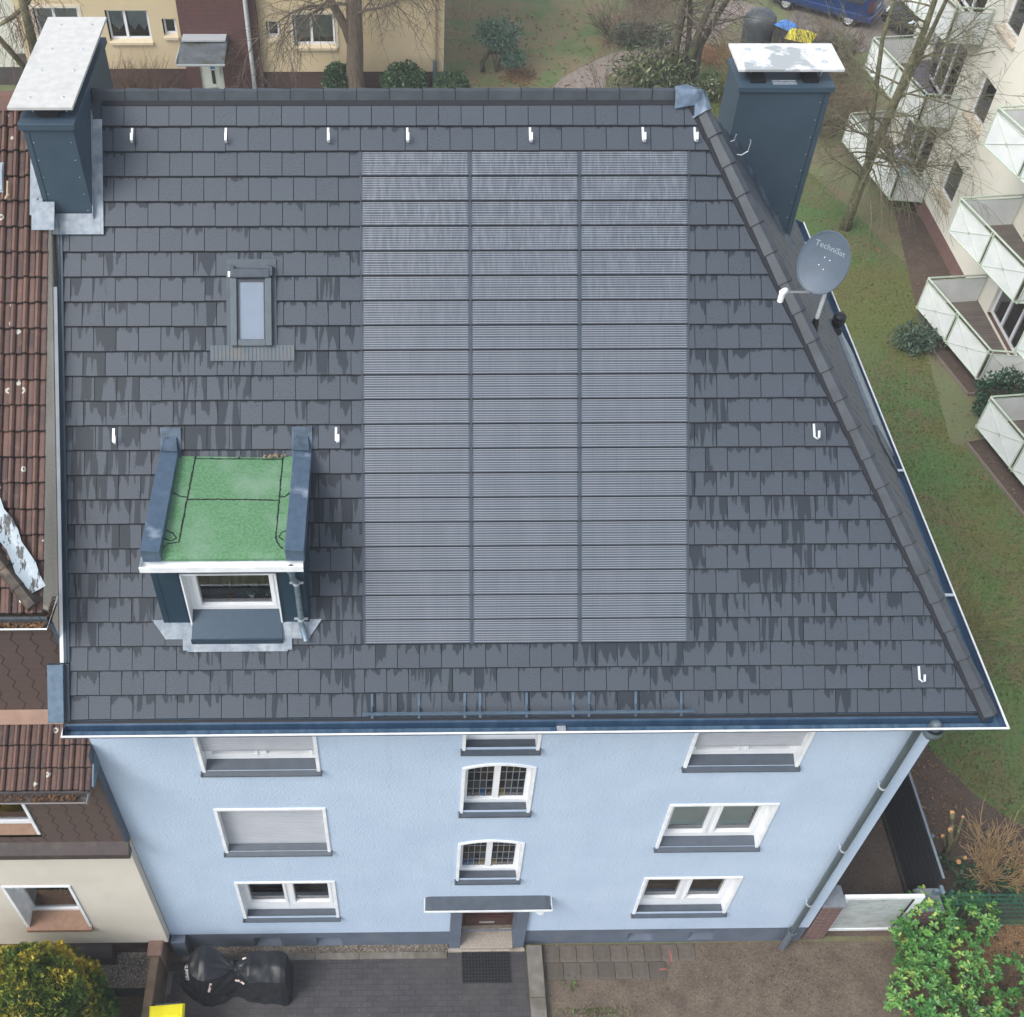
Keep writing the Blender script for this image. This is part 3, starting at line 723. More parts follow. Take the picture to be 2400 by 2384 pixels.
# ---- snow guard and safety hooks
s = MB()
xs = [-.56, .08, .705, .915, 1.55, 2.185, 2.404, 3.046, 3.672]
for x in xs:
    s.prism([rp(x-.017, -.33, .036), rp(x+.017, -.33, .036), rp(x+.017, -.33, .044), rp(x-.017, -.33, .044)], rp(0, -.085)-rp(0, -.33), 0)
    s.prism([rp(x-.006, -.30, .044), rp(x-.006, -.20, .044), rp(x-.006, -.265, .15)], (.012, 0, 0), 0)
for h in (.085, .15): s.tube([rp(-.69, -.27, h), rp(3.83, -.27, h)], .016, 6)
s.tube([rp(-.69, -.262, .117), rp(3.83, -.262, .117)], .005, 5)
s.build('snow_guard', M['blue_steel'], roof)
for (x, y, l) in [(-3.71, 5.42, 0), (-2.46, 5.42, 0), (-1.09, 5.42, 0), (-.03, 5.42, 0), (1.62, 5.42, 0), (3.14, 5.42, 0), (3.84, 5.42, 0), (-4.02, 2.53, 1), (-1.02, 2.53, 1), (5.48, 2.54, 1), (6.95, .14, 1)]:
    h = MB(); w = .015
    pts = [(0, .012), (-.125, .045), (-.150, .075), (-.135, .12), (-.07, .125)]
    dx = (x-.6)*-.0 + (.035 if l else .012)
    for i in range(len(pts)-1):
        (a, p), (bb, q) = pts[i], pts[i+1]
        ox0, ox1 = (0 if i < 2 else dx), (0 if i < 1 else dx)
        P0 = rp(x+ox0*(i > 1), y+a, p); P1 = rp(x+ox1*(i > 0), y+bb, q)
        P0 = rp(x+(dx if i >= 2 else 0), y+a, p); P1 = rp(x+(dx if i >= 1 else 0), y+bb, q)
        e_ = (P1-P0)/np.linalg.norm(P1-P0); nn = np.cross(EX, e_)
        h.obox((P0+P1)/2, EX, e_, nn, w, np.linalg.norm(P1-P0)/2+.003, .004)
    h.build('roof_hook', mk('hook_steel', 'e4e7ea', 'd2d6da', 12, .3, .3) if 'hook' not in M else M['hook'], roof)
    M['hook'] = bpy.data.materials['hook_steel']

# ---- roof window
def rq(mb, x0, x1, y0, y1, o0, o1, m=0, mat=None):
    mb.hexa([rp(x0, y0, o0), rp(x1, y0, o0), rp(x1, y1, o0), rp(x0, y1, o0), rp(x0, y0, o1), rp(x1, y0, o1), rp(x1, y1, o1), rp(x0, y1, o1)], m)
k = MB()
rq(k, -2.475, -1.805, 3.31, 4.16, .0, .045)
skyl = k.build('roof_window', mk('flashing_grey', '424d55', '3a444c', 8, .5, .1), house)
k = MB()
rq(k, -2.41, -2.325, 3.32, 3.98, .046, .12); rq(k, -1.945, -1.86, 3.32, 3.98, .046, .12); rq(k, -2.325, -1.945, 3.32, 3.385, .046, .10)
k.build('frame', mk('roof_window_frame', '4b575e', '454f56', 8, .45, .1), skyl, bevel=.008)
k = MB(); rq(k, -2.39, -1.88, 3.97, 4.06, .046, .15); rq(k, -2.43, -2.35, 3.985, 4.09, .046, .14); rq(k, -1.92, -1.84, 3.985, 4.09, .046, .14); k.build('hood', mk('roof_window_hood', '3a444e', '313a43', 8, .4, .2), skyl, bevel=.012)
k = MB(); rq(k, -2.325, -2.30, 3.385, 3.97, .05, .085); rq(k, -1.97, -1.945, 3.385, 3.97, .05, .085); rq(k, -2.30, -1.97, 3.94, 3.97, .05, .085); k.build('sash', mk('sash_dark', '2b333b', '262e35', 8, .4), skyl)
k = MB(); rq(k, -2.30, -1.97, 3.385, 3.94, .05, .060); k.build('blind', M['blind'], skyl)
k = MB(); k.face([rp(-2.30, 3.385, .075), rp(-1.97, 3.385, .075), rp(-1.97, 3.94, .075), rp(-2.30, 3.94, .075)]); k.build('pane', M['glass_roof'], skyl)
k = MB(); n = 44
for i in range(n):
    a = -2.70+1.13*i/n; bq = -2.70+1.13*(i+1)/n; h = .052 if i % 2 else .044
    k.face([rp(a, 3.18, h), rp(bq, 3.18, h), rp(bq, 3.33, h+.006), rp(a, 3.33, h+.006)])
k.build('apron', mk('apron_grey', '4c5861', '5c6063', 4, .55, .1, c3='6b6558', s3=2.2), skyl)
k = MB(); rq(k, -2.435, -2.405, 3.98, 4.03, .12, .15); k.build('sensor', M['white'], skyl)

# ---- chimneys
def chimney(x0, x1, y0, y1, zb, zt, plate, plate_mat, studs, sr=.025):
    c = MB(); c.box(x0, x1, y0, y1, zb, zt-.09)
    ch = c.build('chimney', M['sheet'], house, bevel=.006)
    c = MB(); o = .035; c.box(x0-o, x1+o, y0-o, y1+o, zt-.085, zt); c.build('crown', M['sheet'], ch, bevel=.005)
    c = MB()
    for (fx, fy) in studs:
        X, Y = plate[0]+(plate[1]-plate[0])*fx, plate[2]+(plate[3]-plate[2])*fy
        c.tube([(X, Y, zt), (X, Y, plate[4])], .011, 6)
        c.lathe((X, Y, plate[4]+.0405), (0, 0, 1), [(sr, -.002), (sr, .003), (.012, .006), (.012, .018), (0, .02)], 12)
    c.build('stud', M['galv'], ch)
    c = MB(); c.box(plate[0], plate[1], plate[2], plate[3], plate[4], plate[4]+.04); c.build('cover_plate', plate_mat, ch, bevel=.004)
    return ch
ch1 = chimney(-4.87, -4.235, 4.58, 6.84, 12.2, 15.17, (-5.0, -4.19, 4.62, 7.08, 15.32), M['cement'], [(.28, .1), (.8, .1), (.28, .38), (.8, .38), (.3, .62), (.8, .62), (.28, .9), (.8, .9)])
ch2 = chimney(4.95, 6.33, 7.36, 8.20, 9.5, 14.18, (4.89, 6.47, 7.44, 8.26, 14.36), M['cement_wet'], [(.16, .28), (.84, .28), (.16, .76), (.84, .76)], .055)
for X in (5.22, 6.02): c = MB(); c.box(X-.11, X+.11, 7.44, 7.80, 14.18, 14.24); c.build('flue', M['black_rubber'], ch2)
c = MB()
for i in range(3): c.box(5.44, 5.8, 7.41+i*.05, 7.422+i*.05, 14.18, 14.19)
c.build('vent_slot', M['galv'], ch2)
c = MB()
for Y in (4.80,): c.box(-4.68, -4.42, Y-.08, Y+.1, 15.17, 15.26)
c.build('flue', M['black_rubber'], ch1)
c = MB()                                                             # seams and rivets of the cladding
c.box(-4.80, -4.797, 4.574, 4.581, 13.3, 15.05); c.box(6.24, 6.243, 7.354, 7.361, 11.2, 14.08)
for i in range(5):
    z = 13.9+i*.25
    for X in (-4.77, -4.30): c.lathe((X, 4.578, z), (0, -1, 0), [(.007, 0), (.006, .004), (0, .005)], 8, 1)
for i in range(9):
    z = 11.6+i*.29
    c.lathe((6.20, 7.358, z), (0, -1, 0), [(.007, 0), (.006, .004), (0, .005)], 8, 1)
c.build('seam', [M['seam'], M['galv']], ch1)
# lead round the left chimney
c = MB()
rq(c, -4.235, -4.10, 4.40, 5.5, .046, .056); rq(c, -4.80, -4.14, 4.40, 4.60, .048, .060)
for i in range(5):
    y = 4.42+i*.2396; 
c.prism([(-4.233, 4.5, rp(0, 4.5)[2]+.05), (-4.222, 4.5, rp(0, 4.5)[2]+.05), (-4.222, 4.5, rp(0, 4.5)[2]+.16), (-4.233, 4.5, rp(0, 4.5)[2]+.16)], rp(0, 5.5)-rp(0, 4.5))
c.build('flashing', M['lead'], ch1, bevel=.004)
c = MB(); n = 22
for i in range(n):                                                    # crimped lead along the foot of the right chimney
    y = 7.34; xa, xb = 4.95+1.42*i/n, 4.95+1.42*(i+1)/n
    hz = lambda x: HIP_A[2]+(x-HIP_A[0])*(HIP_B[2]-HIP_A[2])/(HIP_B[0]-HIP_A[0])
    w0 = .03+.025*math.sin(i*1.3)
    c.face([(xa, y-.11, hz(xa)+.05), (xb, y-.11-w0*.4, hz(xb)+.05), (xb, y+.015, hz(xb)+.12+w0), (xa, y+.015, hz(xa)+.12)])
c.build('flashing', M['lead_dark'], ch2)

# ---- dormer
yf = .60; X0, X1 = -3.37, -1.40; zr = 11.575
d = MB()
def zroof(y): return PE[2]+(y-PE[1])*ST/CT
wx0, wx1, wz0, wz1 = -3.0, -1.76, 9.86, 11.10
wall_with_openings(d, X0, X1, 9.86, 11.45, yf, [(wx0, wx1, wz0, wz1)])
for q in ([(wx0, yf, wz0), (wx0, yf+.2, wz0), (wx0, yf+.2, wz1), (wx0, yf, wz1)], [(wx1, yf, wz1), (wx1, yf+.2, wz1), (wx1, yf+.2, wz0), (wx1, yf, wz0)], [(wx0, yf, wz1), (wx0, yf+.2, wz1), (wx1, yf+.2, wz1), (wx1, yf, wz1)]): d.face(q)
for X in (X0, X1): d.face([(X, yf, 9.8), (X, yf, 11.56), (X, 2.35, 11.6)][:: 1 if X == X0 else -1])
for (a, b_) in ((-3.30, -3.294), (-3.035, -3.03), (-1.735, -1.73)): d.box(a, b_, yf-.006, yf+.001, 9.95, 11.42)
d.box(X0-.03, X1+.03, yf-.05, yf+.05, 11.40, 11.50)
dm = d.build('dormer', M['sheet_dormer'], house)
r = MB()
xs_ = np.linspace(-3.30, -1.43, 12); ys_ = np.linspace(.56, 2.30, 12)
def zz(x, y): return zr+.012*math.sin(x*3.1+y*2)*.5+.035*max(0, (abs(x+2.36)-.62)/.3)**2*(1 if y > .7 else .2)
for i in range(11):
    for j in range(11):
        P = [(xs_[i], ys_[j]), (xs_[i+1], ys_[j]), (xs_[i+1], ys_[j+1]), (xs_[i], ys_[j+1])]
        r.face([(x, y, zz(x, y)) for x, y in P])
r.face([(-3.34, .50, zr-.06), (-1.41, .50, zr-.06), (-1.43, .56, zz(-1.43, .56)), (-3.30, .56, zz(-3.3, .56))])
r.box(X0, X1, .50, .58, zr-.10, zr-.055)
r.build('dormer_roof', M['green_felt'], dm, smooth=True, angle=30)
r = MB()
def seam(pts, w=.010):
    pp = []
    for a, b_ in zip(pts[:-1], pts[1:]):
        L = math.dist(a, b_); n = max(2, int(L/.03))
        for i in range(n): t = i/n; pp.append((a[0]+(b_[0]-a[0])*t, a[1]+(b_[1]-a[1])*t))
    pp.append(pts[-1]); prev = None
    for i, (x, y) in enumerate(pp):
        a = pp[max(0, i-1)]; b_ = pp[min(len(pp)-1, i+1)]; tx, ty = b_[0]-a[0], b_[1]-a[1]; L = math.hypot(tx, ty) or 1
        ww = w*(.6+.7*rnd.random()); ox, oy = -ty/L*ww/1, tx/L*ww; jx, jy = rnd.uniform(-.005, .005), rnd.uniform(-.005, .005)
        z = zz(x, y)+.005; cur = ((x+ox+jx, y+oy+jy, z), (x-ox+jx, y-oy+jy, z))
        if prev: r.face([prev[1], cur[1], cur[0], prev[0]])
        prev = cur
for p in ([(-2.92, 2.24), (-2.95, .74), (-3.1, .70), (-3.16, .60)], [(-1.74, 2.24), (-1.73, .78), (-1.68, .66), (-1.62, .60)], [(-2.94, 1.46), (-1.735, 1.44)], [(-2.93, 2.20), (-1.74, 2.19)], [(-2.33, 2.2), (-2.33, 2.28)],
          [(-2.94, 1.50), (-3.05, 1.52), (-3.16, 1.60)], [(-1.735, 1.5), (-1.66, 1.5), (-1.6, 1.56)], [(-3.14, .92), (-3.04, .88), (-2.99, .80), (-3.05, .75), (-3.14, .79)], [(-1.58, .92), (-1.66, .88), (-1.69, .80), (-1.62, .74)]): seam(p)
r.build('roof_seam', M['seam'], dm)
r = MB(); r2 = MB()
for (a, b_) in ((-3.375, -3.135), (-1.585, -1.345)):
    r = MB(); r.hexa([(a, .47, 11.50), (b_, .47, 11.50), (b_, 2.32, 11.55), (a, 2.32, 11.55), (a, .47, 11.735), (b_, .47, 11.705), (b_, 2.32, 11.69), (a, 2.32, 11.72)]); r.build('parapet_cap', M['coping'], dm, bevel=.008)
for (a, b_) in ((-3.385, -3.11), (-1.615, -1.34)):
    r2 = MB(); rq(r2, a, b_, 2.20, 2.54, .036, .047); n = 8
    for i in range(n):
        q = a+.02+(b_-a-.04)*i/n; rq(r2, q, q+.012, 2.26, 2.53, .047, .052)
    r2.hexa([(a+.02, 2.20, 11.69), (b_-.02, 2.20, 11.67), (b_-.02, 2.42, 11.74), (a+.02, 2.42, 11.74), (a+.03, 2.20, 11.745), (b_-.03, 2.20, 11.735), (b_-.06, 2.40, 11.80), (a+.06, 2.40, 11.80)]); r2.build('flashing', M['lead_dark'], dm, bevel=.012)
r = MB()
prg = [(.0, .05), (.01, -.04), (.09, -.055), (.135, -.02), (.135, .03), (.15, .03)]
for i in range(len(prg)-1): r.face([(-3.41, .53-prg[i][0], 11.47+prg[i][1]), (-3.41, .53-prg[i+1][0], 11.47+prg[i+1][1]), (-1.37, .53-prg[i+1][0], 11.47+prg[i+1][1]), (-1.37, .53-prg[i][0], 11.47+prg[i][1])])
for X in (-3.411, -1.369): r.face([(X, .53-a, 11.47+h) for a, h in prg][:: 1 if X < -2 else -1])
r.box(-3.415, -1.365, .375, .392, 11.405, 11.503)
dg_ = r.build('dormer_gutter', M['white_metal'], dm)
r = MB(); r.lathe((-1.53, .45, 11.418), (0, 0, 1), [(.035, 0), (.035, .006), (0, .008)], 12); r.build('outlet', M['black_rubber'], dm)
r = MB(); r.lathe((-1.53, .46, 11.41), (0, 0, -1), [(.085, 0), (.08, .05), (.042, .13), (.04, .17)], 14)
r.tube([(-1.53, .46, 11.26), (-1.53, .46, 11.16), (-1.51, .53, 11.02), (-1.50, .53, 10.9), (-1.50, .53, 10.12), (-1.485, .48, 10.02), (-1.44, .36, 9.93)], .038, 12)
dd = r.build('dormer_downpipe', M['zinc'], dm, smooth=True, angle=50)
r = MB()
for z in (10.98, 10.2): r.lathe((-1.50, .53, z), (0, 0, 1), [(.038, -.012), (.05, -.012), (.05, .012), (.038, .012)], 12); r.box(-1.59, -1.41, .52, .55, z-.008, z+.008)
r.build('pipe_bracket', M['galv'], dm)
r = MB(); y0, y1 = .735, .80
r.box(wx0+.02, wx1-.02, y0, y1, 10.15, 10.235); r.box(wx0+.02, wx1-.02, y0, y1, 11.03, 11.09); r.box(wx0+.02, wx0+.10, y0, y1, 10.235, 11.03); r.box(wx1-.07, wx1-.02, y0, y1, 10.235, 11.03)
r.box(wx0+.10, wx1-.07, y0-.02, y1, 10.225, 10.27); r.box(wx0+.10, wx0+.165, y0-.02, y1, 10.27, 11.03); r.box(wx1-.125, wx1-.07, y0-.02, y1, 10.27, 11.03); r.box(wx0+.10, wx1-.07, y0-.02, y1, 11.0, 11.03)
r.build('dormer_window', M['white'], dm, bevel=.005)
r = MB(); r.box(wx0, wx0+.02, .57, .80, 9.88, wz1); r.box(wx1-.02, wx1, .58, .80, 9.88, wz1); r.box(wx0+.02, wx1-.02, .585, .80, wz1-.02, wz1); r.build('dormer_surround', M['white_metal'], dm)
r = MB(); r.face([(wx0+.12, .775, 10.25), (wx1-.1, .775, 10.25), (wx1-.1, .775, 11.04), (wx0+.12, .775, 11.04)]); r.build('pane', M['glass'], dm)
r = MB(); r.hexa([(wx0+.01, .40, 9.80), (wx1-.0, .40, 9.80), (wx1-.02, .735, 9.95), (wx0+.02, .735, 9.95), (wx0+.01, .40, 9.93), (wx1, .40, 9.93), (wx1-.02, .735, 10.165), (wx0+.02, .735, 10.165)]); r.box(wx0-.0, wx1+.0, .385, .402, 9.82, 9.935)
r.build('dormer_sill', mk('wet_sill', '2f4252', '2b3d4c', 30, .25, .25, bump=.25, bscale=70), dm, bevel=.006)
r = MB(); r.box(wx0-.2, wx1+.2, .82, 2.0, 9.9, 11.3, 0, skip=(2,)); r.box(wx0, wx1, .81, 1.1, 10.17, 10.235, 1); r.build('dormer_room', [M['dark_room'], M['inner_sill']], dm)
r = MB()
rq(r, -3.06, -1.70, .345, .46, .038, .05); rq(r, -3.12, -2.98, .36, .62, .04, .052); rq(r, -1.78, -1.64, .36, .62, .04, .052)
rq(r, -3.36, -2.99, .47, .66, .036, .048); rq(r, -1.78, -1.40, .47, .66, .036, .048)
r.face([rp(-3.53, .66, .05), rp(-3.36, .48, .05), rp(-3.36, .66, .05)]); r.face([rp(-1.40, .48, .05), rp(-1.23, .66, .05), rp(-1.40, .66, .05)])
r.build('apron', M['lead'], dm)
r = MB()
for i in range(26):
    c_ = np.array([random.gauss(-1.85, .07), random.gauss(2.2, .025), zr+.05]); a_ = random.uniform(0, 6.28); L_ = random.uniform(.012, .03)
    e1 = np.array([math.cos(a_), math.sin(a_), random.uniform(-.4, .4)])*L_; e2 = np.array([-math.sin(a_), math.cos(a_), .2])*L_*.5; r.face([c_-e1, c_-e2, c_+e1, c_+e2])
r.build('leaf_debris', mk('dry_leaf_bits', '9a8264', '6f5b45', 60, .8), dm)
# plants on the inner sill of the dormer window
def potted(x, y, z, r, label, pot, leafm, style, h):
    t = thing('potted_plant', (x, y, z), label, 'plant')
    p = MB(); p.lathe((x, y, z), (0, 0, 1), [(0, 0), (r*.68, 0), (r, r*1.3), (r*1.08, r*1.3), (r*1.08, r*1.5), (r*.9, r*1.5), (r*.85, r*1.3), (0, r*1.3)], 18); p.build('pot', pot, t, smooth=True, angle=40)
    l = MB(); rg_ = random.Random(int(x*1000))
    n = 26 if style == 'spiky' else 16
    for i in range(n):
        a = rg_.uniform(0, 6.28); L = h*rg_.uniform(.6, 1.1); c0 = np.array([x, y, z+r*1.35]); el = rg_.uniform(.25, 1.3)
        d0 = np.array([math.cos(a)*math.cos(el), math.sin(a)*math.cos(el)*.7, math.sin(el)]); s0 = np.cross(d0, [0, 0, 1.0]); s0 /= np.linalg.norm(s0)
        col = (rg_.random(), rg_.random()*.7, 0)
        if style == 'spiky':
            w = .010; m1 = c0+d0*L*.6; e1 = c0+d0*L+np.array([0, 0, -.25*L*math.cos(el)])
            l.face([c0-s0*w, c0+s0*w, m1+s0*w*.8, m1-s0*w*.8], 0, None, col); l.face([m1-s0*w*.8, m1+s0*w*.8, e1], 0, None, col)
        else:
            w = .045 if style == 'round' else .016; st_ = c0+d0*L*.8; nl = 1 if style == 'round' else 5
            l.tube([c0, st_], .003, 4, 0, False, col)
            for k_ in range(nl):
                b0 = c0+d0*L*(.8 if nl == 1 else .4+.12*k_); dd_ = d0*.6+s0*(0 if nl == 1 else (1 if k_ % 2 else -1)); dd_ /= np.linalg.norm(dd_); ss = np.cross(dd_, [.3, -.5, .8]); ss /= np.linalg.norm(ss)
                l.face([b0, b0+dd_*w*.7+ss*w, b0+dd_*w*2, b0+dd_*w*.7-ss*w], 0, None, col)
    l.build('foliage', leafm, t)
lf1 = leaf_material('silver_leaf', ['7f8a72', '9aa58c'], .6); lf2 = leaf_material('dark_leaf', ['2c5537', '3c6b45'], .4); lf3 = leaf_material('mid_leaf', ['3c6147', '5a7d60'], .5)
potted(-2.47, .90, 10.237, .058, 'spiky grey-green plant in a terracotta pot behind the dormer window', mk('terracotta', 'a0563c', '8f4a33', 8, .7), lf1, 'spiky', .24)
potted(-2.18, .90, 10.237, .062, 'round-leaved dark plant in the middle white bowl behind the dormer window', M['white'], lf2, 'round', .15)
potted(-1.95, .91, 10.237, .055, 'small-leaved plant in the right-hand white bowl behind the dormer window', M['white'], lf3, 'small', .2)

# ---- vent pipe on the hip side, lower roof window there, safety line
H0 = HP(1961, 806)
v = MB(); b0 = HP(1956, 780)
v.prism([b0+np.array([-.16, -.15, .22]), b0+np.array([.12, -.15, -.18]), b0+np.array([.05, -.12, .16])], (0, .28, 0))
v.lathe(b0+np.array([.0, 0, -.1]), (0, 0, 1), [(.14, 0), (.12, .12), (.075, .2), (.07, .32), (.115, .34), (.115, .40), (.085, .41), (.085, .44), (.115, .45), (.11, .49), (.06, .53), (0, .535)], 18)
v.build('vent_pipe', M['black_rubber'], roof, smooth=True, angle=35)
w = MB()
def hq(mb, y0, y1, s0, s1, o0, o1, m=0):
    f = lambda y, s, o: org+eyh*y+es_h*s+NH*o
    mb.hexa([f(y0, s0, o0), f(y1, s0, o0), f(y1, s1, o0), f(y0, s1, o0), f(y0, s0, o1), f(y1, s0, o1), f(y1, s1, o1), f(y0, s1, o1)], m)
def hs_of(p): return float((np.array(p)-org) @ es_h)
pA, pB = HP(1985, 845), HP(2085, 1070)
for (a, c_) in ((HP(1960, 835), HP(2025, 955)), (HP(2010, 955), HP(2075, 1065))): pass
s_ = hs_of(HP(2010, 900)); yv = HP(1990, 838)[1]; yw = HP(2015, 952)[1]; yx = HP(2072, 1068)[1]
hq(w, yw, yv, s_-.35, s_+.55, .02, .10, 0); hq(w, yx, yw-.03, s_-.35, s_+.62, .02, .07, 1)
w.build('roof_hatch', [mk('hatch_zinc', '8c99a4', '7b8893', 9, .35, .35), mk('hatch_dark', '3e454d', '353c44', 5, .5)], roof, bevel=.01)
hk = MB(); q0 = HP(1727, 362, .1); hk.tube([q0, q0+np.array([.06, -.02, 0]), q0+np.array([.14, -.02, .06]), q0+np.array([.15, -.02, .2]), q0+np.array([.14, -.02, .24])], .008, 6)
q0 = HP(1712, 332, .08); hk.tube([q0, q0+np.array([.05, 0, .02]), q0+np.array([.06, 0, .12])], .007, 6); hk.build('roof_hook', M['galv'], roof)

# ---- satellite dish
_d = _ray(1911, 756); mb0 = CAM+_d*(15.6/(_d @ AF))
n = np.array([math.sin(R_(224))*math.cos(R_(20)), math.cos(R_(224))*math.cos(R_(20)), math.sin(R_(20))])
up = np.array([0, 0, 1.0])-n*n[2]; up /= np.linalg.norm(up); rt = np.cross(up, n)
def at_depth(u, v, p):            # the point seen at (u, v), as far away as p
    d = _ray(u, v); return CAM+d*(((np.array(p)-CAM) @ AF)/(d @ AF))
dc = at_depth(1931, 616, mb0+np.array([0, 0, .85]))
dish = thing('satellite_dish', tuple(mb0), 'grey satellite dish on a short mast behind the hip ridge', 'satellite dish')
RA, RB, DP = .335, .42, .06
d = MB(); nr_, na = 8, 40
def dpt(r, a, o=0.0): return dc+rt*(RA*r*math.cos(a))+up*(RB*r*math.sin(a))+n*(DP*(r*r-.6)+o)
for sgn, o in ((1, 0), (-1, -.012)):
    for i in range(nr_):
        for j in range(na):
            a0, a1 = 2*math.pi*j/na, 2*math.pi*(j+1)/na; q = [dpt(i/nr_, a0, o), dpt((i+1)/nr_, a0, o), dpt((i+1)/nr_, a1, o), dpt(i/nr_, a1, o)]
            if i == 0: q = q[1:] if False else [q[0], q[1], q[2]]
            d.face(q if sgn > 0 else q[::-1], 0)
d.tube([dpt(1.0, 2*math.pi*j/na, -.004) for j in range(na+1)], .012, 6, 0, False)
dsh = d.build('reflector', M['dish'], dish, smooth=True, angle=50)
tme = text_mesh('TechniSat', .11)
bm = bmesh.new(); bm.from_mesh(tme)
for vtx in bm.verts:
    x, y = vtx.co.x, vtx.co.y+.20
    r2_ = (x/RA)**2+(y/RB)**2; vtx.co = Vector(dc+rt*x+up*y+n*(DP*(r2_-.6)+.006))-WL[dish.name]
bm.to_mesh(tme); bm.free(); tme.materials.append(mk('dish_print', '8f99a3', rough=.5))
to = bpy.data.objects.new('lettering', tme); COL.objects.link(to); to.parent = dsh; WL['lettering'] = WL[dish.name]
d = MB()
for (x, y) in ((-.03, .06), (.05, .05), (-.06, -.06), (.02, -.09)):
    q = dc+rt*x+up*y+n*(DP*(((x/RA)**2+(y/RB)**2)-.6)); d.lathe(q, n, [(.008, 0), (.008, .006), (0, .008)], 8)
d.build('bolt', M['galv'], dsh)
arm0 = dpt(1.0, -math.pi/2, -.01)
lnb = at_depth(1836, 684, dc-AF*.62)
d = MB(); d.tube([arm0, arm0+(lnb-arm0)*.55, lnb], .017, 6); d.tube([dc-up*.1-n*.12, arm0-n*.05], .02, 6); d.build('feed_arm', M['steel'], dish)
fd = dc-lnb; fd /= np.linalg.norm(fd)
d = MB(); d.lathe(lnb-fd*.05, fd, [(0, 0), (.03, 0), (.04, .01), (.04, .09), (.03, .12), (0, .125)], 16); dn_ = np.array([0, 0, -1.0])
d.lathe(lnb-fd*.02, dn_, [(0, -.02), (.035, -.01), (.038, .05), (.036, .14), (.02, .15), (0, .15)], 16); d.build('converter', M['white'], dish, smooth=True, angle=45)
d = MB(); d.tube([mb0-np.array([0, 0, .1]), mb0+np.array([.0, 0, .55]), dc-n*.15], .028, 10); d.lathe(mb0-np.array([0, 0, .30]), (0, 0, 1), [(.10, 0), (.07, .2), (.05, .30), (.034, .38), (.03, .38)], 14, 1); d.obox(dc-n*.13, rt, up, n, .07, .10, .03)
d.build('mast', [M['galv'], M['black_rubber']], dish, smooth=True, angle=45)
# ================================================================== CREAM NEIGHBOUR ON THE LEFT
nb = thing('row_house', (-7.5, 0, 0), 'cream rendered neighbour house with brown pantiles adjoining the blue house', 'house')
M['pan'] = None
def pantile_material():
    t = NT('brown_pantile'); v = t.pos(); at = t.new('Attribute', attribute_name='tc'); sc = t.new('SeparateColor'); t.lk(at.outputs['Color'], sc.inputs[0])
    c = t.mix(sc.outputs[0], lin('6a4f46'), lin('4a3a38')); c = t.mix(t.math('MULTIPLY', sc.outputs[1], .8), c, lin('1d1919'))
    c = t.mix(t.math('MULTIPLY', t.ramp(t.noise(v, 7, 6, .7), .5, .75), .7), c, lin('7a5a48'))
    c = t.mix(t.math('MULTIPLY', t.ramp(t.noise(v, 30, 4, .6), .62, .72), .6), c, lin('2a2624'))
    c = t.mix(t.math('MULTIPLY', t.ramp(t.noise(v, 2.1, 5, .6), .60, .74), .35), c, lin('4b5138'))
    vo = t.new('TexVoronoi', feature='F1'); vo.inputs['Scale'].default_value = 3.4; t.lk(v, vo.inputs['Vector'])
    ring = t.math('MULTIPLY', t.math('LESS_THAN', t.math('ADD', vo.outputs['Distance'], t.math('MULTIPLY', t.noise(v, 20, 2), .12)), .20), t.math('MULTIPLY', t.math('GREATER_THAN', t.noise(v, 1.3, 2), .47), t.math('GREATER_THAN', vo.outputs['Distance'], .07)))
    c = t.mix(t.math('MULTIPLY', ring, .85), c, lin('bcbdb2'))
    t.lk(c, t.b.inputs['Base Color']); t.set(Roughness=.75); t.bump(t.noise(v, 45, 4), .3, .008); return t.m
M['pan'] = pantile_material()
def pantiles(mb, org_, ex_, es_, nn, x0, x1, s0, s1, rows, tw, clip_x=None):
    """courses of interlocking pantiles: one roll and one flat pan per tile"""
    L = (s1-s0)/rows
    prof = [(0, .0), (.05, .035), (.16, .058), (.30, .060), (.44, .038), (.50, .004), (.56, .012), (.80, .014), (.95, .010), (1.0, .0)]
    cols = int(round((x1-x0)/tw)); tw = (x1-x0)/cols
    for r in range(rows):
        a, b_ = s0+L*r, s0+L*(r+1)+.03
        for c in range(cols):
            col = (rnd.random(), rnd.random()*.6, 0); xo = x0+c*tw+rnd.uniform(-.004, .004); ya = rnd.uniform(-.006, .006)
            for k in range(len(prof)-1):
                (u0, h0), (u1, h1) = prof[k], prof[k+1]
                f = lambda u, s_, h: org_+ex_*(xo+u*tw)+es_*s_+nn*h
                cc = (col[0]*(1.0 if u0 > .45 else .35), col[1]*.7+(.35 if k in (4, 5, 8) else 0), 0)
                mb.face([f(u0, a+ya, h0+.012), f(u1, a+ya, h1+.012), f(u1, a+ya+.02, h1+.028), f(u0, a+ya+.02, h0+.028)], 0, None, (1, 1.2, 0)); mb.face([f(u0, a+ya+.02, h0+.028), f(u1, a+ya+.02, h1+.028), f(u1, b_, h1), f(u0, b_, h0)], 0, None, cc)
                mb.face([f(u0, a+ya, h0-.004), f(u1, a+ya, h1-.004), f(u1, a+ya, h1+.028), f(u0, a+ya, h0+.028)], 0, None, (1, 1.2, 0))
# upper roof: shallower than the blue house's, so its cheek shows above the verge
UA = np.array([0, .33, 10.62]); UB = np.array([0, 5.68, 14.84]); ue = (UB-UA)/np.linalg.norm(UB-UA); un = np.array([0, -ue[2], ue[1]]); ul = float(np.linalg.norm(UB-UA))
t = MB(); pantiles(t, UA, EX, ue, un, -10.2, -4.80, 0, ul, 20, .158)
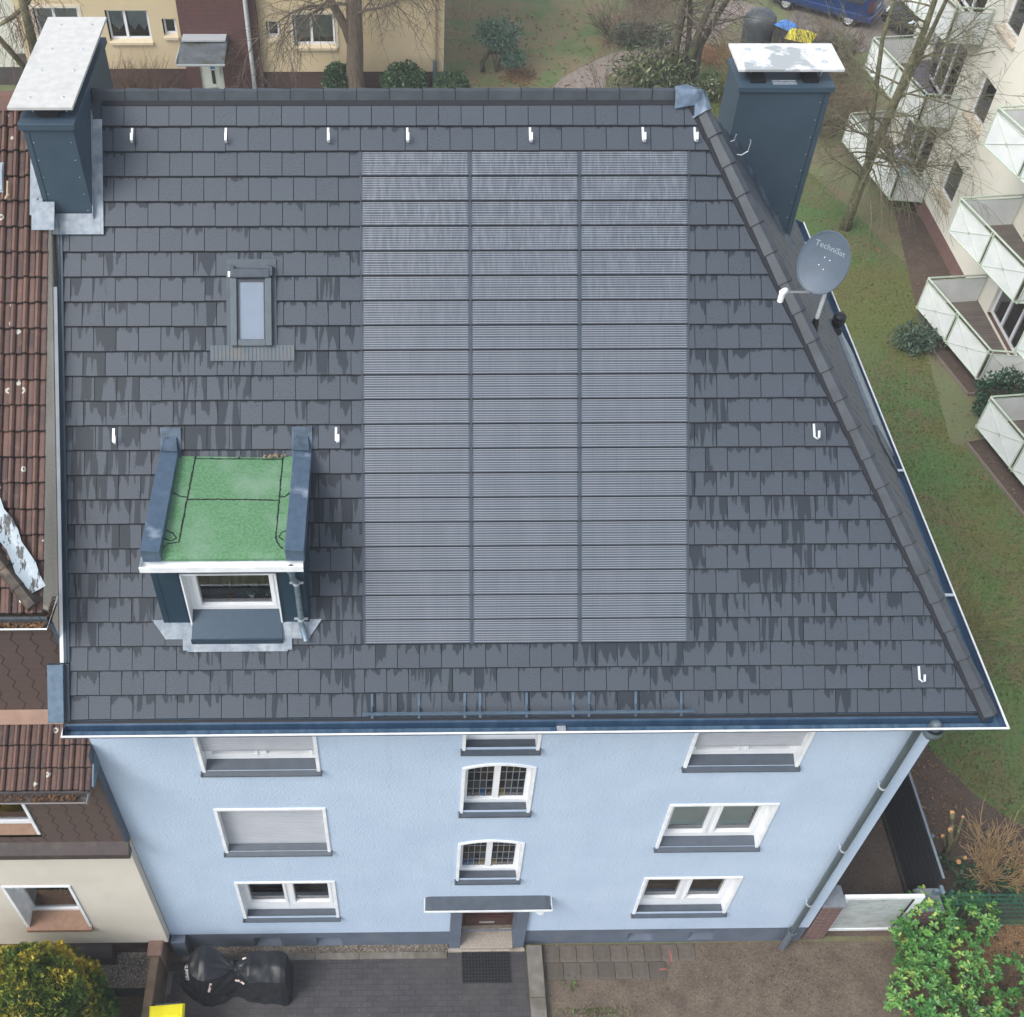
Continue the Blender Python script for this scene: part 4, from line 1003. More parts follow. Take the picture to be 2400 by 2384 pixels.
# the tiles step back along the chimney, whose lead covers them
nroof = t.build('roof', M['pan'], nb, smooth=False)
t = MB(); cap_run(t, np.array([-10.2, 5.68, 14.89]), np.array([-4.9, 5.68, 14.89]), np.array([0, 1.0, 0]), np.array([0, 0, 1.0]), .4, hw=.14, hh=.09)
t.build('ridge_cap', M['pan'], nroof)
t = MB(); f = lambda y, o: (UA+ue*((y-UA[1])/ue[1])+un*o)
for (xa, ya, yb) in ((-5.0, 4.2, 5.2),): pass
def uq(mb, x0, x1, y0, y1, o0, o1, m=0):
    P = lambda x, y, o: np.array([x, 0, 0])+f(y, o)
    mb.hexa([P(x0, y0, o0), P(x1, y0, o0), P(x1, y1, o0), P(x0, y1, o0), P(x0, y0, o1), P(x1, y0, o1), P(x1, y1, o1), P(x0, y1, o1)], m)
uq(t, -5.03, -4.86, 4.46, 5.3, .075, .085); uq(t, -5.0, -4.70, 4.30, 4.60, .08, .094)
t.build('flashing', M['lead'], nroof, bevel=.004)
t = MB()
for i in range(3): uq(t, -5.62+i*.085, -5.56+i*.085, 4.72, 5.0, .08, .10)
uq(t, -5.64, -5.38, 4.70, 5.02, .075, .088); t.build('lead_patch', M['lead'], nroof, bevel=.005)
t = MB(); P0 = np.array([-5.32, 0, 0])
t.tube([P0+f(4.82, .09), P0+f(4.66, .10), P0+f(4.62, .16), P0+np.array([.05, 0, 0])+f(4.66, .19)], .018, 6); t.build('roof_hook', mk('old_hook', 'a8987a', '8f8068', 9, .6), nroof)
t = MB(); uq(t, -5.9, -5.62, 4.95, 5.22, .08, .16); t.build('vent_tile', M['black_rubber'], nroof, bevel=.02)
# small hipped corner with its mossy hip tiles and the lead valley beside it
M['moss_pan'] = mk('mossy_hip_tile', '4d443c', '39332e', 8, .8, bump=.5, bscale=40, c3='75685a', s3=7)
def atU(u, v, o=.07):
    d = _ray(u, v); return CAM+d*((un @ (UA-CAM)+o)/(un @ d))
t = MB(); va, vb = atU(-20, 1180, .05), atU(88, 1385, .05); sd_ = (vb-va)/np.linalg.norm(vb-va); wv = np.cross(un, sd_)
for i in range(8):
    for j in range(3):
        P = lambda i, j: va+(vb-va)*i/8+wv*(-.10+.085*j+.02*math.sin(i*1.9+j))+un*(.05+(.03 if j in (0, 3) else .0)+.012*math.sin(i*2.3+j*2))
        t.face([P(i, j), P(i+1, j), P(i+1, j+1), P(i, j+1)])
def valley_mat():
    q = NT('painted_valley'); v = q.pos(); c = q.mix(q.ramp(q.noise(v, 6, 6, .65, stretch=(1.6, .6, .6)), .52, .56), lin('93a0a8'), lin('1f2327')); q.lk(c, q.b.inputs['Base Color']); q.set(Roughness=.35); q.bump(q.noise(v, 14, 3), .4, .02); return q.m
t.build('valley', valley_mat(), nroof, smooth=True)
t = MB(); ha, hb = atU(-25, 1290, .12), atU(78, 1420, .12); cap_run(t, hb, ha, np.cross((ha-hb)/np.linalg.norm(ha-hb), un), un, .36, hw=.12, hh=.07)
t.build('hip_cap', M['moss_pan'], nroof)
# rendered cheek above the blue house's verge
t = MB(); xc = -4.80
rz = lambda y: rp(0, y)[2]+.02
uz = lambda y: UA[2]+(y-UA[1])*(UB[2]-UA[2])/(UB[1]-UA[1])
t.prism([(xc, .49, rz(.0)-.9), (xc, 4.2, rz(4.2)-.3), (xc, 5.5, rz(5.4)-.2), (xc, 4.6, uz(4.6)-.01), (xc, .49, uz(.49)-.02)][::-1], (-.18, 0, 0))
t.build('cheek', mk('pebble_render', 'e4d9c6', 'd0c4b1', 30, .9, bump=.6, bscale=60, c3='ebe1d0', s3=2), nb)
# front of the upper storey
def shingle_mat():
    q = NT('brown_shingle'); uv = q.uv(); sx = q.new('SeparateXYZ'); q.lk(uv, sx.inputs[0]); u, v = sx.outputs[0], sx.outputs[1]
    row = q.math('MULTIPLY', v, 1/.145); fr = q.math('FRACT', row)
    tri = q.math('ABSOLUTE', q.math('SUBTRACT', q.math('FRACT', q.math('MULTIPLY', row, .5)), .5))
    x = q.math('MULTIPLY_ADD', u, 1/.27, q.math('MULTIPLY', tri, .55)); fx = q.math('FRACT', x)
    j = q.math('LESS_THAN', fx, .07); h = q.math('LESS_THAN', fr, .08); ln = q.math('MAXIMUM', j, q.math('MULTIPLY', h, .25))
    c = q.mix(q.noise(uv, 6, 4), lin('5b4c48'), lin('50433f')); c = q.mix(q.math('MULTIPLY', ln, .85), c, lin('171313')); q.lk(c, q.b.inputs['Base Color']); q.set(Roughness=.6)
    q.bump(q.math('SUBTRACT', fr, q.math('MULTIPLY', ln, 1.0)), .35, .008); return q.m
M['shingle'] = shingle_mat()
t = MB(); t.box(-11, -4.82, .47, .60, 7.70, 10.45); t.build('wall', M['shingle'], nb)
t = MB(); t.box(-4.83, -4.795, .445, .475, 7.7, 10.25); t.build('corner_trim', M['blue_steel'], nb)
g_ = MB(); pr_ = [(.0, .08), (.02, .05), (.03, -.06), (.12, -.07), (.16, .0)]
def ngutter(pts_line, drop=0):
    for (p, q, out) in pts_line:
        p, q, out = np.array(p), np.array(q), np.array(out)
        for i in range(len(pr_)-1):
            (a, h), (b_, k_) = pr_[i], pr_[i+1]; up_ = np.array([0, 0, 1.0])
            g_.face([p+out*a+up_*h, p+out*b_+up_*k_, q+out*b_+up_*k_, q+out*a+up_*h], 0)
c0 = F(108, 1470, .2); c1 = G(134, 1396, 10.52)
ngutter([((-11, .36, 10.45), (c0[0]-.02, .36, 10.45), (0, -1.0, 0)), ((c0[0]-.12, .34, 10.45), (c1[0]-.14, c1[1], 10.47), (.93, -.37, 0))])
g1 = g_.build('gutter', mk('old_gutter', '4a5258', '3b4247', 8, .5, .2), nb)
t = MB(); t.tube([(-11, .20, 10.47), (c0[0], .20, 10.47), (c1[0], c1[1], 10.5)], .012, 6); t.build('gutter_lip', M['white_metal'], g1)
def litter_card(mb, n, x0, x1, y0, y1, z, s, cols=1.0):
    for i in range(n):
        c = np.array([random.uniform(x0, x1), random.uniform(y0, y1), z+random.uniform(0, .03)]); a = random.uniform(0, 6.28); sz = s*random.uniform(.5, 1.2)
        e1 = np.array([math.cos(a), math.sin(a), random.uniform(-.5, .5)])*sz; e2 = np.array([-math.sin(a), math.cos(a), random.uniform(-.5, .5)])*sz*.6
        mb.face([c-e1, c-e2*.9, c+e1, c+e2], 0, None, (random.random()*cols, random.random(), 0))
M['dead'] = leaf_material('dead_leaf', ['5d4632', '7c5a3c', '96714c', '3d3027'], .8)
t = MB(); litter_card(t, 260, -6.2, c0[0]-.05, .22, .36, 10.42, .03); litter_card(t, 120, c0[0]-.16, c1[0]-.02, .4, c1[1], 10.46, .035); t.build('leaf_debris', M['dead'], g1)
# lower roof over the bay, its gutter, and the shingled wall below
LA = np.array([0, -.50, 7.42]); LB = np.array([0, .47, 7.98]); le = (LB-LA)/np.linalg.norm(LB-LA); lnn = np.array([0, -le[2], le[1]]); ll = float(np.linalg.norm(LB-LA))
le_x = -4.72
t = MB(); pantiles(t, LA, EX, le, lnn, -9.82, le_x, 0, ll-.14, 3, .165); lr = t.build('roof', M['pan'], nb)
t = MB(); P = lambda x, s_, o: np.array([x, 0, 0])+LA+le*s_+lnn*o
t.hexa([P(-11, ll-.16, .06), P(-4.86, ll-.16, .06), P(-4.86, ll, .07), P(-11, ll, .07), P(-11, ll-.16, .085), P(-4.86, ll-.16, .085), (-4.86, .465, 8.10), (-11, .465, 8.10)])
t.build('apron', mk('copper_apron', '8a6a55', '7b5d4b', 5, .5), lr)
t = MB(); t.prism([(le_x+.01, -.45, 7.38), (le_x+.01, .0, 7.36), (le_x+.01, .0, 7.75), (le_x+.01, -.45, 7.45)], (.025, 0, 0)); t.build('barge', M['blue_steel'], lr)
g_ = MB(); ngutter([((-11, -.50, 7.36), (-4.76, -.50, 7.36), (0, -1.0, 0))]); g2 = g_.build('gutter', [mk('brown_gutter', '4b4444', '3d3838', 9, .6)], nb)
t = MB(); t.tube([(-11, -.66, 7.36), (-4.76, -.66, 7.36)], .012, 6); t.box(-4.77, -4.755, -.66, -.48, 7.29, 7.38); t.build('gutter_lip', mk('gutter_lip_grey', '7a7674', rough=.6), g2)
t = MB(); litter_card(t, 240, -6.6, -4.9, -.62, -.52, 7.33, .028, .3); t.build('leaf_debris', M['dead'], g2)
t = MB(); yq = -.17
wall_with_openings(t, -11, -4.71, 5.05, 7.36, yq, [(-7.4, -6.02, 5.35, 6.9)])
t.box(-4.71, -4.70, yq+.001, -.002, 4.9, 7.9)
t.face([(-4.715, yq+.001, 7.2), (-4.715, -.003, 7.2), (-4.715, -.003, 7.95), (-4.715, yq+.001, 7.75)]); t.build('wall', M['shingle'], nb)
t = MB(); t.box(-4.722, -4.692, yq-.012, -.003, 4.98, 7.86); t.build('corner_trim', mk('dark_trim', '3b4654', '343e4b', 5, .4), nb)
t = MB(); t.hexa([(-11, -.33, 4.78), (-4.66, -.33, 4.78), (-4.66, -.17, 4.78), (-11, -.17, 4.78), (-11, -.33, 4.93), (-4.66, -.33, 4.93), (-4.66, -.165, 5.09), (-11, -.165, 5.09)]); t.build('cornice', mk('brown_cornice', '453a38', '3a3230', 6, .6, c3='4d5040', s3=4), nb, bevel=.008)
# cream storey with its window
M['cream'] = mk('cream_render', (.60, .56, .485), (.565, .525, .45), 2.0, .9, bump=.35, bscale=50, c3=(.52, .48, .41), s3=.7, lo3=.55, hi3=.8)
t = MB(); wz = (-7.2, -5.98, 1.56, 3.43)
wall_with_openings(t, -11, -4.71, .80, 4.80, yq, [(-7.2, -5.98, 1.58, 3.43)])
for q in ([(-7.2, yq, 1.58), (-7.2, .2, 1.58), (-7.2, .2, 3.43), (-7.2, yq, 3.43)], [(-5.98, yq, 3.43), (-5.98, .2, 3.43), (-5.98, .2, 1.58), (-5.98, yq, 1.58)]): t.face(q)
t.face([(-4.71, yq, .8), (-4.71, -.002, .8), (-4.71, -.002, 4.8), (-4.71, yq, 4.8)]); t.face([(-11, yq, .8), (-11, .1, .8), (-4.71, .1, .8), (-4.71, yq, .8)]); t.build('wall', M['cream'], nb)
def simple_window(parent, a, b, c, d, y, depth=.18, sash=2, frame=M['white'], trim=True, sillm=None, sill_out=.06, blind=None, glassm=None, trimm=None, back=M['dark_room']):
    w = MB(); t = .05
    yy = y+depth
    w.box(a, b, yy, yy+.06, c, c+.09); w.box(a, b, yy, yy+.06, d-.07, d); w.box(a, a+.07, yy, yy+.06, c+.09, d-.07); w.box(b-.07, b, yy, yy+.06, c+.09, d-.07)
    if sash == 2: mx_ = a+(b-a)*.42; w.box(mx_-.05, mx_+.05, yy-.01, yy+.06, c+.09, d-.07)
    o = w.build('window', frame, parent)
    w = MB(); w.face([(a+.02, yy+.04, c+.03), (b-.02, yy+.04, c+.03), (b-.02, yy+.04, d-.03), (a+.02, yy+.04, d-.03)]); w.build('pane', glassm or M['glass'], o)
    w = MB(); w.box(a-.1, b+.1, yy+.09, yy+.9, c-.15, d+.1, 0, skip=(2,)); w.build('room', back, o)
    if trim:
        w = MB(); w.box(a-.05, a, y-.02, yy, c-.02, d+.05); w.box(b, b+.05, y-.02, yy, c-.02, d+.05); w.box(a, b, y-.02, yy, d, d+.05); w.build('surround', trimm or M['white_metal'], o)
    if sillm:
        w = MB(); w.hexa([(a-.05, y-sill_out, c-.14), (b+.05, y-sill_out, c-.14), (b+.05, yy, c-.1), (a-.05, yy, c-.1), (a-.05, y-sill_out, c-.05), (b+.05, y-sill_out, c-.05), (b+.05, yy-.002, c+.02), (a-.05, yy-.002, c+.02)]); w.build('sill', sillm, o)
    if blind:
        w = MB(); z0 = c+(d-c)*blind[1]; w.face([(a+.05, yy+.07, z0), (b-.05, yy+.07, z0), (b-.05, yy+.07, d-.03), (a+.05, yy+.07, d-.03)]); w.build('blind', blind[0], o)
    return o
M['brown_sill'] = mk('brown_sill', '8b6b55', '7c5f4b', 8, .6)
w = simple_window(nb, -7.14, -6.04, 1.66, 3.37, yq, .28, 1, sillm=M['brown_sill'], sill_out=.07)
w = simple_window(nb, -7.4, -6.06, 5.42, 6.85, yq, .16, 1, sillm=M['brown_sill'], sill_out=-.0, blind=(mk('mint_blind', '9db5ad', '8fa8a1', 3, .7), .45))
lf4 = leaf_material('orchid_leaf', ['4c5a4c', '3c4a40'], .5)
t = thing('potted_plant', (-6.35, .30, 1.8), 'pale flowering houseplant behind the cream house window', 'plant')
p = MB(); p.lathe((-6.35, .33, 1.72), (0, 0, 1), [(0, 0), (.05, 0), (.07, .12), (.06, .12), (0, .1)], 14); p.build('pot', M['white'], t, smooth=True, angle=40)
p = MB()
for i in range(14):
    a = random.uniform(0, 6.28); c = np.array([-6.35+.13*math.cos(a), .33+.06*math.sin(a), 1.88+random.uniform(0, .1)]); e1 = np.array([math.cos(a), .3*math.sin(a), .2])*.1; e2 = np.array([-math.sin(a)*.05, .02, .04])
    p.face([c-e1*.6, c-e2, c+e1, c+e2], 0, None, (random.random(), random.random()*.6, 0))
for i in range(26):
    c = np.array([-6.42+random.gauss(0, .09), .33+random.gauss(0, .03), 2.15+random.gauss(0, .08)]); a = random.uniform(0, 6.28); e1 = np.array([math.cos(a), 0, math.sin(a)])*.035; e2 = np.array([-math.sin(a), .3, math.cos(a)])*.03
    p.face([c-e1, c-e2, c+e1, c+e2], 1)
p.tube([(-6.35, .33, 1.8), (-6.4, .33, 2.1)], .006, 5); p.build('foliage', [lf4, mk('white_petal', 'd9dcd8', rough=.6)], t)
# brown base, coal hatch
t = MB(); t.box(-11, -4.73, -.05, .2, -.1, .80); t.build('plinth', mk('brown_plinth', '57423b', '49372f', 3, .8, c3='3a3028', s3=1.5), nb)
t = MB(); t.hexa([(-6.55, -.30, 0), (-5.85, -.30, 0), (-5.85, -.05, 0), (-6.55, -.05, 0), (-6.55, -.30, .38), (-5.85, -.30, .38), (-5.85, -.055, .52), (-6.55, -.055, .52)]); t.build('cellar_hatch', mk('dark_hatch', '3a3838', '2f2d2d', 5, .7), nb)
# ================================================================== GROUND
def ground_mat():
    t = NT('ground_earth'); v = t.pos(); n1 = t.noise(v, .35, 6, .6); n2 = t.noise(v, 3.2, 6, .7); n3 = t.noise(v, 14, 4, .7)
    c = t.mix(t.ramp(n2, .38, .62), lin('72654f'), lin('5f5a45')); c = t.mix(t.math('MULTIPLY', t.ramp(n1, .42, .58), .85), c, lin('65704a'))
    c = t.mix(t.math('MULTIPLY', t.ramp(n3, .5, .7), .5), c, lin('433b2f')); c = t.mix(t.math('MULTIPLY', t.ramp(t.noise(v, 40, 3), .62, .7), .5), c, lin('8d7558'))
    t.lk(c, t.b.inputs['Base Color']); t.set(Roughness=.95); t.bump(n3, .6, .03); return t.m
def lawn_mat():
    t = NT('lawn_turf'); v = t.pos(); n1 = t.noise(v, .5, 6, .68); n2 = t.noise(v, 2.2, 7, .72); n3 = t.noise(v, 11, 5, .75); n4 = t.noise(v, .22, 3, .5); n5 = t.noise(v, 34, 4, .7)
    c = t.mix(t.ramp(n2, .40, .60), lin('55693a'), lin('665d41')); c = t.mix(t.math('MULTIPLY', t.ramp(n1, .46, .60), .75), c, lin('466e36'))
    c = t.mix(t.math('MULTIPLY', t.ramp(n4, .5, .60), .6), c, lin('605e28')); c = t.mix(t.math('MULTIPLY', t.ramp(n3, .48, .64), .62), c, lin('262b1a'))
    c = t.mix(t.math('MULTIPLY', t.ramp(n5, .56, .68), .55), c, lin('8a8c5a')); c = t.mix(t.math('MULTIPLY', t.ramp(n5, .44, .32), .5), c, lin('1f2416'))
    t.lk(c, t.b.inputs['Base Color']); t.set(Roughness=.95); t.bump(n3, .8, .05); return t.m
def soil_mat(name, a, b, c_, chips='8d7a62', chip=.62):
    t = NT(name); v = t.pos(); n2 = t.noise(v, 2.2, 6, .7); n3 = t.noise(v, 20, 4, .7)
    c = t.mix(t.ramp(n2, .36, .64), lin(a), lin(b)); c = t.mix(t.math('MULTIPLY', t.ramp(n3, .45, .7), .7), c, lin(c_)); c = t.mix(t.math('MULTIPLY', t.ramp(t.noise(v, 42, 2, .5), chip, chip+.05), .7), c, lin(chips))
    t.lk(c, t.b.inputs['Base Color']); t.set(Roughness=.92); t.bump(n3, .6, .03); return t.m
M['ground'] = ground_mat(); M['lawn'] = lawn_mat()
M['soil'] = soil_mat('garden_soil', '5c4e45', '493d36', '30281f'); M['path_soil'] = soil_mat('trodden_earth', '62554b', '55493f', '40362f', '908272', .66); M['front_soil'] = soil_mat('front_earth', '6e6254', '574b41', '3a312a', '95866f', .64)
def sheet(name, pts, z, mt, kind='structure', n=1):
    b = MB(); b.face([(x, y, z) for x, y in pts], 0); o = b.build(name, mt); return tag(o, kind=kind)
sheet('ground', [(-75, -45), (75, -45), (75, 105), (-75, 105)], -.012, M['ground'])
sheet('lawn', [(8.6, 7), (8.6, 5.5), (11.2, 4.9), (12.6, 2.6), (16, 1.6), (30, 1.6), (30, 9.0), (15.2, 14.0), (15.78, 18.3), (16.5, 22), (15.6, 25), (14.5, 28), (12, 33), (9.2, 33.2), (8.6, 20)], -.004, M['lawn'])
sheet('lawn', [(9.0, 32.0), (13.2, 32.0), (13.4, 35.3), (11.6, 36.2), (9.0, 34.5)], .0, M['lawn'])
sheet('lawn', [(1.5, 34.5), (5.6, 34.2), (7.6, 36.4), (9.6, 41), (10, 60), (2, 60)], -.006, mk('rear_turf', '6a6d49', '77694f', 1.3, .95, bump=.7, bscale=16, c3='596a3e', s3=.6, lo3=.5, hi3=.6, bdist=.03))
sheet('soil_bed', [(15.79, 18.36), (16.32, 15.97), (17.7, 15.9), (17.7, 25.6), (16.9, 25.4), (16.2, 21)], .004, M['soil'])
sheet('soil_bed', [(15.61, 13.98), (17.7, 14.15), (17.7, 8), (16.9, 8), (16.21, 11.39)], .004, M['soil'])
sheet('soil_bed', [(10.15, 6.0), (10.15, .4), (15.2, .4), (13.2, 2.2), (12.2, 3.2), (11.3, 4.8)], .0, M['soil'])
sheet('soil_bed', [(7.8, .1), (10.1, .1), (10.1, 7), (7.7, 7)], -.002, M['path_soil'])
sheet('soil_bed', [(2.4, .0), (9.9, .0), (9.6, -4), (2.4, -4)], -.003, M['front_soil'])
sheet('soil_bed', [(-12, -4), (-5.0, -4), (-5.0, .0), (-12, .0)], -.003, M['soil'])
sheet('leaf_ground', [(9.7, .28), (15, .28), (15, -4), (9.4, -4), (9.4, -.6)], .002, soil_mat('leafy_earth', '7a5f42', '5d4732', '33271c', 'b08b5e', .55))
sheet('path', [(5.4, 33.6), (7.7, 33.7), (8.0, 35.0), (9.3, 36.2), (11.2, 36.9), (12.3, 37.4), (13.6, 39.3), (15.5, 41.2), (14.2, 42.2), (12.2, 39.4), (10.6, 37.7), (8.4, 36.9), (7.2, 35.9), (6.2, 34.9)], .004, mk('path_gravel', '8a7f76', '776d65', 6, .9, bump=.3, bscale=40))
sheet('yard', [(13.7, 38.2), (16.6, 40.2), (20, 48), (45, 48), (45, 33.5), (26, 34.5), (20.6, 37.2), (17.5, 36.9), (15.5, 38.6)], .006, mk('wet_asphalt', '76706a', '655f5a', 2.5, .7, bump=.3, bscale=50, c3='857d73', s3=.6))
# paved forecourt
def paver_mat():
    t = NT('forecourt_paver'); uv = t.uv(); b = t.new('TexBrick'); t.lk(uv, b.inputs['Vector']); b.inputs['Scale'].default_value = 1; b.inputs['Brick Width'].default_value = .205; b.inputs['Row Height'].default_value = .105
    b.inputs['Mortar Size'].default_value = .006; b.inputs['Color1'].default_value = (*lin('403e42'), 1); b.inputs['Color2'].default_value = (*lin('343336'), 1); b.inputs['Mortar'].default_value = (*lin('262425'), 1)
    n = t.noise(uv, 1.2, 6, .6); c = t.mix(t.math('MULTIPLY', t.ramp(n, .42, .66), .65), b.outputs[0], lin('4a4644')); c = t.mix(t.math('MULTIPLY', t.ramp(t.noise(uv, 4, 5, .6), .6, .75), .3), c, lin('3b4034'))
    c = t.mix(t.math('MULTIPLY', t.ramp(t.noise(uv, 38, 2, .5), .70, .72), .8), c, lin('9a948a')); t.lk(c, t.b.inputs['Base Color']); t.set(Roughness=.62); t.bump(t.math('SUBTRACT', 1.0, b.outputs[1]), .35, .006); return t.m
sheet('forecourt', [(-4.78, -.24), (.60, -.24), (.60, -.14), (2.20, -.14), (2.20, -4), (-5.0, -4)], .0, paver_mat())
M['conc'] = mk('old_concrete', '77736c', '65615a', 5, .85, bump=.4, bscale=40, c3='52503f', s3=2.2, lo3=.52, hi3=.75)
b = MB()
for i in range(6):
    x = -4.55+i*.865; b.box(x, x+.858, -.245, -.12, -.1, .035)
kb = b.build('edging_stones', M['conc'], bevel=.006); tag(kb, kind='structure')
sheet('gravel_strip', [(-4.5, -.125), (.66, -.125), (.66, .03), (-4.5, .03)], .012, soil_mat('gravel', '6d655b', '544c43', '2f2a26', '9c948a', .55))
t = thing('garden_kerb', (2.35, -1.5, 0), 'long grey concrete kerb between the dark forecourt and the bare bed', 'kerb')
b = MB()
for i in range(5): b.box(2.205, 2.50, -.06-i*1.0-.995, -.06-i*1.0, -.1, .16)
b.build('kerb', M['conc'], t, bevel=.012)
M['slab'] = [mk('paving_slab', c, d, 5, .85, bump=.35, bscale=40, c3='4b463c', s3=2.5) for c, d in (('625a52', '554e47'), ('6a6159', '5b534b'), ('5a524a', '4e4740'))]
for j in range(2):
    for i in range(9-(j*2)):
        x = 2.52+i*.335+(.0 if j == 0 else .05); y = -.03-j*.335
        b = MB(); dz = random.uniform(-.004, .004); g = .006
        b.hexa([(x+g, y-.33+g, -.05), (x+.335-g, y-.33+g, -.05), (x+.335-g, y-g, -.05), (x+g, y-g, -.05), (x+g, y-.33+g, .018+dz), (x+.335-g, y-.33+g, .018-dz), (x+.335-g, y-g, .02+dz), (x+g, y-g, .02)])
        o = b.build('paving_slab', M['slab'][(i*3+j*5+i*i) % 3], loc=(x, y, 0), bevel=.004); tag(o, kind='structure')
b = MB(); pts = [(5.02, -.14), (5.05, -.25), (5.04, -.38)]
for (p, q) in zip(pts[:-1], pts[1:]): b.face([(p[0]-.015, p[1], .026), (p[0]+.02, p[1], .026), (q[0]+.02, q[1], .026), (q[0]-.015, q[1], .026)][::-1])
b.face([(4.78, -.50, .026), (4.93, -.50, .026), (4.93, -.53, .026), (4.78, -.53, .026)][::-1])
tag(b.build('paint_mark', mk('red_paint', '9a5a58', '85504e', 14, .9)), kind='structure')
# ================================================================== YELLOW HOUSE BEYOND
YB = 34.0
yh = thing('apartment_house', (-5, YB, 0), 'ochre yellow house with a red brick stair tower beyond the ridge', 'house')
M['ochre'] = mk('ochre_render', (.585, .475, .305), (.55, .45, .285), 1.5, .9, bump=.2, bscale=40, c3=(.52, .41, .24), s3=.5, lo3=.55, hi3=.85)
M['brick'] = brick_material('dark_red_brick', '5c3430', '4b2b29', '584844', .25, .078, .010, vary='6b4038')
M['brick_p'] = brick_material('plinth_brick', '5a3d36', '4a322d', '51443d', .25, .078, .010, vary='463a34')
wA = [(-14.1, -12.4, 1.9, 3.25), (-11.42, -9.81, 1.95, 3.15), (-9.33, -8.81, 2.15, 2.83), (-5.42, -4.91, 2.05, 2.73), (-4.40, -2.80, 1.73, 3.0)]
b = MB()
wall_with_openings(b, -14.78, -8.64, .85, 9.0, YB, wA[:3]); wall_with_openings(b, -5.72, 1.35, .72, 9.0, YB, wA[3:])
b.face([(1.35, YB, 0.7), (1.35, YB+10, .7), (1.35, YB+10, 9), (1.35, YB, 9)]); b.build('wall', M['ochre'], yh)
b = MB(); b.box(-14.78, -8.64, YB+.03, YB+.3, -.1, .85); b.box(-5.72, 1.34, YB+.03, YB+.3, -.1, .72); b.build('plinth', M['brick_p'], yh)
b = MB(); wall_with_openings(b, -8.64, -5.72, -.1, 9.0, YB-.3, [(-8.14, -7.23, .05, 2.15)])
for x in (-8.64, -5.72): b.face([(x, YB-.3, -.1), (x, YB+.05, -.1), (x, YB+.05, 9), (x, YB-.3, 9)][:: -1 if x < -7 else 1])
b.build('stair_tower', M['brick'], yh)
oc_sill = mk('ochre_sill', (.62, .52, .36), (.55, .46, .32), 5, .8)
cur = mk('lace_curtain', 'a9b4b8', '98a4a9', 4, .9); bl2 = mk('grey_blind', 'a3adb0', '98a3a6', 4, .8)
for i, o in enumerate(wA):
    big = i in (0, 1, 4)
    w = simple_window(yh, o[0]+.03, o[1]-.03, o[2]+.03, o[3]-.02, YB, .14, 2 if big else 1, trim=False, sillm=oc_sill, sill_out=.09)
    if i == 1:
        c = MB()
        for (s, e, n) in ((o[0]+.13, o[0]+.62, 1), (o[0]+.78, o[1]-.1, 2)):
            for k in range(n):
                x0, x1 = s+(e-s)*k/n, s+(e-s)*(k+1)/n; c.face([(x0, YB+.22, o[3]-.6), ((x0+x1)/2, YB+.22, o[3]-.85), (x1, YB+.22, o[3]-.6), (x1, YB+.22, o[3]), (x0, YB+.22, o[3])])
        c.build('curtain', cur, w)
    if i in (0, 4):
        c = MB(); z0 = o[2]+(.28 if i == 4 else .1); c.face([(o[0]+.08, YB+.23, z0), (o[1]-.08, YB+.23, z0), (o[1]-.08, YB+.23, o[3]), (o[0]+.08, YB+.23, o[3])]); c.build('blind', bl2, w)
        c = MB(); t_ = .11; c.box(o[0]-t_, o[0], YB-.02, YB+.1, o[2]-.02, o[3]+t_); c.box(o[1], o[1]+t_, YB-.02, YB+.1, o[2]-.02, o[3]+t_); c.box(o[0], o[1], YB-.02, YB+.1, o[3], o[3]+t_); c.build('surround', mk('cream_surround', (.66, .6, .48), (.6, .54, .43), 6, .8), w)
b = MB(); b.box(-8.14, -7.23, YB-.22, YB-.16, .05, 2.15); d_ = b.build('door', mk('white_door', 'cdd2c8', 'c3c8bf', 4, .5), yh)
b = MB(); b.box(-7.72, -7.55, YB-.232, YB-.222, .95, 1.2); b.build('window', mk('door_blue_glass', '3d78a8', rough=.2), d_)
b = MB(); b.box(-7.70, -7.57, YB-.232, YB-.222, .35, .9); b.build('window', mk('door_dark_glass', '2b3238', rough=.2), d_)
b = MB(); b.box(-7.36, -7.33, YB-.26, YB-.23, .75, 1.15); b.box(-7.78, -7.5, YB-.235, YB-.222, .14, .2); b.build('handle', M['steel'], d_)
b = MB(); b.hexa([(-8.62, 31.95, 1.98), (-6.86, 31.95, 1.98), (-6.86, 33.7, 2.2), (-8.62, 33.7, 2.2), (-8.62, 31.95, 2.06), (-6.86, 31.95, 2.06), (-6.86, 33.7, 2.32), (-8.62, 33.7, 2.32)])
cp = b.build('canopy', mk('canopy_zinc', '6d747a', '565e64', 2.2, .45, .2, c3='4c4b3c', s3=1.6, lo3=.5, hi3=.65), yh)
b = MB(); b.box(-8.66, -6.82, 31.93, 31.96, 2.0, 2.07); b.box(-8.66, -8.62, 31.95, 33.7, 2.1, 2.17); b.box(-8.55, -6.9, 33.2, 33.7, 2.32, 2.38); b.build('canopy_trim', mk('zinc_edge', 'a8adb0', rough=.4), cp)
b = MB(); b.tube([(-6.05, YB-.42, 9), (-6.05, YB-.42, .1)], .085, 12); b.build('downpipe', mk('white_pipe', 'b9bcbf', 'a8abad', 6, .5), yh, smooth=True, angle=60)
b = MB(); b.tube([(1.0, YB-.1, 9), (1.0, YB-.1, 1.2)], .055, 10); b.tube([(1.0, YB-.1, 1.25), (1.0, YB-.1, 0)], .08, 10, 1); b.build('downpipe', [mk('ochre_pipe', (.45, .37, .25), (.4, .33, .22), 6, .5), M['zinc']], yh, smooth=True, angle=60)
b = MB(); b.box(-3.1, -2.35, YB+.02, YB+.04, .25, .62); b.build('cellar_window', mk('cellar_dark', '2c2826', rough=.6), yh)
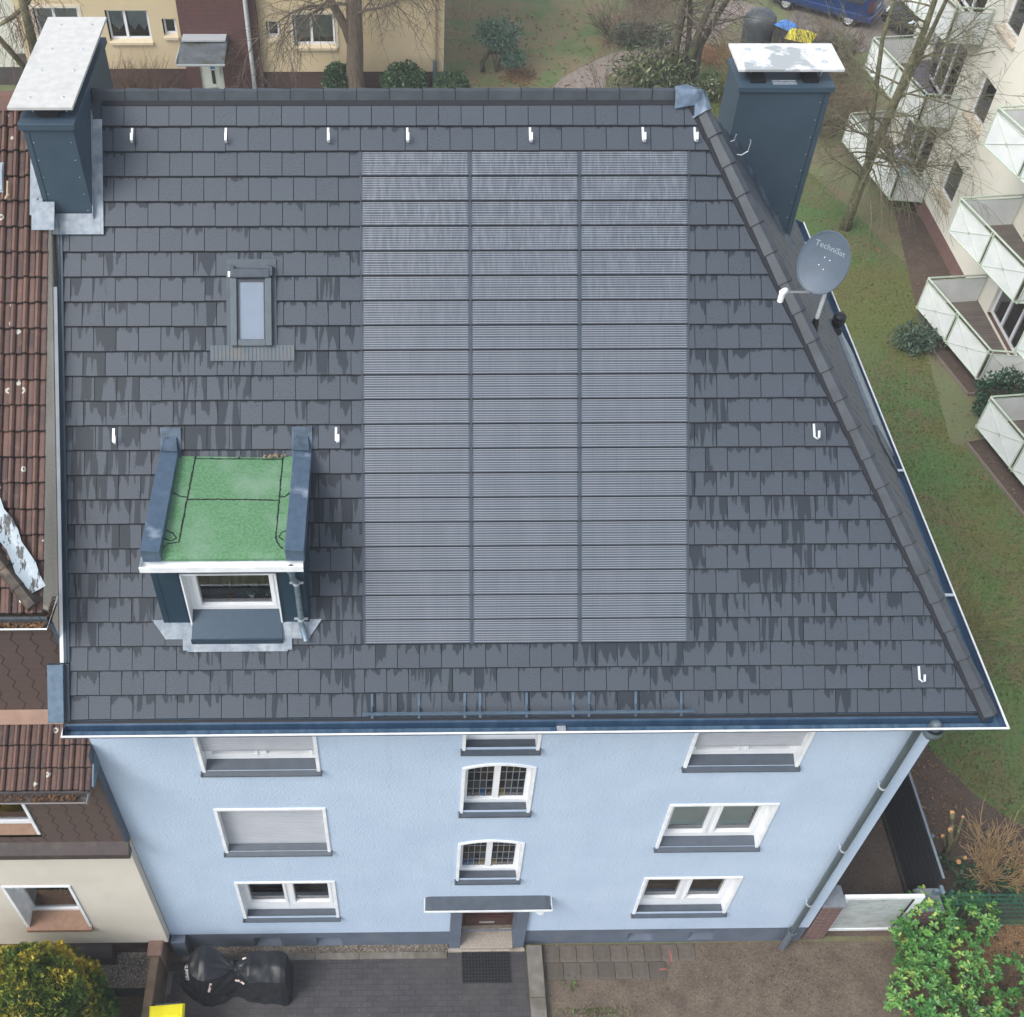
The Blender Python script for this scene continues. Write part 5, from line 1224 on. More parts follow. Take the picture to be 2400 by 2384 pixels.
b = MB(); b.box(-15, 1.5, YB-.5, YB+10.5, 9.0, 9.2); b.build('roof', mk('brown_roof_slab', '5a4038', '4c362f', 3, .8), yh)
yh2 = thing('terrace_house', (-17, YB+.4, 0), 'pale greenish white house left of the ochre one behind the birch', 'house')
b = MB(); b.box(-24, -14.80, YB+.35, YB+8, .75, 9); b.build('wall', mk('pale_render', (.62, .63, .54), (.58, .59, .5), 2, .9), yh2)
b = MB(); b.box(-24, -14.80, YB+.38, YB+8, -.1, .75); b.build('plinth', mk('grey_base', '4d4844', '413d3a', 3, .9), yh2)
b = MB(); b.box(-15.35, -14.92, YB+.33, YB+.36, .85, 1.3); b.build('vent', mk('vent_brown', '5f5852', '4f4944', 8, .7), yh2)
b = MB(); b.box(-24, -14.8, YB-.1, YB+8.4, 9, 9.2); b.build('roof', bpy.data.materials['brown_roof_slab'], yh2)

# ================================================================== WHITE BLOCK WITH BALCONIES
FX_ = 17.7
wb = thing('apartment_block', (20, 20, 0), 'creamy white apartment block with white panelled balconies', 'apartment block')
M['cw'] = mk('cream_white_render', (.78, .755, .66), (.75, .725, .63), 1.2, .9, bump=.15, bscale=50, c3=(.63, .6, .51), s3=.5, lo3=.5, hi3=.8)
M['bal_panel'] = mk('balcony_panel', 'dfe1e0', 'd2d6d5', 2, .45); M['bal_rail'] = mk('balcony_rail', 'b3bfae', 'a5b3a1', 6, .5, c3='ccd3c6', s3=8); M['deck'] = brick_material('grey_decking', '6b625c', '5e5650', '3c3733', 2.4, .12, .008, vary='7c736c')
b = MB()
wn_ = [(23.45, 24.70, 1.34+2.8*k, 2.73+2.8*k) for k in range(3)]
dr_ = [(26.0, 28.7, .65+2.8*k, 2.65+2.8*k) for k in range(3)]+[(16.6, 19.0, .65+2.8*k, 2.65+2.8*k) for k in range(3)]+[(11.2, 13.6, .65+2.8*k, 2.65+2.8*k) for k in range(3)]
ops = wn_+dr_; ys = sorted({4, 30.2, *[a for o in ops for a in o[:2]]}); zs = sorted({.55, 10.5, *[a for o in ops for a in o[2:4]]})
for i in range(len(ys)-1):
    for j in range(len(zs)-1):
        cy, cz = (ys[i]+ys[i+1])/2, (zs[j]+zs[j+1])/2
        if any(o[0] < cy < o[1] and o[2] < cz < o[3] for o in ops): continue
        b.face([(FX_, ys[i+1], zs[j]), (FX_, ys[i], zs[j]), (FX_, ys[i], zs[j+1]), (FX_, ys[i+1], zs[j+1])])
for o in ops:
    a, c, z0, z1 = o
    for q in ([(FX_, a, z0), (FX_+.25, a, z0), (FX_+.25, a, z1), (FX_, a, z1)][::-1], [(FX_, c, z0), (FX_+.25, c, z0), (FX_+.25, c, z1), (FX_, c, z1)], [(FX_, a, z1), (FX_+.25, a, z1), (FX_+.25, c, z1), (FX_, c, z1)]): b.face(q)
b.box(FX_+.3, 27, 4, 30.2, -.1, 10.5, 0, skip=(5,)); b.build('wall', M['cw'], wb)
b = MB(); b.box(FX_+.02, FX_+.3, 4, 30.2, -.1, .55); b.build('plinth', brick_material('red_plinth_brick', '7b524b', '6a4640', '8d7a72', .25, .075, .012, vary='8f7269'), wb)
b = MB(); b.box(FX_-.5, 27.3, 3.7, 30.5, 10.5, 10.7); b.build('roof', mk('flat_roof', '6d6a66', rough=.9), wb)
def xwin(parent, y0, y1, z0, z1, x, depth, mull, sill=True):
    X = x+depth; w = MB(); f_ = .08
    w.box(X, X+.06, y0, y1, z0, z0+f_); w.box(X, X+.06, y0, y1, z1-f_, z1); w.box(X, X+.06, y0, y0+f_, z0+f_, z1-f_); w.box(X, X+.06, y1-f_, y1, z0+f_, z1-f_)
    for mq in mull: w.box(X-.01, X+.06, mq-.05, mq+.05, z0+f_, z1-f_)
    o = w.build('window', M['white'], parent)
    w = MB(); w.face([(X+.03, y1, z0), (X+.03, y0, z0), (X+.03, y0, z1), (X+.03, y1, z1)]); w.build('pane', M['glass'], o)
    w = MB(); w.box(X+.08, X+1.2, y0-.1, y1+.1, z0-.3, z1+.1, 0, skip=(5,)); w.build('room', M['room'], o)
    if sill: w = MB(); w.hexa([(x-.1, y0-.08, z0-.12), (X, y0-.08, z0-.1), (X, y1+.08, z0-.1), (x-.1, y1+.08, z0-.12), (x-.1, y0-.08, z0-.05), (X, y0-.08, z0+.02), (X, y1+.08, z0+.02), (x-.1, y1+.08, z0-.05)]); w.build('sill', mk('stone_sill', 'c2b7a5', 'b3a895', 8, .7), o)
for o in wn_: xwin(wb, *o, FX_, .16, [])
for o in dr_: xwin(wb, *o, FX_, .12, [o[0]+(o[1]-o[0])*.38, o[0]+(o[1]-o[0])*.68], sill=False)
def balcony(Aw, B, C, Dw, z0, mids=1):
    """floor slab, white panels on a pale green frame: wall, outer far corner, outer near corner, wall"""
    h0, h1, hr = z0+.06, z0+.98, z0+1.12
    P = [np.array([*p, 0.0]) for p in (Aw, B, C, Dw)]
    b = MB(); b.prism([(p[0], p[1], z0) for p in P], (0, 0, .12)); ob = b.build('balcony', mk('balcony_slab', '8f8c86', '7f7c77', 4, .8), wb)
    b = MB(); b.face([(p[0], p[1], z0+.125) for p in P][::-1]); fl = b.build('deck', M['deck'], ob)
    if fl.data.polygons[0].normal.z < 0: fl.data.flip_normals()
    pn, rl = MB(), MB()
    for k, (p, q) in enumerate(((P[0], P[1]), (P[1], P[2]), (P[2], P[3]))):
        d = q-p; L = np.linalg.norm(d); d = d/L; n = np.array([d[1], -d[0], 0]); n = n if n @ (p-np.array([20, p[1], 0])+n*0) > 0 or k != 1 else n
        cen = (P[0]+P[1]+P[2]+P[3])/4; n = -n if n @ (cen-p) > 0 else n
        Z = lambda v, z, o=0: v+n*o+np.array([0, 0, z])
        bays = mids+1 if k == 1 else 1
        for i in range(bays):
            a, c = p+d*(L*i/bays+.05), p+d*(L*(i+1)/bays-.05)
            pn.prism([Z(a, h0), Z(c, h0), Z(c, h1), Z(a, h1)], n*.02)
            for (s, e) in (((a, h0), (c, h1)), ((a, h1), (c, h0))): rl.tube([Z(s[0], s[1], .03), Z(e[0], e[1], .03)], .009, 5)
            mid = (a+c)/2; rl.obox(Z(mid, (h0+h1)/2, .04), d, n, (0, 0, 1.0), .04, .006, .04)
            for v in (a, c): rl.tube([Z(v, h0-.06, .03), Z(v, hr, .03)], .022, 6)
        rl.tube([Z(p, hr), Z(q, hr)], .028, 6); rl.tube([Z(p, h1+.02, .02), Z(q, h1+.02, .02)], .018, 6); rl.tube([Z(p, h0-.02, .02), Z(q, h0-.02, .02)], .022, 6)
    pn.build('panel', M['bal_panel'], ob); rl.build('rail', M['bal_rail'], ob)
    return ob
for k in range(3):
    z = .42+2.8*k
    balcony((FX_, 29.5), (15.95, 29.3), (16.62, 25.45), (FX_, 25.30), z, 1)
    balcony((FX_, 19.7), (15.76, 19.54), (16.52, 16.16), (FX_, 16.0), z, 1)
    balcony((FX_, 14.4), (15.83, 14.22), (16.62, 10.85), (FX_, 10.7), z, 1)
    # the sheltered back wall between door and edge is clad in grey boards
M['chair'] = mk('grey_sling', '6b6672', '5f5b66', 6, .7)
ch = thing('patio_chair', (17.05, 27.0, 3.35), 'grey reclining patio chair on the middle balcony behind the bare tree', 'chair')
b = MB(); b.hexa([(16.9, 26.7, 3.72), (17.4, 26.7, 3.72), (17.4, 27.25, 3.76), (16.9, 27.25, 3.76), (16.9, 26.7, 3.76), (17.4, 26.7, 3.76), (17.4, 27.25, 3.80), (16.9, 27.25, 3.80)]); b.build('seat', M['chair'], ch)
b = MB(); b.hexa([(16.9, 27.25, 3.78), (17.4, 27.25, 3.78), (17.4, 27.3, 3.78), (16.9, 27.3, 3.78), (16.9, 27.55, 4.4), (17.4, 27.55, 4.4), (17.4, 27.6, 4.4), (16.9, 27.6, 4.4)]); b.build('backrest', M['chair'], ch)
for (x, y) in ((16.92, 26.75), (17.38, 26.75), (16.92, 27.2), (17.38, 27.2)):
    b = MB(); b.tube([(x, y, 3.345), (x, y, 3.74)], .015, 6); b.build('leg', M['black_rubber'], ch)
def pot(x, y, z, r, h, mt, label, stuff_m=None, n=60, name='flower_pot', spread=1.6, leaf=.05):
    t = thing(name, (x, y, z), label, 'plant pot')
    p = MB(); p.lathe((x, y, z), (0, 0, 1), [(0, 0), (r*.7, 0), (r, h), (r*.88, h), (r*.85, h*.9), (0, h*.9)], 16); p.build('pot', mt, t, smooth=True, angle=40)
    if stuff_m:
        p = MB()
        for i in range(n):
            c = np.array([x, y, z+h*1.2])+np.array([random.gauss(0, r*spread*.5), random.gauss(0, r*spread*.5), abs(random.gauss(0, r*spread*.5))]); e1 = np.array([random.gauss(0, 1), random.gauss(0, 1), random.gauss(0, 1)])*leaf; e2 = np.array([random.gauss(0, 1), random.gauss(0, 1), random.gauss(0, 1)])*leaf*.6
            p.face([c-e1, c-e2, c+e1, c+e2], 0, None, (random.random(), random.random()*.7, 0))
        p.build('foliage', stuff_m, t)
terr = bpy.data.materials['terracotta']; redm = mk('red_glaze', '8c3538', '7a2c30', 6, .5)
pot(16.55, 28.55, 3.35, .13, .26, redm, 'dark red pot in the far corner of the middle balcony, nearer the edge', M['dead'], 20)
pot(16.85, 28.65, 3.35, .11, .22, redm, 'smaller dark red pot in the far corner of the middle balcony, nearer the wall', M['dead'], 14)
pot(16.85, 25.75, 3.35, .17, .2, terr, 'round terracotta bowl by the near corner of the middle balcony')
tub = thing('plant_tub', (17.0, 26.4, .55), 'pale blue-grey tapered tub on the lowest balcony behind the bare tree', 'plant pot')
b = MB(); b.hexa([(16.85, 26.2, .55), (17.3, 26.2, .55), (17.3, 26.65, .55), (16.85, 26.65, .55), (16.8, 26.1, 1.05), (17.4, 26.1, 1.05), (17.4, 26.7, 1.05), (16.8, 26.7, 1.05)]); b.build('tub', mk('pale_tub', '9fb0b5', '91a2a8', 4, .5), tub, bevel=.02)
b = MB()
for i in range(80):
    c = np.array([17.1, 26.8, 1.25])+np.random.default_rng(i).normal(0, .14, 3); e1 = np.random.default_rng(i+99).normal(0, .06, 3); e2 = np.random.default_rng(i+199).normal(0, .05, 3); b.face([c-e1, c-e2, c+e1, c+e2])
b.build('dust_sheet', mk('lilac_cloth', 'c3c8dc', 'b3b8cc', 9, .8), tub)
pot(16.75, 26.9, .55, .16, .3, M['black_rubber'], 'black pot of withered red flowers on the lowest balcony', leaf_material('red_dry', ['7a3a34', '5b2f2b', '8c5a44'], .8), 90)
pot(16.9, 27.9, .55, .15, .28, M['black_rubber'], 'far black pot of brown withered stems on the lowest balcony', M['dead'], 90)
b = MB()
ext = [(15.79, 18.36), (16.32, 15.97)], [(16.32, 15.97), (16.75, 15.99)], [(15.61, 13.98), (16.21, 11.39)], [(15.61, 13.98), (16.4, 14.15)], [(16.21, 11.39), (16.9, 8.2)]
ed = thing('bed_edging', (16, 15, 0), 'thin timber edging boards round the beds below the white balconies', 'edging')
for (p, q) in ext:
    d = np.array([q[0]-p[0], q[1]-p[1], 0.0]); L = np.linalg.norm(d); d /= L; b = MB(); b.obox(((p[0]+q[0])/2, (p[1]+q[1])/2, .03), d, (-d[1], d[0], 0), (0, 0, 1.0), L/2, .028, .055); b.build('board', mk('grey_board', '7a7062', '6a6154', 9, .9, stretch=(1, 8, 8)), ed)
# ================================================================== YARD THINGS
from mathutils.bvhtree import BVHTree
# --- covered motorcycle
mc = thing('covered_motorcycle', (-3.4, -.66, 0), 'motorcycle under a shiny black cover with pale reflective strips by the blue wall', 'motorcycle')
prof = [(0, .34, .03, .10), (.06, .66, .10, .26), (.13, .95, .17, .38), (.22, 1.06, .33, .47), (.27, 1.07, .36, .47), (.36, .98, .27, .40), (.47, .86, .12, .28), (.52, .84, .11, .27), (.59, .90, .20, .31), (.65, .98, .29, .36), (.93, 1.0, .30, .38), (.975, .96, .27, .35), (1.0, .35, .22, .30)]
bx0, by0, bx1, by1 = -4.50, -.62, -2.36, -.74
def cover_pt(t, a):
    k = max(i for i in range(len(prof)) if prof[i][0] <= t+1e-9); k = min(k, len(prof)-2)
    f = (t-prof[k][0])/(prof[k+1][0]-prof[k][0])
    h, wt, wb = (prof[k][j]*(1-f)+prof[k+1][j]*f for j in (1, 2, 3))
    if a < .40: s = a/.40; z = h*.95*s; y = -(wb+(wt-wb)*s**.8)
    elif a > .60: s = (1-a)/.40; z = h*.95*s; y = wb+(wt-wb)*s**.8
    else: s = (a-.40)/.20; y = -wt+2*wt*s; z = h*(.95+.05*(1-abs(2*s-1)))
    p = np.array([bx0+(bx1-bx0)*t, by0+(by1-by0)*t+y, .03+z])
    # cloth: long flat facets between creases that run from the pinch and from the corners
    A = lambda x: abs((x % 1.0)-.5)*2
    c1 = A(1.7*math.atan2(a-.5+.02, (t-.52)+.001)+.3*mnoise.noise(Vector((t*3, a*3, 2))))
    c2 = A(t*3.1+a*2.3+.35*mnoise.noise(Vector((t*4, a*4, 7)))); c3 = A(t*5.3-a*4.7+.4*mnoise.noise(Vector((t*5, a*6, 11))))
    e = abs(t-.51); w1 = max(0, 1-e/.30)
    d = .050*(c1-.5)*w1+.028*(c2-.5)+.022*(c3-.5)+.016*mnoise.noise(Vector((t*16, a*12, 5.1)))
    amp = math.sin(math.pi*min(1, max(0, a))); side = -1 if a < .5 else 1
    p[2] += d*(.35+.7*amp); p[1] += side*d*(1.3-amp); p[2] = max(.015, p[2]); return p
b = MB(); nt, na = 110, 72
grid = [[cover_pt(i/nt, j/na) for j in range(na+1)] for i in range(nt+1)]
for i in range(nt):
    for j in range(na): b.face([grid[i][j], grid[i+1][j], grid[i+1][j+1], grid[i][j+1]])
b.face([grid[0][j] for j in range(na+1)]); b.face([grid[nt][j] for j in range(na, -1, -1)])
cov = b.build('cover', mk('black_nylon', '1b1f24', '14181c', 6, .46, bump=.18, bscale=26, spec=.5, bdist=.02), mc, smooth=True, angle=38)
bvh = BVHTree.FromPolygons([tuple(v.co+WL[mc.name]) for v in cov.data.vertices], [tuple(p.vertices) for p in cov.data.polygons])
def on_cover(u, v, lift=.006):
    d = _ray(u, v); d = d/np.linalg.norm(d); r = bvh.ray_cast(Vector(CAM), Vector(d), 80)
    return np.array(r[0])-d*lift if r[0] is not None else None
refl = mk('reflective_strip', 'e9dcd6', 'd9b9ae', 20, .4)
for pts, wd in (([(494, 2305), (492, 2316), (489, 2326)], 5.5), ([(551, 2298), (560, 2299), (566, 2302), (572, 2307)], 4.5), ([(558, 2252), (568, 2248), (577, 2245)], 4)):
    b = MB(); prev = None
    for i, (u, v) in enumerate(pts):
        q = pts[min(i+1, len(pts)-1)]; o = pts[max(i-1, 0)]; tx, ty = q[0]-o[0], q[1]-o[1]; L = math.hypot(tx, ty); nx, ny = -ty/L*wd/2, tx/L*wd/2
        A, B = on_cover(u+nx, v+ny), on_cover(u-nx, v-ny)
        if A is None or B is None: prev = None; continue
        if prev: b.face([prev[0], A, B, prev[1]])
        prev = (A, B)
    if b.Fc: b.build('reflective_strip', refl, mc)
tme = text_mesh('SUMMIT', 10); bm = bmesh.new(); bm.from_mesh(tme)
w_ = max(v.co.x for v in bm.verts)-min(v.co.x for v in bm.verts); k_ = 36/w_; bad = []
bmesh.ops.triangulate(bm, faces=bm.faces[:])
for vtx in bm.verts:
    x, y = vtx.co.x*k_, vtx.co.y*k_*1.15; q = on_cover(437+x*.10+y, 2280+x, .008)
    if q is None: bad.append(vtx)
    else: vtx.co = Vector(q)-WL[mc.name]
bmesh.ops.delete(bm, geom=bad, context='VERTS'); bm.to_mesh(tme); bm.free(); tme.materials.append(mk('white_print', 'e8e8e8', rough=.5))
to = bpy.data.objects.new('lettering', tme); COL.objects.link(to); to.parent = cov; WL[to.name] = WL[mc.name]
# --- doormat of rubber honeycomb
dmq = [F(1096, 2226, 0), None]
dm_ = thing('doormat', (1.37, -.45, 0), 'black perforated rubber mat in front of the entrance step', 'doormat')
b = MB(); x0, x1, y0, y1 = .93, 1.86, -.72, -.145
nx, ny = 15, 9
b.box(x0, x1, y0, y1, .002, .008, 1)
for i in range(nx+1): x = x0+(x1-x0)*i/nx; b.box(x-.012, x+.012, y0, y1, .008, .024)
for j in range(ny+1): y = y0+(y1-y0)*j/ny; b.box(x0, x1, y-.012, y+.012, .009, .023)
b.build('mat', [mk('mat_rubber', '26272b', '1f2023', 10, .5), mk('mat_dark', '08080a', rough=.7)], dm_)
# --- wheelie bins
def wheelie(x, y, rz, label, lid, bodyc='33373b', tilt=0.0, s=1.0, group=None):
    t = thing('wheelie_bin', (0, 0, 0), label, 'bin', group); w, d, h = .29, .36, .98
    bm_ = mk('bin_body_'+bodyc, bodyc, rough=.55) if 'bin_body_'+bodyc not in bpy.data.materials else bpy.data.materials['bin_body_'+bodyc]
    b = MB(); b.hexa([(-w*.8, -d*.75, .05), (w*.8, -d*.75, .05), (w*.8, d*.8, .05), (-w*.8, d*.8, .05), (-w, -d, h), (w, -d, h), (w, d, h), (-w, d, h)]); b.box(-w-.02, w+.02, -d-.02, d+.02, h-.05, h); b.build('body', bm_, t, bevel=.02)
    b = MB(); n = 9; ww = w+.03
    pr2 = [(-d-.05, h+.008), (-d-.05, h+.03)]+[(-d-.04+(2*d+.07)*q/n, h+.03+.07*math.sin(math.pi*(q+.4)/(n+.8))**.6) for q in range(n+1)]+[(d+.04, h+.03), (d+.04, h+.008)]
    for k in range(len(pr2)-1):
        (ya, za), (yb, zb) = pr2[k], pr2[k+1]
        ia, ib = (.035 if za > h+.04 else 0), (.035 if zb > h+.04 else 0)
        b.face([(-ww+ia, ya, za), (ww-ia, ya, za), (ww-ib, yb, zb), (-ww+ib, yb, zb)])
        for sg in (-1, 1): b.face([(sg*(ww-ia), ya, za), (sg*ww, ya, h+.008), (sg*ww, yb, h+.008), (sg*(ww-ib), yb, zb)][::sg])
    for q in (.25, .5, .75): b.box(-ww*.75, ww*.75, -d+2*d*q-.012, -d+2*d*q+.012, h+.09, h+.108)
    ld = b.build('lid', lid, t)
    b = MB()
    for (q, r) in ((-.12, .02), (.0, .02)): b.tube([(w*.3, -d*.1+q, h+.098), (w*.62, -d*.1+q, h+.096), (w*.62, -d*.1+q+.08, h+.096)], .010, 5)
    b.build('emblem', mk('lid_relief_'+label[:8].replace(' ', '_'), tuple(x*.7 for x in lin('e6d92a')) if 'yellow' in label else lin('3d6fb0'), rough=.5), ld)
    b = MB(); b.tube([(-w*.8, d+.08, h-.06), (w*.8, d+.08, h-.06)], .018, 8); b.tube([(-w*.75, d, h-.06), (-w*.75, d+.08, h-.06)], .016, 6); b.tube([(w*.75, d, h-.06), (w*.75, d+.08, h-.06)], .016, 6); b.build('handle', bm_, t)
    for sx in (-1, 1):
        b = MB(); b.lathe((sx*w*.82, d*.78, .1), (1, 0, 0), [(0, -.03), (.1, -.03), (.1, .03), (0, .03)], 16); b.build('wheel', M['black_rubber'], t)
    if tilt:
        ld.location = (0, 0, 0); ld.rotation_euler = (0, 0, 0)
    t.location = (x, y, 0); t.rotation_euler = (0, 0, rz); return t
yel = mk('yellow_lid', 'e3d81e', 'd8cc1a', 4, .4); blu = mk('blue_lid', '4a86cc', '4079bd', 4, .4)
wheelie(-4.50, -1.80, R_(4), 'yellow-lidded bin in the corner of the dark forecourt', yel, '4a5258')
wheelie(15.55, 37.3, R_(40), 'blue-lidded bin behind the right chimney', blu)
wy = wheelie(15.85, 36.15, R_(62), 'yellow-lidded bin behind the right chimney beside the blue one', yel); wy.scale = (1.5, 1.35, 1.1)
t = thing('waste_container', (14.6, 38.0, 0), 'grey round-topped container beside the blue bin', 'container')
b = MB(); b.lathe((14.6, 37.9, 0), (0, 0, 1), [(0, 0), (.6, 0), (.68, .9), (.64, 1.1), (.5, 1.28), (.25, 1.38), (0, 1.4)], 24); b.build('drum', mk('dark_drum', '4b5358', '40474c', 4, .45), t, smooth=True, angle=50)
# --- low boundary wall and raised bed by the cream house
t = thing('garden_wall', (-4.93, -.9, 0), 'low brown mossy wall between the cream house bed and the forecourt', 'wall')
mw = mk('brown_wall', '6b5a4b', '54463a', 3, .9, bump=.4, bscale=40, c3='47452f', s3=2.4, lo3=.5, hi3=.7)
b = MB(); b.hexa([(-5.06, -3.0, -.1), (-4.80, -3.0, -.1), (-4.80, -.45, -.1), (-5.06, -.45, -.1), (-5.02, -3.0, .85), (-4.84, -3.0, .85), (-4.84, -.45, .85), (-5.02, -.45, .85)]); b.build('wall', mw, t, bevel=.03)
b = MB(); b.box(-5.08, -4.79, -.45, -.06, -.1, .89); b.build('pier', mk('brown_pier', '866a60', '6d564d', 3, .9, bump=.4, bscale=40, c3='4f4438', s3=2), t, bevel=.04)
b = MB(); b.box(-4.795, -4.765, -3.0, -.9, -.05, .06); b.box(-4.795, -4.70, -.9, -.45, -.05, .06); b.build('foot', M['conc'], t)
t = thing('bed_kerb', (-5.6, -.85, 0), 'dark timber kerb crossing the pebbled bed beneath the cream house', 'kerb')
b = MB(); b.box(-6.8, -5.1, -.90, -.78, -.02, .10); b.build('beam', mk('black_beam', '1c1a19', rough=.8), t)
sheet('pebble_bed', [(-6.9, -.78), (-5.08, -.78), (-5.08, -.06), (-6.9, -.06)], .01, soil_mat('pebbles', '8a837a', '5b544d', '2f2a27', 'b8b3ab', .52))
# --- piers, gate
def pier(label, x0, x1, y0, y1, h):
    t = thing('gate_pier', ((x0+x1)/2, (y0+y1)/2, 0), label, 'pier')
    b = MB(); b.box(x0, x1, y0, y1, -.1, h-.07); b.build('shaft', brick_material('pier_brick_'+label[:4], '7a4a45', '633a38', '8b807a', .25, .07, .014, vary='54403c', bump=.8), t)
    b = MB(); b.hexa([(x0-.03, y0-.03, h-.068), (x1+.03, y0-.03, h-.068), (x1+.03, y1+.03, h-.068), (x0-.03, y1+.03, h-.068), (x0-.03, y0-.03, h), (x1+.03, y0-.03, h), (x1+.0, y1+.0, h+.03), (x0+.0, y1, h+.03)]); b.build('cap', mk('pier_cap', '747b82', '666d73', 8, .7), t, bevel=.01); return t
pier('left brick pier between the blue corner and the white gate', 7.72, 8.12, .04, .42, 1.68)
pr_ = pier('right brick pier behind the laurel, carrying a grey bracket', 9.72, 10.12, .10, .50, 1.30)
b = MB(); b.box(9.98, 10.14, .36, .42, 1.32, 1.5); b.box(10.08, 10.14, .30, .46, 1.5, 1.56); b.build('bracket', M['zinc'], pr_)
t = thing('garden_gate', (8.9, .2, 0), 'white framed metal gate with a stained grey panel', 'gate')
gx0, gx1, gz0, gz1 = 8.15, 9.66, .12, 1.72
def stained():
    q = NT('stained_panel'); v = q.uv(); c = q.mix(q.ramp(q.noise(v, 3, 6, .65, stretch=(1, 2.2, 1)), .45, .7), lin('aeb4b4'), lin('8e9794')); c = q.mix(q.math('MULTIPLY', q.ramp(q.noise(v, 4.5, 7, .7, stretch=(1.4, .8, 1)), .55, .72), .6), c, lin('65705f')); q.lk(c, q.b.inputs['Base Color']); q.set(Roughness=.5); return q.m
b = MB(); b.box(gx0+.09, gx1-.17, .185, .205, gz0+.08, gz1-.09); b.build('panel', stained(), t)
b = MB(); b.box(gx0, gx1, .16, .23, gz1-.09, gz1); b.box(gx0, gx1, .16, .23, gz0, gz0+.08); b.box(gx0, gx0+.09, .16, .23, gz0+.08, gz1-.09); b.box(gx1-.17, gx1, .16, .23, gz0+.08, gz1-.09); b.build('frame', M['white_metal'], t, bevel=.006)
b = MB(); b.box(gx1-.185, gx1-.172, .15, .2, gz0+.09, gz1-.1); b.build('gap', M['black_rubber'], t)
b = MB(); b.tube([(gx1-.09, .16, 1.0), (gx1-.09, .10, 1.0), (gx1-.22, .09, 1.0)], .014, 7); b.box(gx1-.115, gx1-.065, .152, .16, .9, 1.1); b.build('handle', M['steel'], t)
b = MB()
for z in (.5, 1.45): b.lathe((gx0-.01, .15, z), (0, 0, 1), [(0, 0), (.02, 0), (.02, .1), (0, .1)], 8)
b.build('hinge', M['steel'], t)
# --- black privacy fence
t = thing('privacy_fence', (10.1, 3.2, 0), 'black slatted privacy fence along the side of the blue house', 'fence')
def blackslat():
    q = NT('black_mesh_strip'); uv = q.uv(); sx = q.new('SeparateXYZ'); q.lk(uv, sx.inputs[0]); fr = q.math('FRACT', q.math('MULTIPLY', sx.outputs[1], 1/.21)); fx = q.math('FRACT', q.math('MULTIPLY', sx.outputs[0], 1/.05))
    ln = q.math('MULTIPLY', q.math('LESS_THAN', fr, .045), q.math('GREATER_THAN', fx, .25)); c = q.mix(q.math('MULTIPLY', ln, .6), lin('14181e'), lin('6d747c')); c = q.mix(q.math('MULTIPLY', q.ramp(q.noise(uv, 2, 5), .5, .8), .35), c, lin('2a2e30')); q.lk(c, q.b.inputs['Base Color']); q.set(Roughness=.6); return q.m
b = MB(); b.box(10.085, 10.11, .55, 7.0, .12, 1.76); b.build('screen', blackslat(), t)
b = MB(); b.box(10.075, 10.12, .5, 7.0, 1.765, 1.785); b.build('top_rail', mk('grey_rail', '6f7880', rough=.5), t)
for y in (1.35, 3.4, 5.5):
    b = MB(); b.box(10.115, 10.165, y-.03, y+.03, -.1, 1.83); b.build('post', mk('fence_post', '4d5a66', rough=.5) if y < 2 else bpy.data.materials['fence_post'], t)
b = MB(); b.box(10.04, 10.16, .5, 7.0, -.05, .11); b.build('gravel_board', mk('gravel_board', '35322e', '2b2926', 5, .9), t)
# --- green wire fence
t = thing('wire_fence', (12, .3, 0), 'green wire mesh fence between the laurel and the ivy bed', 'fence')
gm = mk('green_wire', '1f5a48', '1b4f40', 10, .5)
b = MB()
for z in [.05+.2*i for i in range(8)]:
    b.tube([(10.2, .29, z), (15.5, .29, z)], .006, 5); b.tube([(10.2, .31, z), (15.5, .31, z)], .006, 5)
for i in range(107): x = 10.2+.05*i; b.tube([(x, .30, .0), (x, .30, 1.5)], .0035, 4, 0, False)
b.build('mesh', gm, t)
for x in (10.3, 12.75, 15.3):
    b = MB(); b.box(x-.03, x+.03, .33, .37, -.1, 1.55); b.build('post', gm, t)

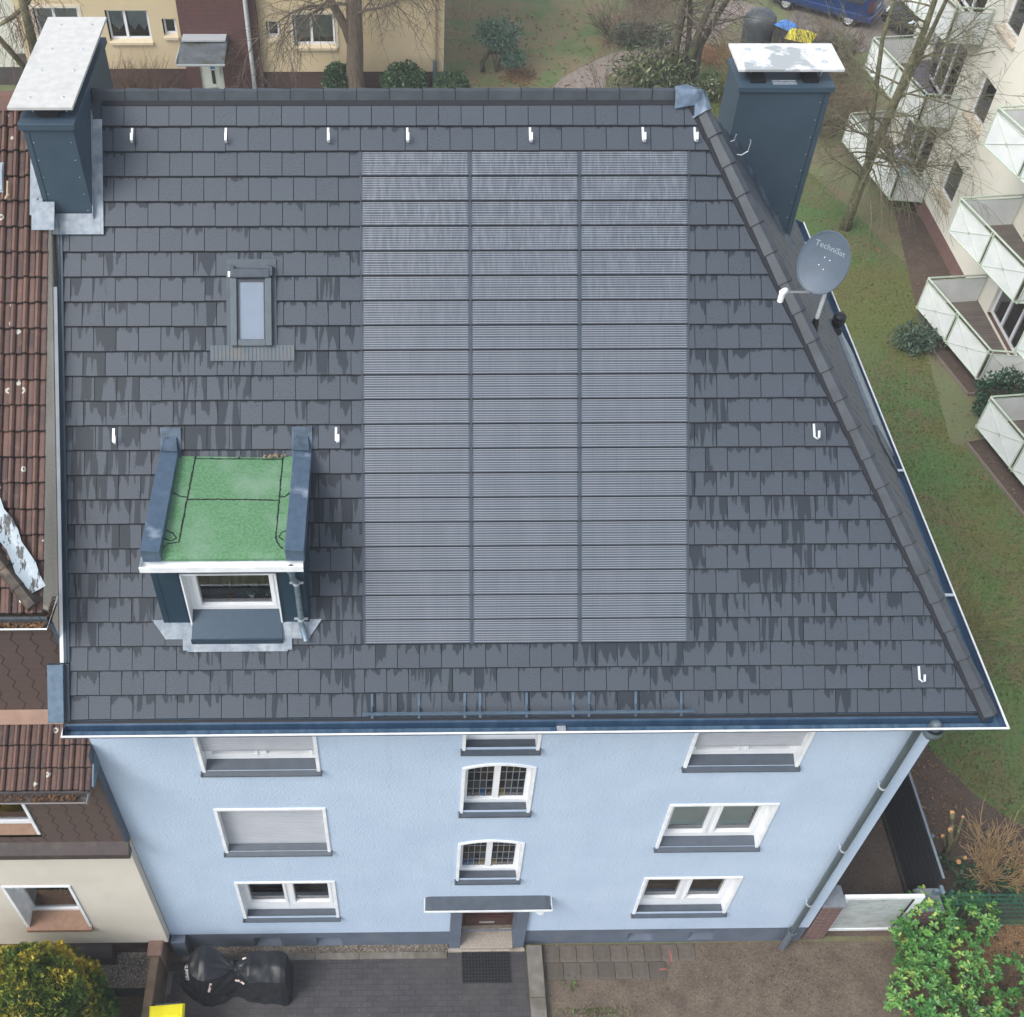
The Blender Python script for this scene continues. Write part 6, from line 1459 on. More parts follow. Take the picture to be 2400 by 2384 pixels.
# ================================================================== PLANTS
def rdir(rg): 
    v = np.array([rg.gauss(0, 1), rg.gauss(0, 1), rg.gauss(0, 1)]); return v/np.linalg.norm(v)
def grow(mb, p, d, L, r, lvl, maxl, rg, cfg, tips=None):
    n = max(3, int(L/cfg.get('seg', .35))+1) if lvl < maxl else 3; n = min(n, 9)
    pts = [np.array(p, float)]; rad = [r]; dd = np.array(d, float)/np.linalg.norm(d)
    for i in range(n):
        dd = dd+rdir(rg)*cfg.get('wander', .18)+np.array([0, 0, cfg.get('up', .05) if lvl < 2 else -cfg.get('droop', .03)]); dd /= np.linalg.norm(dd)
        pts.append(pts[-1]+dd*(L/n)); rad.append(max(cfg.get('rmin', .004), r*(1-(i+1)/n*(1-cfg.get('taper', .4)))))
    sides = (9, 6, 5, 4, 3, 3)[min(lvl, 5)]
    mb.tube(pts, rad, sides, 0 if lvl < cfg.get('bark', 9) else 1, False)
    if tips is not None and lvl >= maxl-1: tips.append((pts[-1], dd))
    if lvl >= maxl: return
    nc = cfg['n'][lvl]; lo = cfg.get('lo', .25)
    for k in range(nc):
        t = lo+(1-lo)*(k+rg.random())/nc; i = min(n-1, int(t*n)); f = t*n-i; q = pts[i]*(1-f)+pts[i+1]*f
        ax = rdir(rg); base = pts[i+1]-pts[i]; base /= np.linalg.norm(base); side = np.cross(base, ax); side /= np.linalg.norm(side)
        an = R_(rg.uniform(*cfg.get('ang', (32, 62)))); cd = base*math.cos(an)+side*math.sin(an)
        grow(mb, q, cd, L*rg.uniform(*cfg.get('len', (.45, .7)))*(1.1-.4*t), max(cfg.get('rmin', .004), rad[i]*rg.uniform(.45, .65)), lvl+1, maxl, rg, cfg, tips)
    # the leader goes on
    if cfg.get('lead', True) and lvl < maxl:
        grow(mb, pts[-1], dd, L*.6, rad[-1], lvl+1, maxl, rg, cfg, tips)
bark = mk('mossy_bark', '5a5346', '443e36', 6, .9, bump=.6, bscale=30, c3='5f6740', s3=3, lo3=.5, hi3=.65); twig = mk('twig', '6a6052', '554c41', 8, .9)
bark_g = mk('lichen_bark', '6a6a4a', '4b4838', 7, .9, bump=.5, bscale=30, c3='7f8460', s3=6, lo3=.55, hi3=.7); twig_d = mk('dark_lichen_twig', '4d483b', '757254', 12, .9)
bark_t = mk('brown_trunk', '75675a', '5d5145', 5, .9, bump=.7, bscale=22, c3='6b675a', s3=4, lo3=.55, hi3=.7, stretch=(3, 3, .6))
dead_leaf = M['dead']
def leafcard(mb, c, e1, e2, col, m=0): mb.face([c-e1, c-e1*.2-e2, c+e1*.5-e2*.75, c+e1, c+e1*.5+e2*.75, c-e1*.2+e2], m, None, col)
# big bare tree in front of the yellow house
rg = random.Random(21); t = thing('bare_tree', (-2.05, 33.0, 0), 'thick-trunked bare tree in front of the yellow house window', 'tree')
b = MB(); b.tube([(-2.05, 33.0, -.1), (-2.05, 33.0, .25), (-2.08, 33.0, 1.2), (-2.02, 33.0, 2.3), (-2.0, 32.95, 4.0), (-1.95, 32.9, 6.5), (-1.9, 32.9, 9)], [.46, .37, .33, .31, .29, .25, .12], 14)
b.tube([(-2.08, 33.0, 2.0), (-2.35, 32.95, 3.0), (-2.9, 32.8, 4.2), (-3.6, 32.5, 6)], [.16, .17, .14, .09], 9)
b.build('trunk', bark_t, t, smooth=True)
b = MB(); cfg = dict(n=[7, 7, 6, 3], wander=.22, up=-.02, droop=.10, seg=.3, lo=.12, taper=.35, rmin=.006, len=(.42, .66))
for (p, d, L, r) in (((-2.0, 32.8, 3.6), (1.0, -.7, .5), 2.7, .06), ((-1.95, 32.8, 4.4), (1.0, -.3, .15), 3.2, .07), ((-2.0, 32.8, 4.9), (.6, -1, .2), 2.6, .06), ((-2.2, 32.8, 3.9), (-1, -.6, .4), 2.8, .06), ((-2.5, 32.7, 4.0), (-1, -.25, .2), 3.2, .06),
                     ((-2.1, 32.8, 4.6), (-.2, -1, .2), 2.4, .055), ((-2.4, 32.7, 4.4), (-.8, -.9, .1), 2.5, .05), ((-1.9, 32.8, 5.4), (1, .2, .2), 3.2, .06)):
    grow(b, p, d, L, r, 1, 4, rg, cfg)
b.build('crown', twig, t)
# multi-stemmed tree beyond the ridge end
rg = random.Random(5); t = thing('bare_tree', (10.8, 33.9, 0), 'multi-stemmed bare tree rising behind the end of the ridge', 'tree')
b = MB()
st = [[G(1576, 214, 0), F(1583, 110, 34.0), F(1598, 40, 34.1), F(1606, -40, 34.2)], [G(1600, 214, 0), F(1620, 130, 33.8), F(1640, 70, 33.7), F(1672, -5, 33.6), F(1700, -60, 33.5)], [G(1622, 212, 0), F(1640, 110, 34.1), F(1670, 55, 34.3), F(1705, 0, 34.5), F(1730, -50, 34.6)], [G(1604, 212, 0), F(1616, 60, 34.3), F(1618, 0, 34.4), F(1622, -60, 34.5)]]
for s, r in zip(st, (.17, .17, .14, .10)): b.tube([s[0]-np.array([0, 0, .15])]+list(s), [r*1.25, r*1.1, r, r*.85]+[r*.7]*(len(s)-3), 10)
b.build('trunk', bark, t, smooth=True)
b = MB(); cfg = dict(n=[6, 6, 4, 3], wander=.25, up=.02, droop=.04, seg=.3, lo=.15, taper=.35, rmin=.006)
for s in st:
    for k in range(11):
        q = s[1]+(s[-1]-s[1])*rg.random(); a = rg.uniform(0, 6.28); grow(b, q, (math.cos(a), math.sin(a), rg.uniform(-.1, .6)), rg.uniform(1.2, 2.4), .035, 2, 4, rg, cfg)
b.build('crown', twig, t)
# bare tree beside the white balconies
rg = random.Random(8); t = thing('bare_tree', (14.9, 24.4, 0), 'lichen-grown bare tree spreading in front of the white balconies', 'tree')
tp = [(14.9, 24.4, -.1), (14.92, 24.4, 1.0), (14.95, 24.35, 2.4), (15.05, 24.3, 4.0), (15.15, 24.2, 5.6), (15.2, 24.1, 7.2), (15.15, 24.0, 9.0), (15.2, 24, 10.5)]
b = MB(); b.tube(tp, [.20, .16, .15, .14, .12, .09, .07, .04], 10); b.tube([tp[2], (14.8, 24.9, 4.0), (14.55, 25.3, 6.2), (14.6, 25.5, 8.5)], [.11, .09, .07, .04], 8); b.tube([tp[3], (15.5, 24.5, 6.0), (15.8, 24.6, 8.0), (16.0, 24.6, 10.0)], [.09, .075, .06, .03], 8); b.build('trunk', bark_g, t, smooth=True)
b = MB(); cfg = dict(n=[7, 7, 6, 3], wander=.2, up=.05, droop=.07, seg=.3, lo=.12, taper=.35, rmin=.0048, len=(.4, .62), ang=(28, 58))
for k in range(34):
    z = 1.9+k*.225; a = rg.uniform(0, 6.28) if k > 9 else rg.uniform(2.4, 5.6); i = min(6, int((z-.0)/1.6)+1); q = np.array([15.0+.03*z, 24.35-.03*z, z])
    grow(b, q, (math.cos(a), math.sin(a), rg.uniform(.05, .55)), rg.uniform(1.9, 3.0)*(1.0 if z < 7 else .7), .035, 2 if k % 3 else 1, 4, rg, cfg)
for (d, L) in (((-.3, -1, .35), 3.2), ((.2, -1, .3), 3.4), ((.65, -1, .3), 3.0), ((-.8, -.7, .3), 2.8), ((.9, -.6, .25), 2.6), ((-.1, -1, .15), 3.0)): grow(b, (14.95, 24.35, 2.6+rg.uniform(-.4, 1.6)), d, L, .04, 1, 4, rg, cfg)
b.build('crown', twig_d, t)
# birch at the top left edge
rg = random.Random(31); t = thing('birch_tree', (-12.6, 28.2, 0), 'birch with hanging brown twigs at the left edge before the yellow house', 'tree')
b = MB(); b.tube([(-12.6, 28.2, -.1), (-12.55, 28.2, 2), (-12.4, 28.1, 5), (-12.3, 28, 8)], [.22, .2, .16, .1], 10); b.tube([(-12.5, 28.15, 3.2), tuple(F(-20, 70, 28.1)), tuple(F(30, 40, 28.1)), tuple(F(66, 6, 28.1)), tuple(F(95, -50, 28.2))], [.11, .095, .08, .065, .045], 8); b.build('trunk', bark_g, t, smooth=True)
b = MB(); cfg = dict(n=[6, 6, 4, 3], wander=.2, up=-.0, droop=.22, seg=.25, lo=.1, taper=.35, rmin=.005, len=(.4, .62))
for k in range(22):
    q = F(rg.uniform(-20, 120), rg.uniform(-60, 40), 28.2+rg.uniform(-.4, .6)); grow(b, q, (rg.uniform(-.6, 1), rg.uniform(-.6, .6), rg.uniform(-.6, .4)), rg.uniform(.9, 1.6), .014, 2, 4, rg, cfg)
for k in range(6): q = F(rg.uniform(-30, 60), rg.uniform(10, 150), 28.0); grow(b, q, (rg.uniform(-.3, 1), rg.uniform(-.5, .5), rg.uniform(-.5, .3)), rg.uniform(.9, 1.6), .016, 2, 4, rg, cfg)
b.build('crown', mk('birch_twig', '6b5443', '564335', 9, .9), t)

# leafy shrubs
def shrub(name, label, cat, c, rad, n, leaf, mt, seed, lump=.25, shell=.55, asp=2.2, stem=None, core=None, zmin=.02, group=None, up=0.0):
    rg = random.Random(seed); t = thing(name, (c[0], c[1], 0), label, cat, group); b = MB(); c = np.array(c, float)
    for i in range(n):
        v = rdir(rg); k = 1+lump*mnoise.noise(Vector(v*2.3)+Vector((seed, 0, 0)))+lump*.6*mnoise.noise(Vector(v*5.1)+Vector((0, seed, 0)))
        q = shell+(1-shell)*rg.random()**.6; p = c+v*np.array(rad)*k*q
        if p[2] < zmin: continue
        d = v*.7+rdir(rg)*.8+np.array([0, 0, up]); d /= np.linalg.norm(d); s = np.cross(d, rdir(rg)); s /= np.linalg.norm(s); L = leaf*rg.uniform(.7, 1.25)
        leafcard(b, p, d*L*.5, s*L*.5/asp, (rg.random(), rg.random()**1.5*.9, 0))
    b.build('foliage', mt, t)
    b = MB(); m_ = core or M['black_rubber']
    for i in range(7):
        a = i*.9; b.tube([(c[0]+.05*math.cos(a), c[1]+.05*math.sin(a), 0), tuple(c+np.array([math.cos(a)*rad[0]*.5, math.sin(a)*rad[1]*.5, rad[2]*.35]))], [.025, .01], 5)
    b.build('stem', twig, t); return t
box_l = leaf_material('clipped_leaf', ['2f452b', '45623d', '5d7c52'], .45)
shrub('clipped_bush', 'clipped round evergreen bush left of the thick bare trunk', 'bush', (-2.75, 33.2, .75), (.62, .6, .72), 2600, .13, box_l, 3, .15, .6)
shrub('clipped_bush', 'widest clipped round evergreen bush right of the bare trunk', 'bush', (-.22, 33.1, .72), (.95, .8, .78), 3800, .13, box_l, 4, .15, .6)
shrub('clipped_bush', 'clipped bush at the corner of the yellow house by the grey downpipe', 'bush', (1.62, 33.0, .6), (.75, .7, .62), 2600, .12, box_l, 5, .15, .6)
shrub('yellow_shrub', 'small yellow-green shrub just behind the ridge at the corner bush', 'bush', (1.35, 31.2, .55), (.55, .35, .5), 260, .16, leaf_material('lime_leaf', ['7f9a3a', 'a7b455', 'a8643c'], .5), 6, .3, .3, 2.6)
shrub('low_shrub', 'low mottled evergreen shrub beside the brick stair tower', 'bush', (-9.35, 32.6, .35), (.85, .6, .42), 1300, .11, leaf_material('mottled', ['2f3d27', '4c5738', '6a4e34', '8a5b38'], .6), 7, .25)
def twigbush(name, label, c, r, h, n, seed, mt, leafy=0, spread=1.0, thick=.010, cat='bush'):
    rg = random.Random(seed); t = thing(name, (c[0], c[1], 0), label, cat); b = MB(); tips = []
    cfg = dict(n=[4, 4, 3], wander=.16, up=.05, droop=0, seg=.2, lo=.25, taper=.4, rmin=.0045, ang=(15, 42), len=(.4, .65))
    for i in range(n):
        a = rg.uniform(0, 6.28); q = rg.random()**.5*r*.45; e = rg.uniform(.25, .95)*spread
        grow(b, (c[0]+q*math.cos(a), c[1]+q*math.sin(a), -.02), (math.cos(a)*e, math.sin(a)*e, 1.0), h*rg.uniform(.5, .75), thick*rg.uniform(.7, 1.3), 1, 3, rg, cfg, tips)
    b.build('twigs', mt, t)
    if leafy:
        b = MB()
        for i in range(leafy):
            p, d = rg.choice(tips); s = rdir(rg); leafcard(b, p-d*rg.random()*.3+s*.03, rdir(rg)*.045, rdir(rg)*.03, (rg.random(), rg.random()*.6, 0))
        b.build('leaves', dead_leaf, t)
    return t
tb = mk('brown_twig', '6a5442', '553f32', 8, .9); tan = mk('tan_twig', 'a88e67', '8c744f', 8, .9); olive = mk('olive_twig', '8a8452', '6c663f', 8, .9)
twigbush('twig_shrub', 'left brown twiggy shrub below the curtained yellow-house window', (-11.1, 32.6), .8, 1.5, 46, 1, tb)
twigbush('twig_shrub', 'right brown twiggy shrub below the curtained yellow-house window', (-10.1, 32.6), .8, 1.45, 46, 2, tb)
twigbush('dry_shrub', 'tan dried-up shrub leaning over the ivy beyond the black fence', G(2330, 2060), .5, 1.3, 40, 3, tan, 0, .8)
twigbush('dry_shrub', 'tan dried shrub cut off by the right edge above the green fence', G(2420, 2040), .5, 1.2, 30, 4, tan, 0, .8)
twigbush('bare_shrub', 'olive bare shrub poking out beside the side gutter', G(2215, 1490), .5, 1.7, 34, 5, olive, 0, .9)
twigbush('twig_hedge', 'brown twig thicket between the right chimney and the middle balcony', (14.4, 31.4), 1.2, 2.2, 60, 6, tb, 60)
twigbush('twig_hedge', 'grey-brown twig thicket behind the first, nearer the wet yard', (15.4, 33.9), 1.2, 2.3, 56, 9, twig, 40)
twigbush('twig_hedge', 'brown thicket before the black car', (17.2, 35.4), 1.1, 2.0, 46, 10, tb, 40)
twigbush('twig_hedge', 'dense brown twig thicket hugging the back of the far balcony', (15.6, 30.6), 1.1, 2.4, 70, 23, tb, 70)
twigbush('twig_hedge', 'olive twig thicket directly behind the right chimney top', (13.2, 33.0), 1.0, 1.9, 60, 24, olive, 40)
twigbush('bramble', 'greyish bramble thicket on the rear lawn between juniper and path', (9.0, 38.2), 1.4, 1.5, 46, 11, twig, 50, 1.3)
twigbush('bramble', 'brown bramble thicket at the top edge left of the multi-stemmed tree', (10.6, 41.0), 1.4, 1.6, 44, 12, tb, 60, 1.3)
twigbush('bare_shrub', 'thin dark bare shrub behind the ridge left of the rhododendron', (7.7, 33.4), .6, 1.9, 9, 13, bark, 0, 1.1, .02)
shrub('evergreen_shrub', 'dark spreading evergreen shrub under the brambles on the rear lawn', 'bush', (9.8, 37.6, .4), (1.3, .7, .5), 1500, .12, leaf_material('dark_green', ['2a3a2c', '3a4d3a', '50604a'], .6), 14, .35)
shrub('rhododendron', 'olive rhododendron bush behind the right end of the ridge', 'bush', (9.6, 33.6, .95), (1.75, .8, .95), 1500, .24, leaf_material('rhodo_leaf', ['3a4a2e', '5b6a45', '838a66'], .45), 15, .4, .35, 3.4)
shrub('rhododendron', 'smaller rhododendron clump right of the three stems', 'bush', (11.7, 33.1, .5), (.6, .5, .5), 380, .22, bpy.data.materials['rhodo_leaf'], 16, .4, .35, 3.4)
# gnarled juniper
t = shrub('juniper', 'gnarled blue-green juniper leaning on the rear lawn', 'bush', (3.55, 35.4, 1.55), (.95, .8, .6), 2600, .13, leaf_material('juniper_leaf', ['3c5646', '527060', '6a8672'], .7), 17, .45, .3, 3.0)
b = MB(); b.tube([(3.0, 35.4, -.1), (2.95, 35.4, .4), (3.2, 35.4, .8), (3.5, 35.4, 1.2)], [.10, .09, .08, .05], 8); b.tube([(3.2, 35.4, .8), (3.9, 35.2, .9), (4.2, 35.0, .9)], [.06, .05, .03], 6); b.build('trunk', bark, t, smooth=True)
b = MB(); rg = random.Random(18)
for i in range(1100):
    v = rdir(rg); p = np.array([4.15, 34.85, .85])+v*np.array([.6, .5, .38])*(.4+.6*rg.random()); d = rdir(rg); s = np.cross(d, rdir(rg)); leafcard(b, p, d*.065, s*.022, (rg.random(), rg.random()*.8, 0))
b.build('foliage', bpy.data.materials['juniper_leaf'], t)
shrub('yew_shrub', 'feathery dark green conifer beside the yellow bin lid', 'bush', (17.0, 35.2, .8), (.9, .8, .9), 1500, .16, leaf_material('yew_leaf', ['1f4a34', '2f6044', '477555'], .6), 19, .45, .2, 3.2)
shrub('conifer_shrub', 'low grey-green conifer at the bed corner under the lower balcony', 'bush', G(2150, 790, .35), (.75, .65, .4), 1000, .16, leaf_material('greygreen', ['35493a', '4d6350', '667a64'], .7), 20, .5, .2, 3.2)
shrub('evergreen_shrub', 'rounded dark evergreen between the two lowest balconies', 'bush', (16.75, 15.1, .8), (.75, .65, .85), 1900, .11, leaf_material('deepgreen', ['1d3a2a', '2b5039', '3b6548'], .5), 22, .25)
# ivy below the dry shrub
rg = random.Random(40); b = MB()
for i in range(5200):
    x, y = rg.uniform(10.3, 15.2), rg.uniform(.4, 2.0); 
    if mnoise.noise(Vector((x*1.3, y*1.3, 0)))+.1-(y-.8)*.35 < rg.uniform(-.3, .3): continue
    a = rg.uniform(0, 6.28); L = rg.uniform(.03, .05); e1 = np.array([math.cos(a), math.sin(a), rg.uniform(-.4, .4)])*L; e2 = np.array([-math.sin(a), math.cos(a), rg.uniform(-.4, .4)])*L*.8
    leafcard(b, np.array([x, y, .06+rg.random()*.22]), e1, e2, (rg.random(), rg.random()*.9, 0))
ivy = b.build('ivy', leaf_material('ivy_leaf', ['1e3a26', '2f5235', '4a6a48'], .4)); tag(ivy, kind='stuff')
# cut stump with pale saw cuts
t = thing('pruned_shrub', tuple(G(2215, 2010)), 'hard-pruned stump with round pale saw cuts beside the black fence', 'stump')
b = MB(); c_ = MB(); o_ = G(2212, 2015)
for (du, dv, h, r) in ((15, -70, .9, .05), (-2, -55, .55, .045), (12, -38, .45, .04), (24, -45, .5, .035), (20, -110, 1.15, .05), (45, -100, 1.1, .03), (35, 5, .35, .05), (50, -5, .4, .04)):
    e_ = G(2212+du, 2015+dv, h); b.tube([o_+np.array([rnd.uniform(-.06, .06), rnd.uniform(-.06, .06), -.05]), (o_+e_)/2+np.array([.05, 0, .05]), e_], [r*1.2, r, r*.85], 9)
    dr2 = (e_-o_)/np.linalg.norm(e_-o_); dr2 = dr2*.4-AF*.6; dr2 /= np.linalg.norm(dr2); c_.lathe(e_+dr2*.006, dr2, [(r*1.0, -.012), (r*.95, .004), (0, .006)], 12)
b.build('trunk', bark_g, t, smooth=True); c_.build('saw_cut', mk('fresh_cut', 'd9a878', 'c9925f', 20, .8), t)
# golden thuja at the bottom left
rg = random.Random(50); th = thing('golden_thuja', (-6.75, -1.9, 0), 'golden green conifer bush at the lower left corner', 'bush'); b = MB()
tc_, tr_ = np.array([-6.86, -1.72, .95]), np.array([1.42, 1.30, 1.95])
for i in range(34000):
    v = rdir(rg)
    if v[2] < -.35: continue
    lmp = mnoise.noise(Vector(v*3.2))*.10+mnoise.noise(Vector(v*8.5))*.07
    q = 1-.22*rg.random()**2; p = tc_+v*tr_*(1+lmp)*q
    d = v*np.array([.6, .6, .5])+np.array([0, 0, .65])+rdir(rg)*.55; d /= np.linalg.norm(d); s = np.cross(d, v+rdir(rg)*.5); s /= np.linalg.norm(s); L = rg.uniform(.05, .095)
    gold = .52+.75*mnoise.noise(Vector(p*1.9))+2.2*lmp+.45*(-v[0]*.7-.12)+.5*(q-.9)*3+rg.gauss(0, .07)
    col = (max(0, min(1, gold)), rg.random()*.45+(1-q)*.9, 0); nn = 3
    for k in range(nn):
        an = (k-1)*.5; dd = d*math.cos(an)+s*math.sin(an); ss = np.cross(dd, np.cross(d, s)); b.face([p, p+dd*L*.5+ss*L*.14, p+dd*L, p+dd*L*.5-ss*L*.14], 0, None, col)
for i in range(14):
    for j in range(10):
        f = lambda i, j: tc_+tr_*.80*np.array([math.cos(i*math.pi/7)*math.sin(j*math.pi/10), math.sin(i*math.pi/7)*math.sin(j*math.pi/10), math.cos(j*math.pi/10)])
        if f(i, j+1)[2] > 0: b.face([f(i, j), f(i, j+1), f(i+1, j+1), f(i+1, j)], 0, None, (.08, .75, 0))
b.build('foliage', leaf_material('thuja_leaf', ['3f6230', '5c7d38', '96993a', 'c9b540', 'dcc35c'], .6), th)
b = MB(); b.tube([(-6.72, -1.75, -.1), (-6.72, -1.75, 1.6)], [.14, .04], 8)
for i in range(16):
    a = i*2.4; z = .3+i*.08; b.tube([(-6.72, -1.75, z), (-6.72+.9*math.cos(a), -1.75+.85*math.sin(a), z+.4)], [.03, .008], 5)
b.build('trunk', bark, th)
# laurel hedge at the bottom right
def laurel(label, blobs, nwh, seed, parent_loc):
    rg = random.Random(seed); t = thing('laurel_shrub', parent_loc, label, 'bush'); b = MB(); sm = MB()
    for (c, r, k) in blobs:
        c, r = np.array(c, float), np.array(r, float)
        for i in range(int(nwh*k)):
            v = rdir(rg)
            if v[2] < -.45: continue
            q = .62+.38*rg.random()**.5; lmp = 1+.22*mnoise.noise(Vector(v*2.1)+Vector((seed, c[0], 0))); p = c+v*r*q*lmp
            ax = v*.6+np.array([0, 0, .75])+rdir(rg)*.35; ax /= np.linalg.norm(ax); s = np.cross(ax, rdir(rg)); s /= np.linalg.norm(s); u2 = np.cross(ax, s)
            tone = max(0, min(1, .45+.5*mnoise.noise(Vector(p*1.7))+rg.gauss(0, .12))); nl = rg.randint(5, 8)
            sm.tube([p-ax*.25-v*.1, p], [.007, .004], 4, 0, False)
            for k2 in range(nl):
                a = k2*2.4+rg.random(); out = s*math.cos(a)+u2*math.sin(a); el = rg.uniform(.15, .75); d = out*math.cos(el)+ax*math.sin(el); w = np.cross(d, ax); w /= np.linalg.norm(w); nn = np.cross(w, d); L = rg.uniform(.075, .125); o = p-ax*rg.random()*.06
                col = (tone+rg.gauss(0, .1) if rg.random() > .03 else 1.0, rg.random()*.5, 0); W = L*.22
                pts = [o, o+d*L*.35+w*W*.85+nn*.004, o+d*L*.7+w*W+nn*.0, o+d*L-nn*L*.06, o+d*L*.7-w*W, o+d*L*.35-w*W*.85+nn*.004]
                mid1, mid2 = o+d*L*.35-nn*.006, o+d*L*.7-nn*.008
                b.face([pts[0], mid1, pts[1]], 0, None, col); b.face([mid1, mid2, pts[2], pts[1]], 0, None, col); b.face([mid2, pts[3], pts[2]], 0, None, col)
                b.face([pts[0], pts[5], mid1], 0, None, col); b.face([mid1, pts[5], pts[4], mid2], 0, None, col); b.face([mid2, pts[4], pts[3]], 0, None, col)
        for i in range(9): v = rdir(rg); sm.tube([(c[0]*.5+parent_loc[0]*.5, c[1]*.5+parent_loc[1]*.5, 0), tuple(c+v*r*.5)], [.03, .012], 6)
    b.build('foliage', leaf_material('laurel_leaf', ['2a5228', '3a6e32', '558a41', '79a551', 'a6b95c'], .38) if 'laurel_leaf' not in bpy.data.materials else bpy.data.materials['laurel_leaf'], t); sm.build('stem', mk('laurel_stem', '5a4a3a', '453a2e', 8, .9) if 'laurel_stem' not in bpy.data.materials else bpy.data.materials['laurel_stem'], t); return t
laurel('bright green laurel shrub covering the right gate pier', [(tuple(G(2165, 2160, .8)), (.60, .58, .75), 1.0), (tuple(G(2235, 2270, .75)), (.62, .58, .62), 1.0), (tuple(G(2270, 2150, .6)), (.55, .5, .6), 1.1), (tuple(G(2160, 2250, .55)), (.45, .5, .6), .9)], 190, 2, (10.2, -.3, 0))
laurel('denser laurel shrub at the bottom edge beside the bare earth', [(tuple(G(2150, 2335, .75)), (.52, .58, .72), 1.2), (tuple(G(2235, 2400, .65)), (.65, .6, .6), 1.2)], 190, 3, (9.9, -1.3, 0))
laurel('sparse laurel shoots at the bottom right corner over brown leaves', [(tuple(G(2370, 2290, .6)), (.5, .42, .45), .5), (tuple(G(2390, 2385, .6)), (.65, .5, .45), .6), (tuple(G(2310, 2370, .45)), (.5, .5, .4), .4)], 150, 4, (11.3, -1.2, 0))
# grass and litter
def inpoly(x, y, P):
    c = False; n = len(P)
    for i in range(n):
        (x1, y1), (x2, y2) = P[i], P[(i+1) % n]
        if (y1 > y) != (y2 > y) and x < (x2-x1)*(y-y1)/(y2-y1)+x1: c = not c
    return c
LAWN = [(8.6, 7), (8.6, 5.5), (11.2, 4.9), (12.6, 2.6), (16, 1.6), (17.6, 1.6), (17.4, 9.0), (15.2, 14.0), (15.7, 18.3), (16.3, 22), (15.4, 25), (14.5, 28), (12, 33), (9.2, 33.2), (8.6, 20)]
rg = random.Random(60); b = MB()
def blade(x, y, h, z=0):
    a = rg.uniform(0, 6.28); w = rg.uniform(.012, .026); lx, ly = rg.gauss(0, .5)*h, rg.gauss(0, .5)*h
    tone = .45+.55*mnoise.noise(Vector((x*.9, y*.9, 0)))+rg.gauss(0, .18)
    b.face([(x-w*math.cos(a), y-w*math.sin(a), z), (x+w*math.cos(a), y+w*math.sin(a), z), (x+lx, y+ly, z+h)], 0, None, (max(0, min(1, tone)), rg.random()*.8, 0))
n = 0
while n < 30000:
    x, y = rg.uniform(8.7, 17.6), rg.uniform(1.6, 33)
    if y > 18 and rg.random() < .55: continue
    if not inpoly(x, y, LAWN) or mnoise.noise(Vector((x*.7, y*.7, 7)))+.45 < rg.uniform(-.2, .7): n += .3; continue
    blade(x, y, rg.uniform(.03, .08)); n += 1
for i in range(1500):
    x, y = rg.gauss(3.4, .55), rg.gauss(-1.05, .22)
    if x < 2.55 or mnoise.noise(Vector((x*2.5, y*2.5, 3))) < rg.uniform(-.1, .5): continue
    blade(x, y, rg.uniform(.02, .06))
for i in range(4500):
    x, y = rg.uniform(9.2, 13.2), rg.uniform(32, 35.2); blade(x, y, rg.uniform(.04, .09))
tag(b.build('grass', leaf_material('grass_blade', ['7a7142', '65703a', '567a3a', '669646'], .7)), kind='stuff')
rg = random.Random(61); b = MB()
def litter(n, fx, fy, s, tone=(0, 1)):
    for i in range(n):
        x, y = fx(), fy(); a = rg.uniform(0, 6.28); L = s*rg.uniform(.5, 1.3); e1 = np.array([math.cos(a), math.sin(a), rg.uniform(-.3, .3)])*L; e2 = np.array([-math.sin(a), math.cos(a), rg.uniform(-.3, .3)])*L*.55
        b.face([np.array([x, y, .02+rg.random()*.02])+q for q in (-e1, -e2, e1, e2)], 0, None, (rg.uniform(*tone), rg.random()*.6, 0))
U = rg.uniform
litter(1700, lambda: U(9.8, 14.8), lambda: U(-3, .26), .045)
litter(2600, lambda: rg.gauss(12.9, .55), lambda: rg.gauss(36.7, .4), .07)
litter(500, lambda: rg.gauss(4.4, .3), lambda: rg.gauss(35.1, .4), .07)
litter(700, lambda: U(1.6, 10), lambda: U(33.8, 41), .07); litter(240, lambda: U(8.8, 16), lambda: U(10, 30), .035); litter(500, lambda: rg.gauss(11.2, .7), lambda: rg.gauss(3.0, 1.0), .04)
litter(260, lambda: rg.gauss(7.4, .7), lambda: rg.gauss(-.7, .3), .018, (.9, 1)); litter(160, lambda: U(2.6, 9), lambda: U(-3, -.1), .015, (.9, 1)); litter(120, lambda: U(-4.5, 2.1), lambda: U(-2.2, -.2), .012, (.9, 1)); litter(200, lambda: rg.gauss(-4.5, .15), lambda: U(-2, -.2), .018)
litter(800, lambda: U(-13, 1.2), lambda: U(31.5, 33.8), .06)
litter(300, lambda: U(15.5, 17.6), lambda: U(9, 25), .05)
tag(b.build('fallen_leaves', dead_leaf), kind='stuff')

# ================================================================== CARS
def car_body(mb, sta, m=0):
    """stations along x: (x, z_bottom, z_waist, half_width, z_roof, half_width_roof)"""
    def ring(s):
        x, zb, zw, hw, zr_, hr = s; half = [(hw*.86, zb), (hw*.98, zb+.12), (hw, (zb+zw)/2), (hw*.97, zw), (hr+(hw*.97-hr)*.1, zr_-.08), (hr*.9, zr_-.01), (0, zr_+.015)]
        return [np.array([x, y, z]) for y, z in half]+[np.array([x, -y, z]) for y, z in half[-2::-1]]
    R2 = [ring(s) for s in sta]
    for i in range(len(R2)-1):
        for j in range(len(R2[0])-1): mb.face([R2[i][j], R2[i+1][j], R2[i+1][j+1], R2[i][j+1]], m)
        mb.face([R2[i][0], R2[i][-1], R2[i+1][-1], R2[i+1][0]], m)
    mb.face(R2[0], m); mb.face(R2[-1][::-1], m)
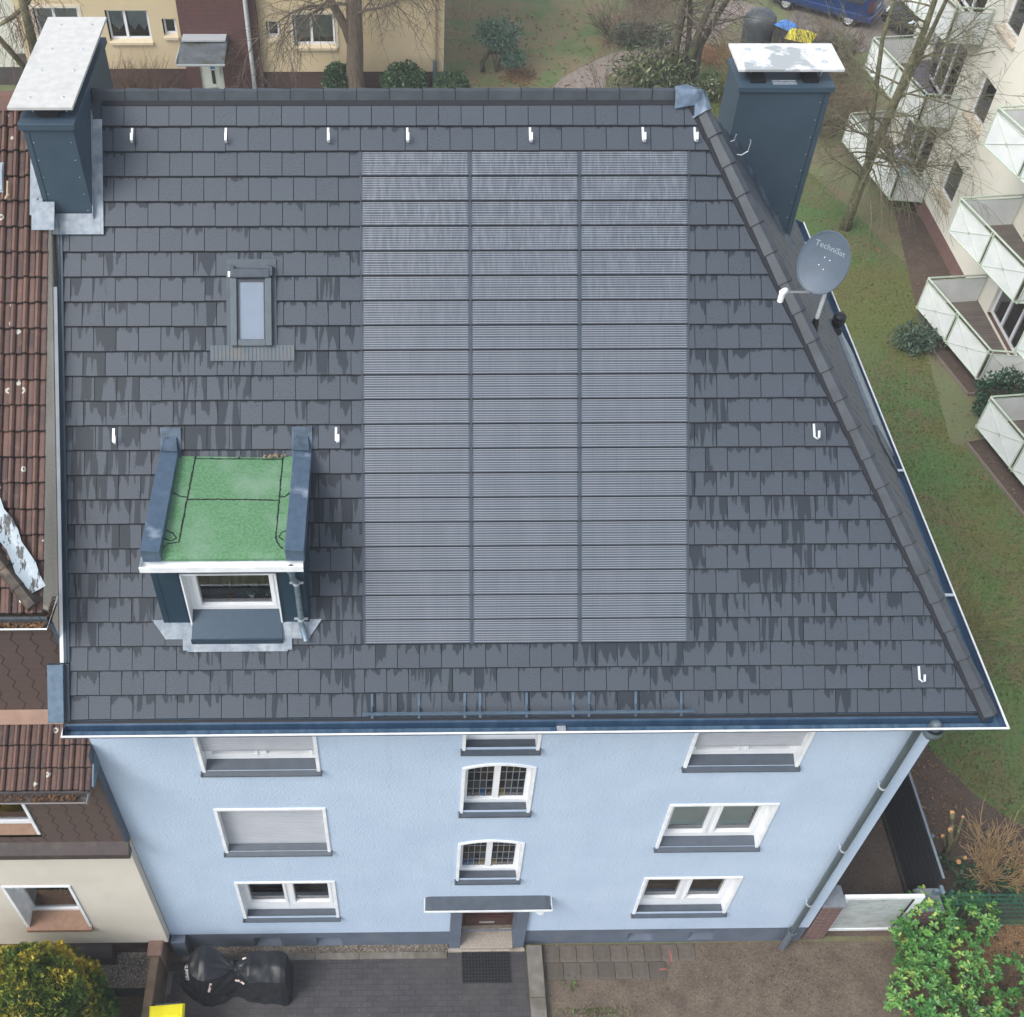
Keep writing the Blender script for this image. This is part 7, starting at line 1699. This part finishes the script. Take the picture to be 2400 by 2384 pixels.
def car_wheel(t, x, y, r, w):
    b = MB(); sg = 1 if y > 0 else -1
    b.lathe((x, y, r), (0, sg, 0), [(0, -w), (r*.9, -w), (r, -w*.7), (r, w*.3), (r*.93, w*.5), (r*.66, w*.5), (r*.64, w*.25), (0, w*.25)], 26); wh = b.build('wheel', M['black_rubber'], t, smooth=True, angle=40)
    b = MB()
    for k in range(6):
        a = k*math.pi/3; d = np.array([math.cos(a), 0, math.sin(a)]); s = np.array([-math.sin(a), 0, math.cos(a)]); c = np.array([x, y+sg*w*.42, r])
        b.face([c+d*.03+s*.045, c+d*r*.62+s*.06, c+d*r*.62-s*.06, c+d*.03-s*.045][::sg])
    b.lathe((x, y+sg*w*.40, r), (0, sg, 0), [(r*.64, 0), (r*.6, .012), (r*.56, 0)], 26); b.lathe((x, y+sg*w*.42, r), (0, sg, 0), [(.07, 0), (.05, .012), (0, .012)], 14); b.build('rim', mk('alloy', 'c7cace', rough=.3, metal=.5) if 'alloy' not in bpy.data.materials else bpy.data.materials['alloy'], wh)
cgl = mk('car_glass', '20262c', '1a2026', 4, .08)
def paint(name, a, c, cc=.6):
    mt = mk(name, a, c, 2, .3, .25); bb = mt.node_tree.nodes['Principled BSDF']; bb.inputs['Coat Weight'].default_value = cc; bb.inputs['Coat Roughness'].default_value = .06; return mt
van = thing('parked_van', (0, 0, 0), 'dark blue van parked on the wet yard at the top edge', 'van')
b = MB(); S = [(-2.28, .45, .98, .80, 1.05, .74), (-2.25, .34, 1.0, .86, 1.30, .72), (-2.12, .30, 1.0, .88, 1.70, .70), (-1.6, .28, 1.0, .90, 1.78, .72), (.6, .28, 1.0, .90, 1.78, .72), (1.2, .28, 1.0, .90, 1.45, .72), (1.7, .28, 1.0, .90, 1.08, .78), (2.2, .30, .88, .86, .94, .74), (2.38, .36, .7, .78, .76, .66)]
car_body(b, S); b.build('body', paint('van_blue', '18315c', '1d3a6c'), van, smooth=True, angle=35)
b = MB()
for (xa, xb) in ((-1.9, -.95), (-.82, .1), (.22, 1.1)):
    for sg in (1, -1): b.face([(xa, sg*.90, 1.06), (xb, sg*.90, 1.06), (xb-(.0 if xb < 1 else .35), sg*.775, 1.58), (xa+.08, sg*.775, 1.58)][::sg])
b.face([(-2.275, .62, 1.06), (-2.275, -.62, 1.06), (-2.17, -.58, 1.58), (-2.17, .58, 1.58)][::-1]); b.build('window', cgl, van)
for x, y in ((-1.42, .80), (1.42, .80), (-1.42, -.80), (1.42, -.80)): car_wheel(van, x, y, .31, .11)
for sg in (1, -1): b = MB(); b.hexa([(-2.30, sg*.90 if sg > 0 else -.90, .82), (-2.30, sg*.72, .82), (-2.12, sg*.72, .82), (-2.12, sg*.905, .82), (-2.285, sg*.88, 1.28), (-2.285, sg*.72, 1.28), (-2.10, sg*.72, 1.28), (-2.10, sg*.86, 1.28)]); b.build('tail_light', mk('tail_red', '4a2428', rough=.25) if sg > 0 else bpy.data.materials['tail_red'], van)
b = MB(); b.box(-2.38, -2.2, -.86, .86, .36, .60); b.build('bumper', bpy.data.materials['van_blue'], van, bevel=.05)
b = MB(); b.box(-2.305, -2.29, -.26, .26, .78, .89); b.build('number_plate', M['white'], van)
b = MB()
for sg in (1,): b.box(-1.9, 1.3, .905, .915, .62, .66)
b.build('side_strip', mk('strip_blue', '2a4f93', rough=.4), van)
fw = np.array([-.82, .57]); ang = math.atan2(fw[1], fw[0]); lf = np.array([-fw[1], fw[0]])
if lf[1] > 0: pass
wpos = np.array(G(1985, 62)[:2]); cpos = wpos-fw*(-1.42)-lf*(.80 if lf[1] < 0 else -.80); van.location = (cpos[0], cpos[1], .0); van.rotation_euler = (0, 0, ang)
car = thing('parked_car', (0, 0, 0), 'black hatchback with clear headlights partly behind the top balcony', 'car')
b = MB(); S = [(-2.0, .4, .85, .78, .9, .6), (-1.95, .3, .9, .84, 1.2, .62), (-1.5, .25, .92, .86, 1.42, .62), (.1, .25, .92, .87, 1.46, .62), (.6, .25, .92, .87, 1.25, .66), (1.05, .25, .9, .86, .96, .74), (1.7, .27, .78, .83, .82, .70), (1.98, .32, .62, .74, .66, .6)]
car_body(b, S); b.build('body', paint('car_black', '17181b', '121316'), car, smooth=True, angle=35)
b = MB(); b.face([(.62, .6, 1.24), (.62, -.6, 1.24), (1.04, -.7, .985), (1.04, .7, .985)][::-1])
for sg in (1, -1): b.face([(-1.2, sg*.875, .97), (.75, sg*.875, .97), (.3, sg*.70, 1.36), (-1.1, sg*.70, 1.36)][::sg])
b.build('window', cgl, car)
for sg in (1, -1): b = MB(); b.hexa([(1.72, sg*.55, .62), (1.93, sg*.50, .60), (1.80, sg*.78, .62), (1.62, sg*.84, .64), (1.68, sg*.55, .80), (1.86, sg*.50, .72), (1.76, sg*.77, .74), (1.55, sg*.82, .82)] if sg > 0 else [(1.72, -.55, .62), (1.62, -.84, .64), (1.80, -.78, .62), (1.93, -.50, .60), (1.68, -.55, .80), (1.55, -.82, .82), (1.76, -.77, .74), (1.86, -.50, .72)]); b.build('headlight', mk('headlight', 'cfd6db', rough=.15) if sg > 0 else bpy.data.materials['headlight'], car)
for x, y in ((-1.3, .76), (1.22, .76), (-1.3, -.76), (1.22, -.76)): car_wheel(car, x, y, .30, .10)
fw = np.array([-.89, -.46]); car.location = (20.5+fw[0]*-1.98*-1*-1, 38.6-fw[1]*1.98, 0); car.location = (20.5-fw[0]*1.98, 38.6-fw[1]*1.98, 0); car.rotation_euler = (0, 0, math.atan2(fw[1], fw[0]))

# ================================================================== AIR
hz = MB(); hz.box(-76, 76, -46, 106, -1.2, 24.5); ho = hz.build('haze', M['black_rubber']); tag(ho, kind='stuff')
hm = bpy.data.materials.new('haze_air'); hm.use_nodes = True; hn = hm.node_tree; hn.nodes.remove(hn.nodes['Principled BSDF'])
pv = hn.nodes.new('ShaderNodeVolumePrincipled'); pv.inputs['Density'].default_value = .0011; pv.inputs['Color'].default_value = (.93, .96, 1, 1)
hn.links.new(pv.outputs[0], hn.nodes['Material Output'].inputs['Volume']); ho.data.materials.clear(); ho.data.materials.append(hm)
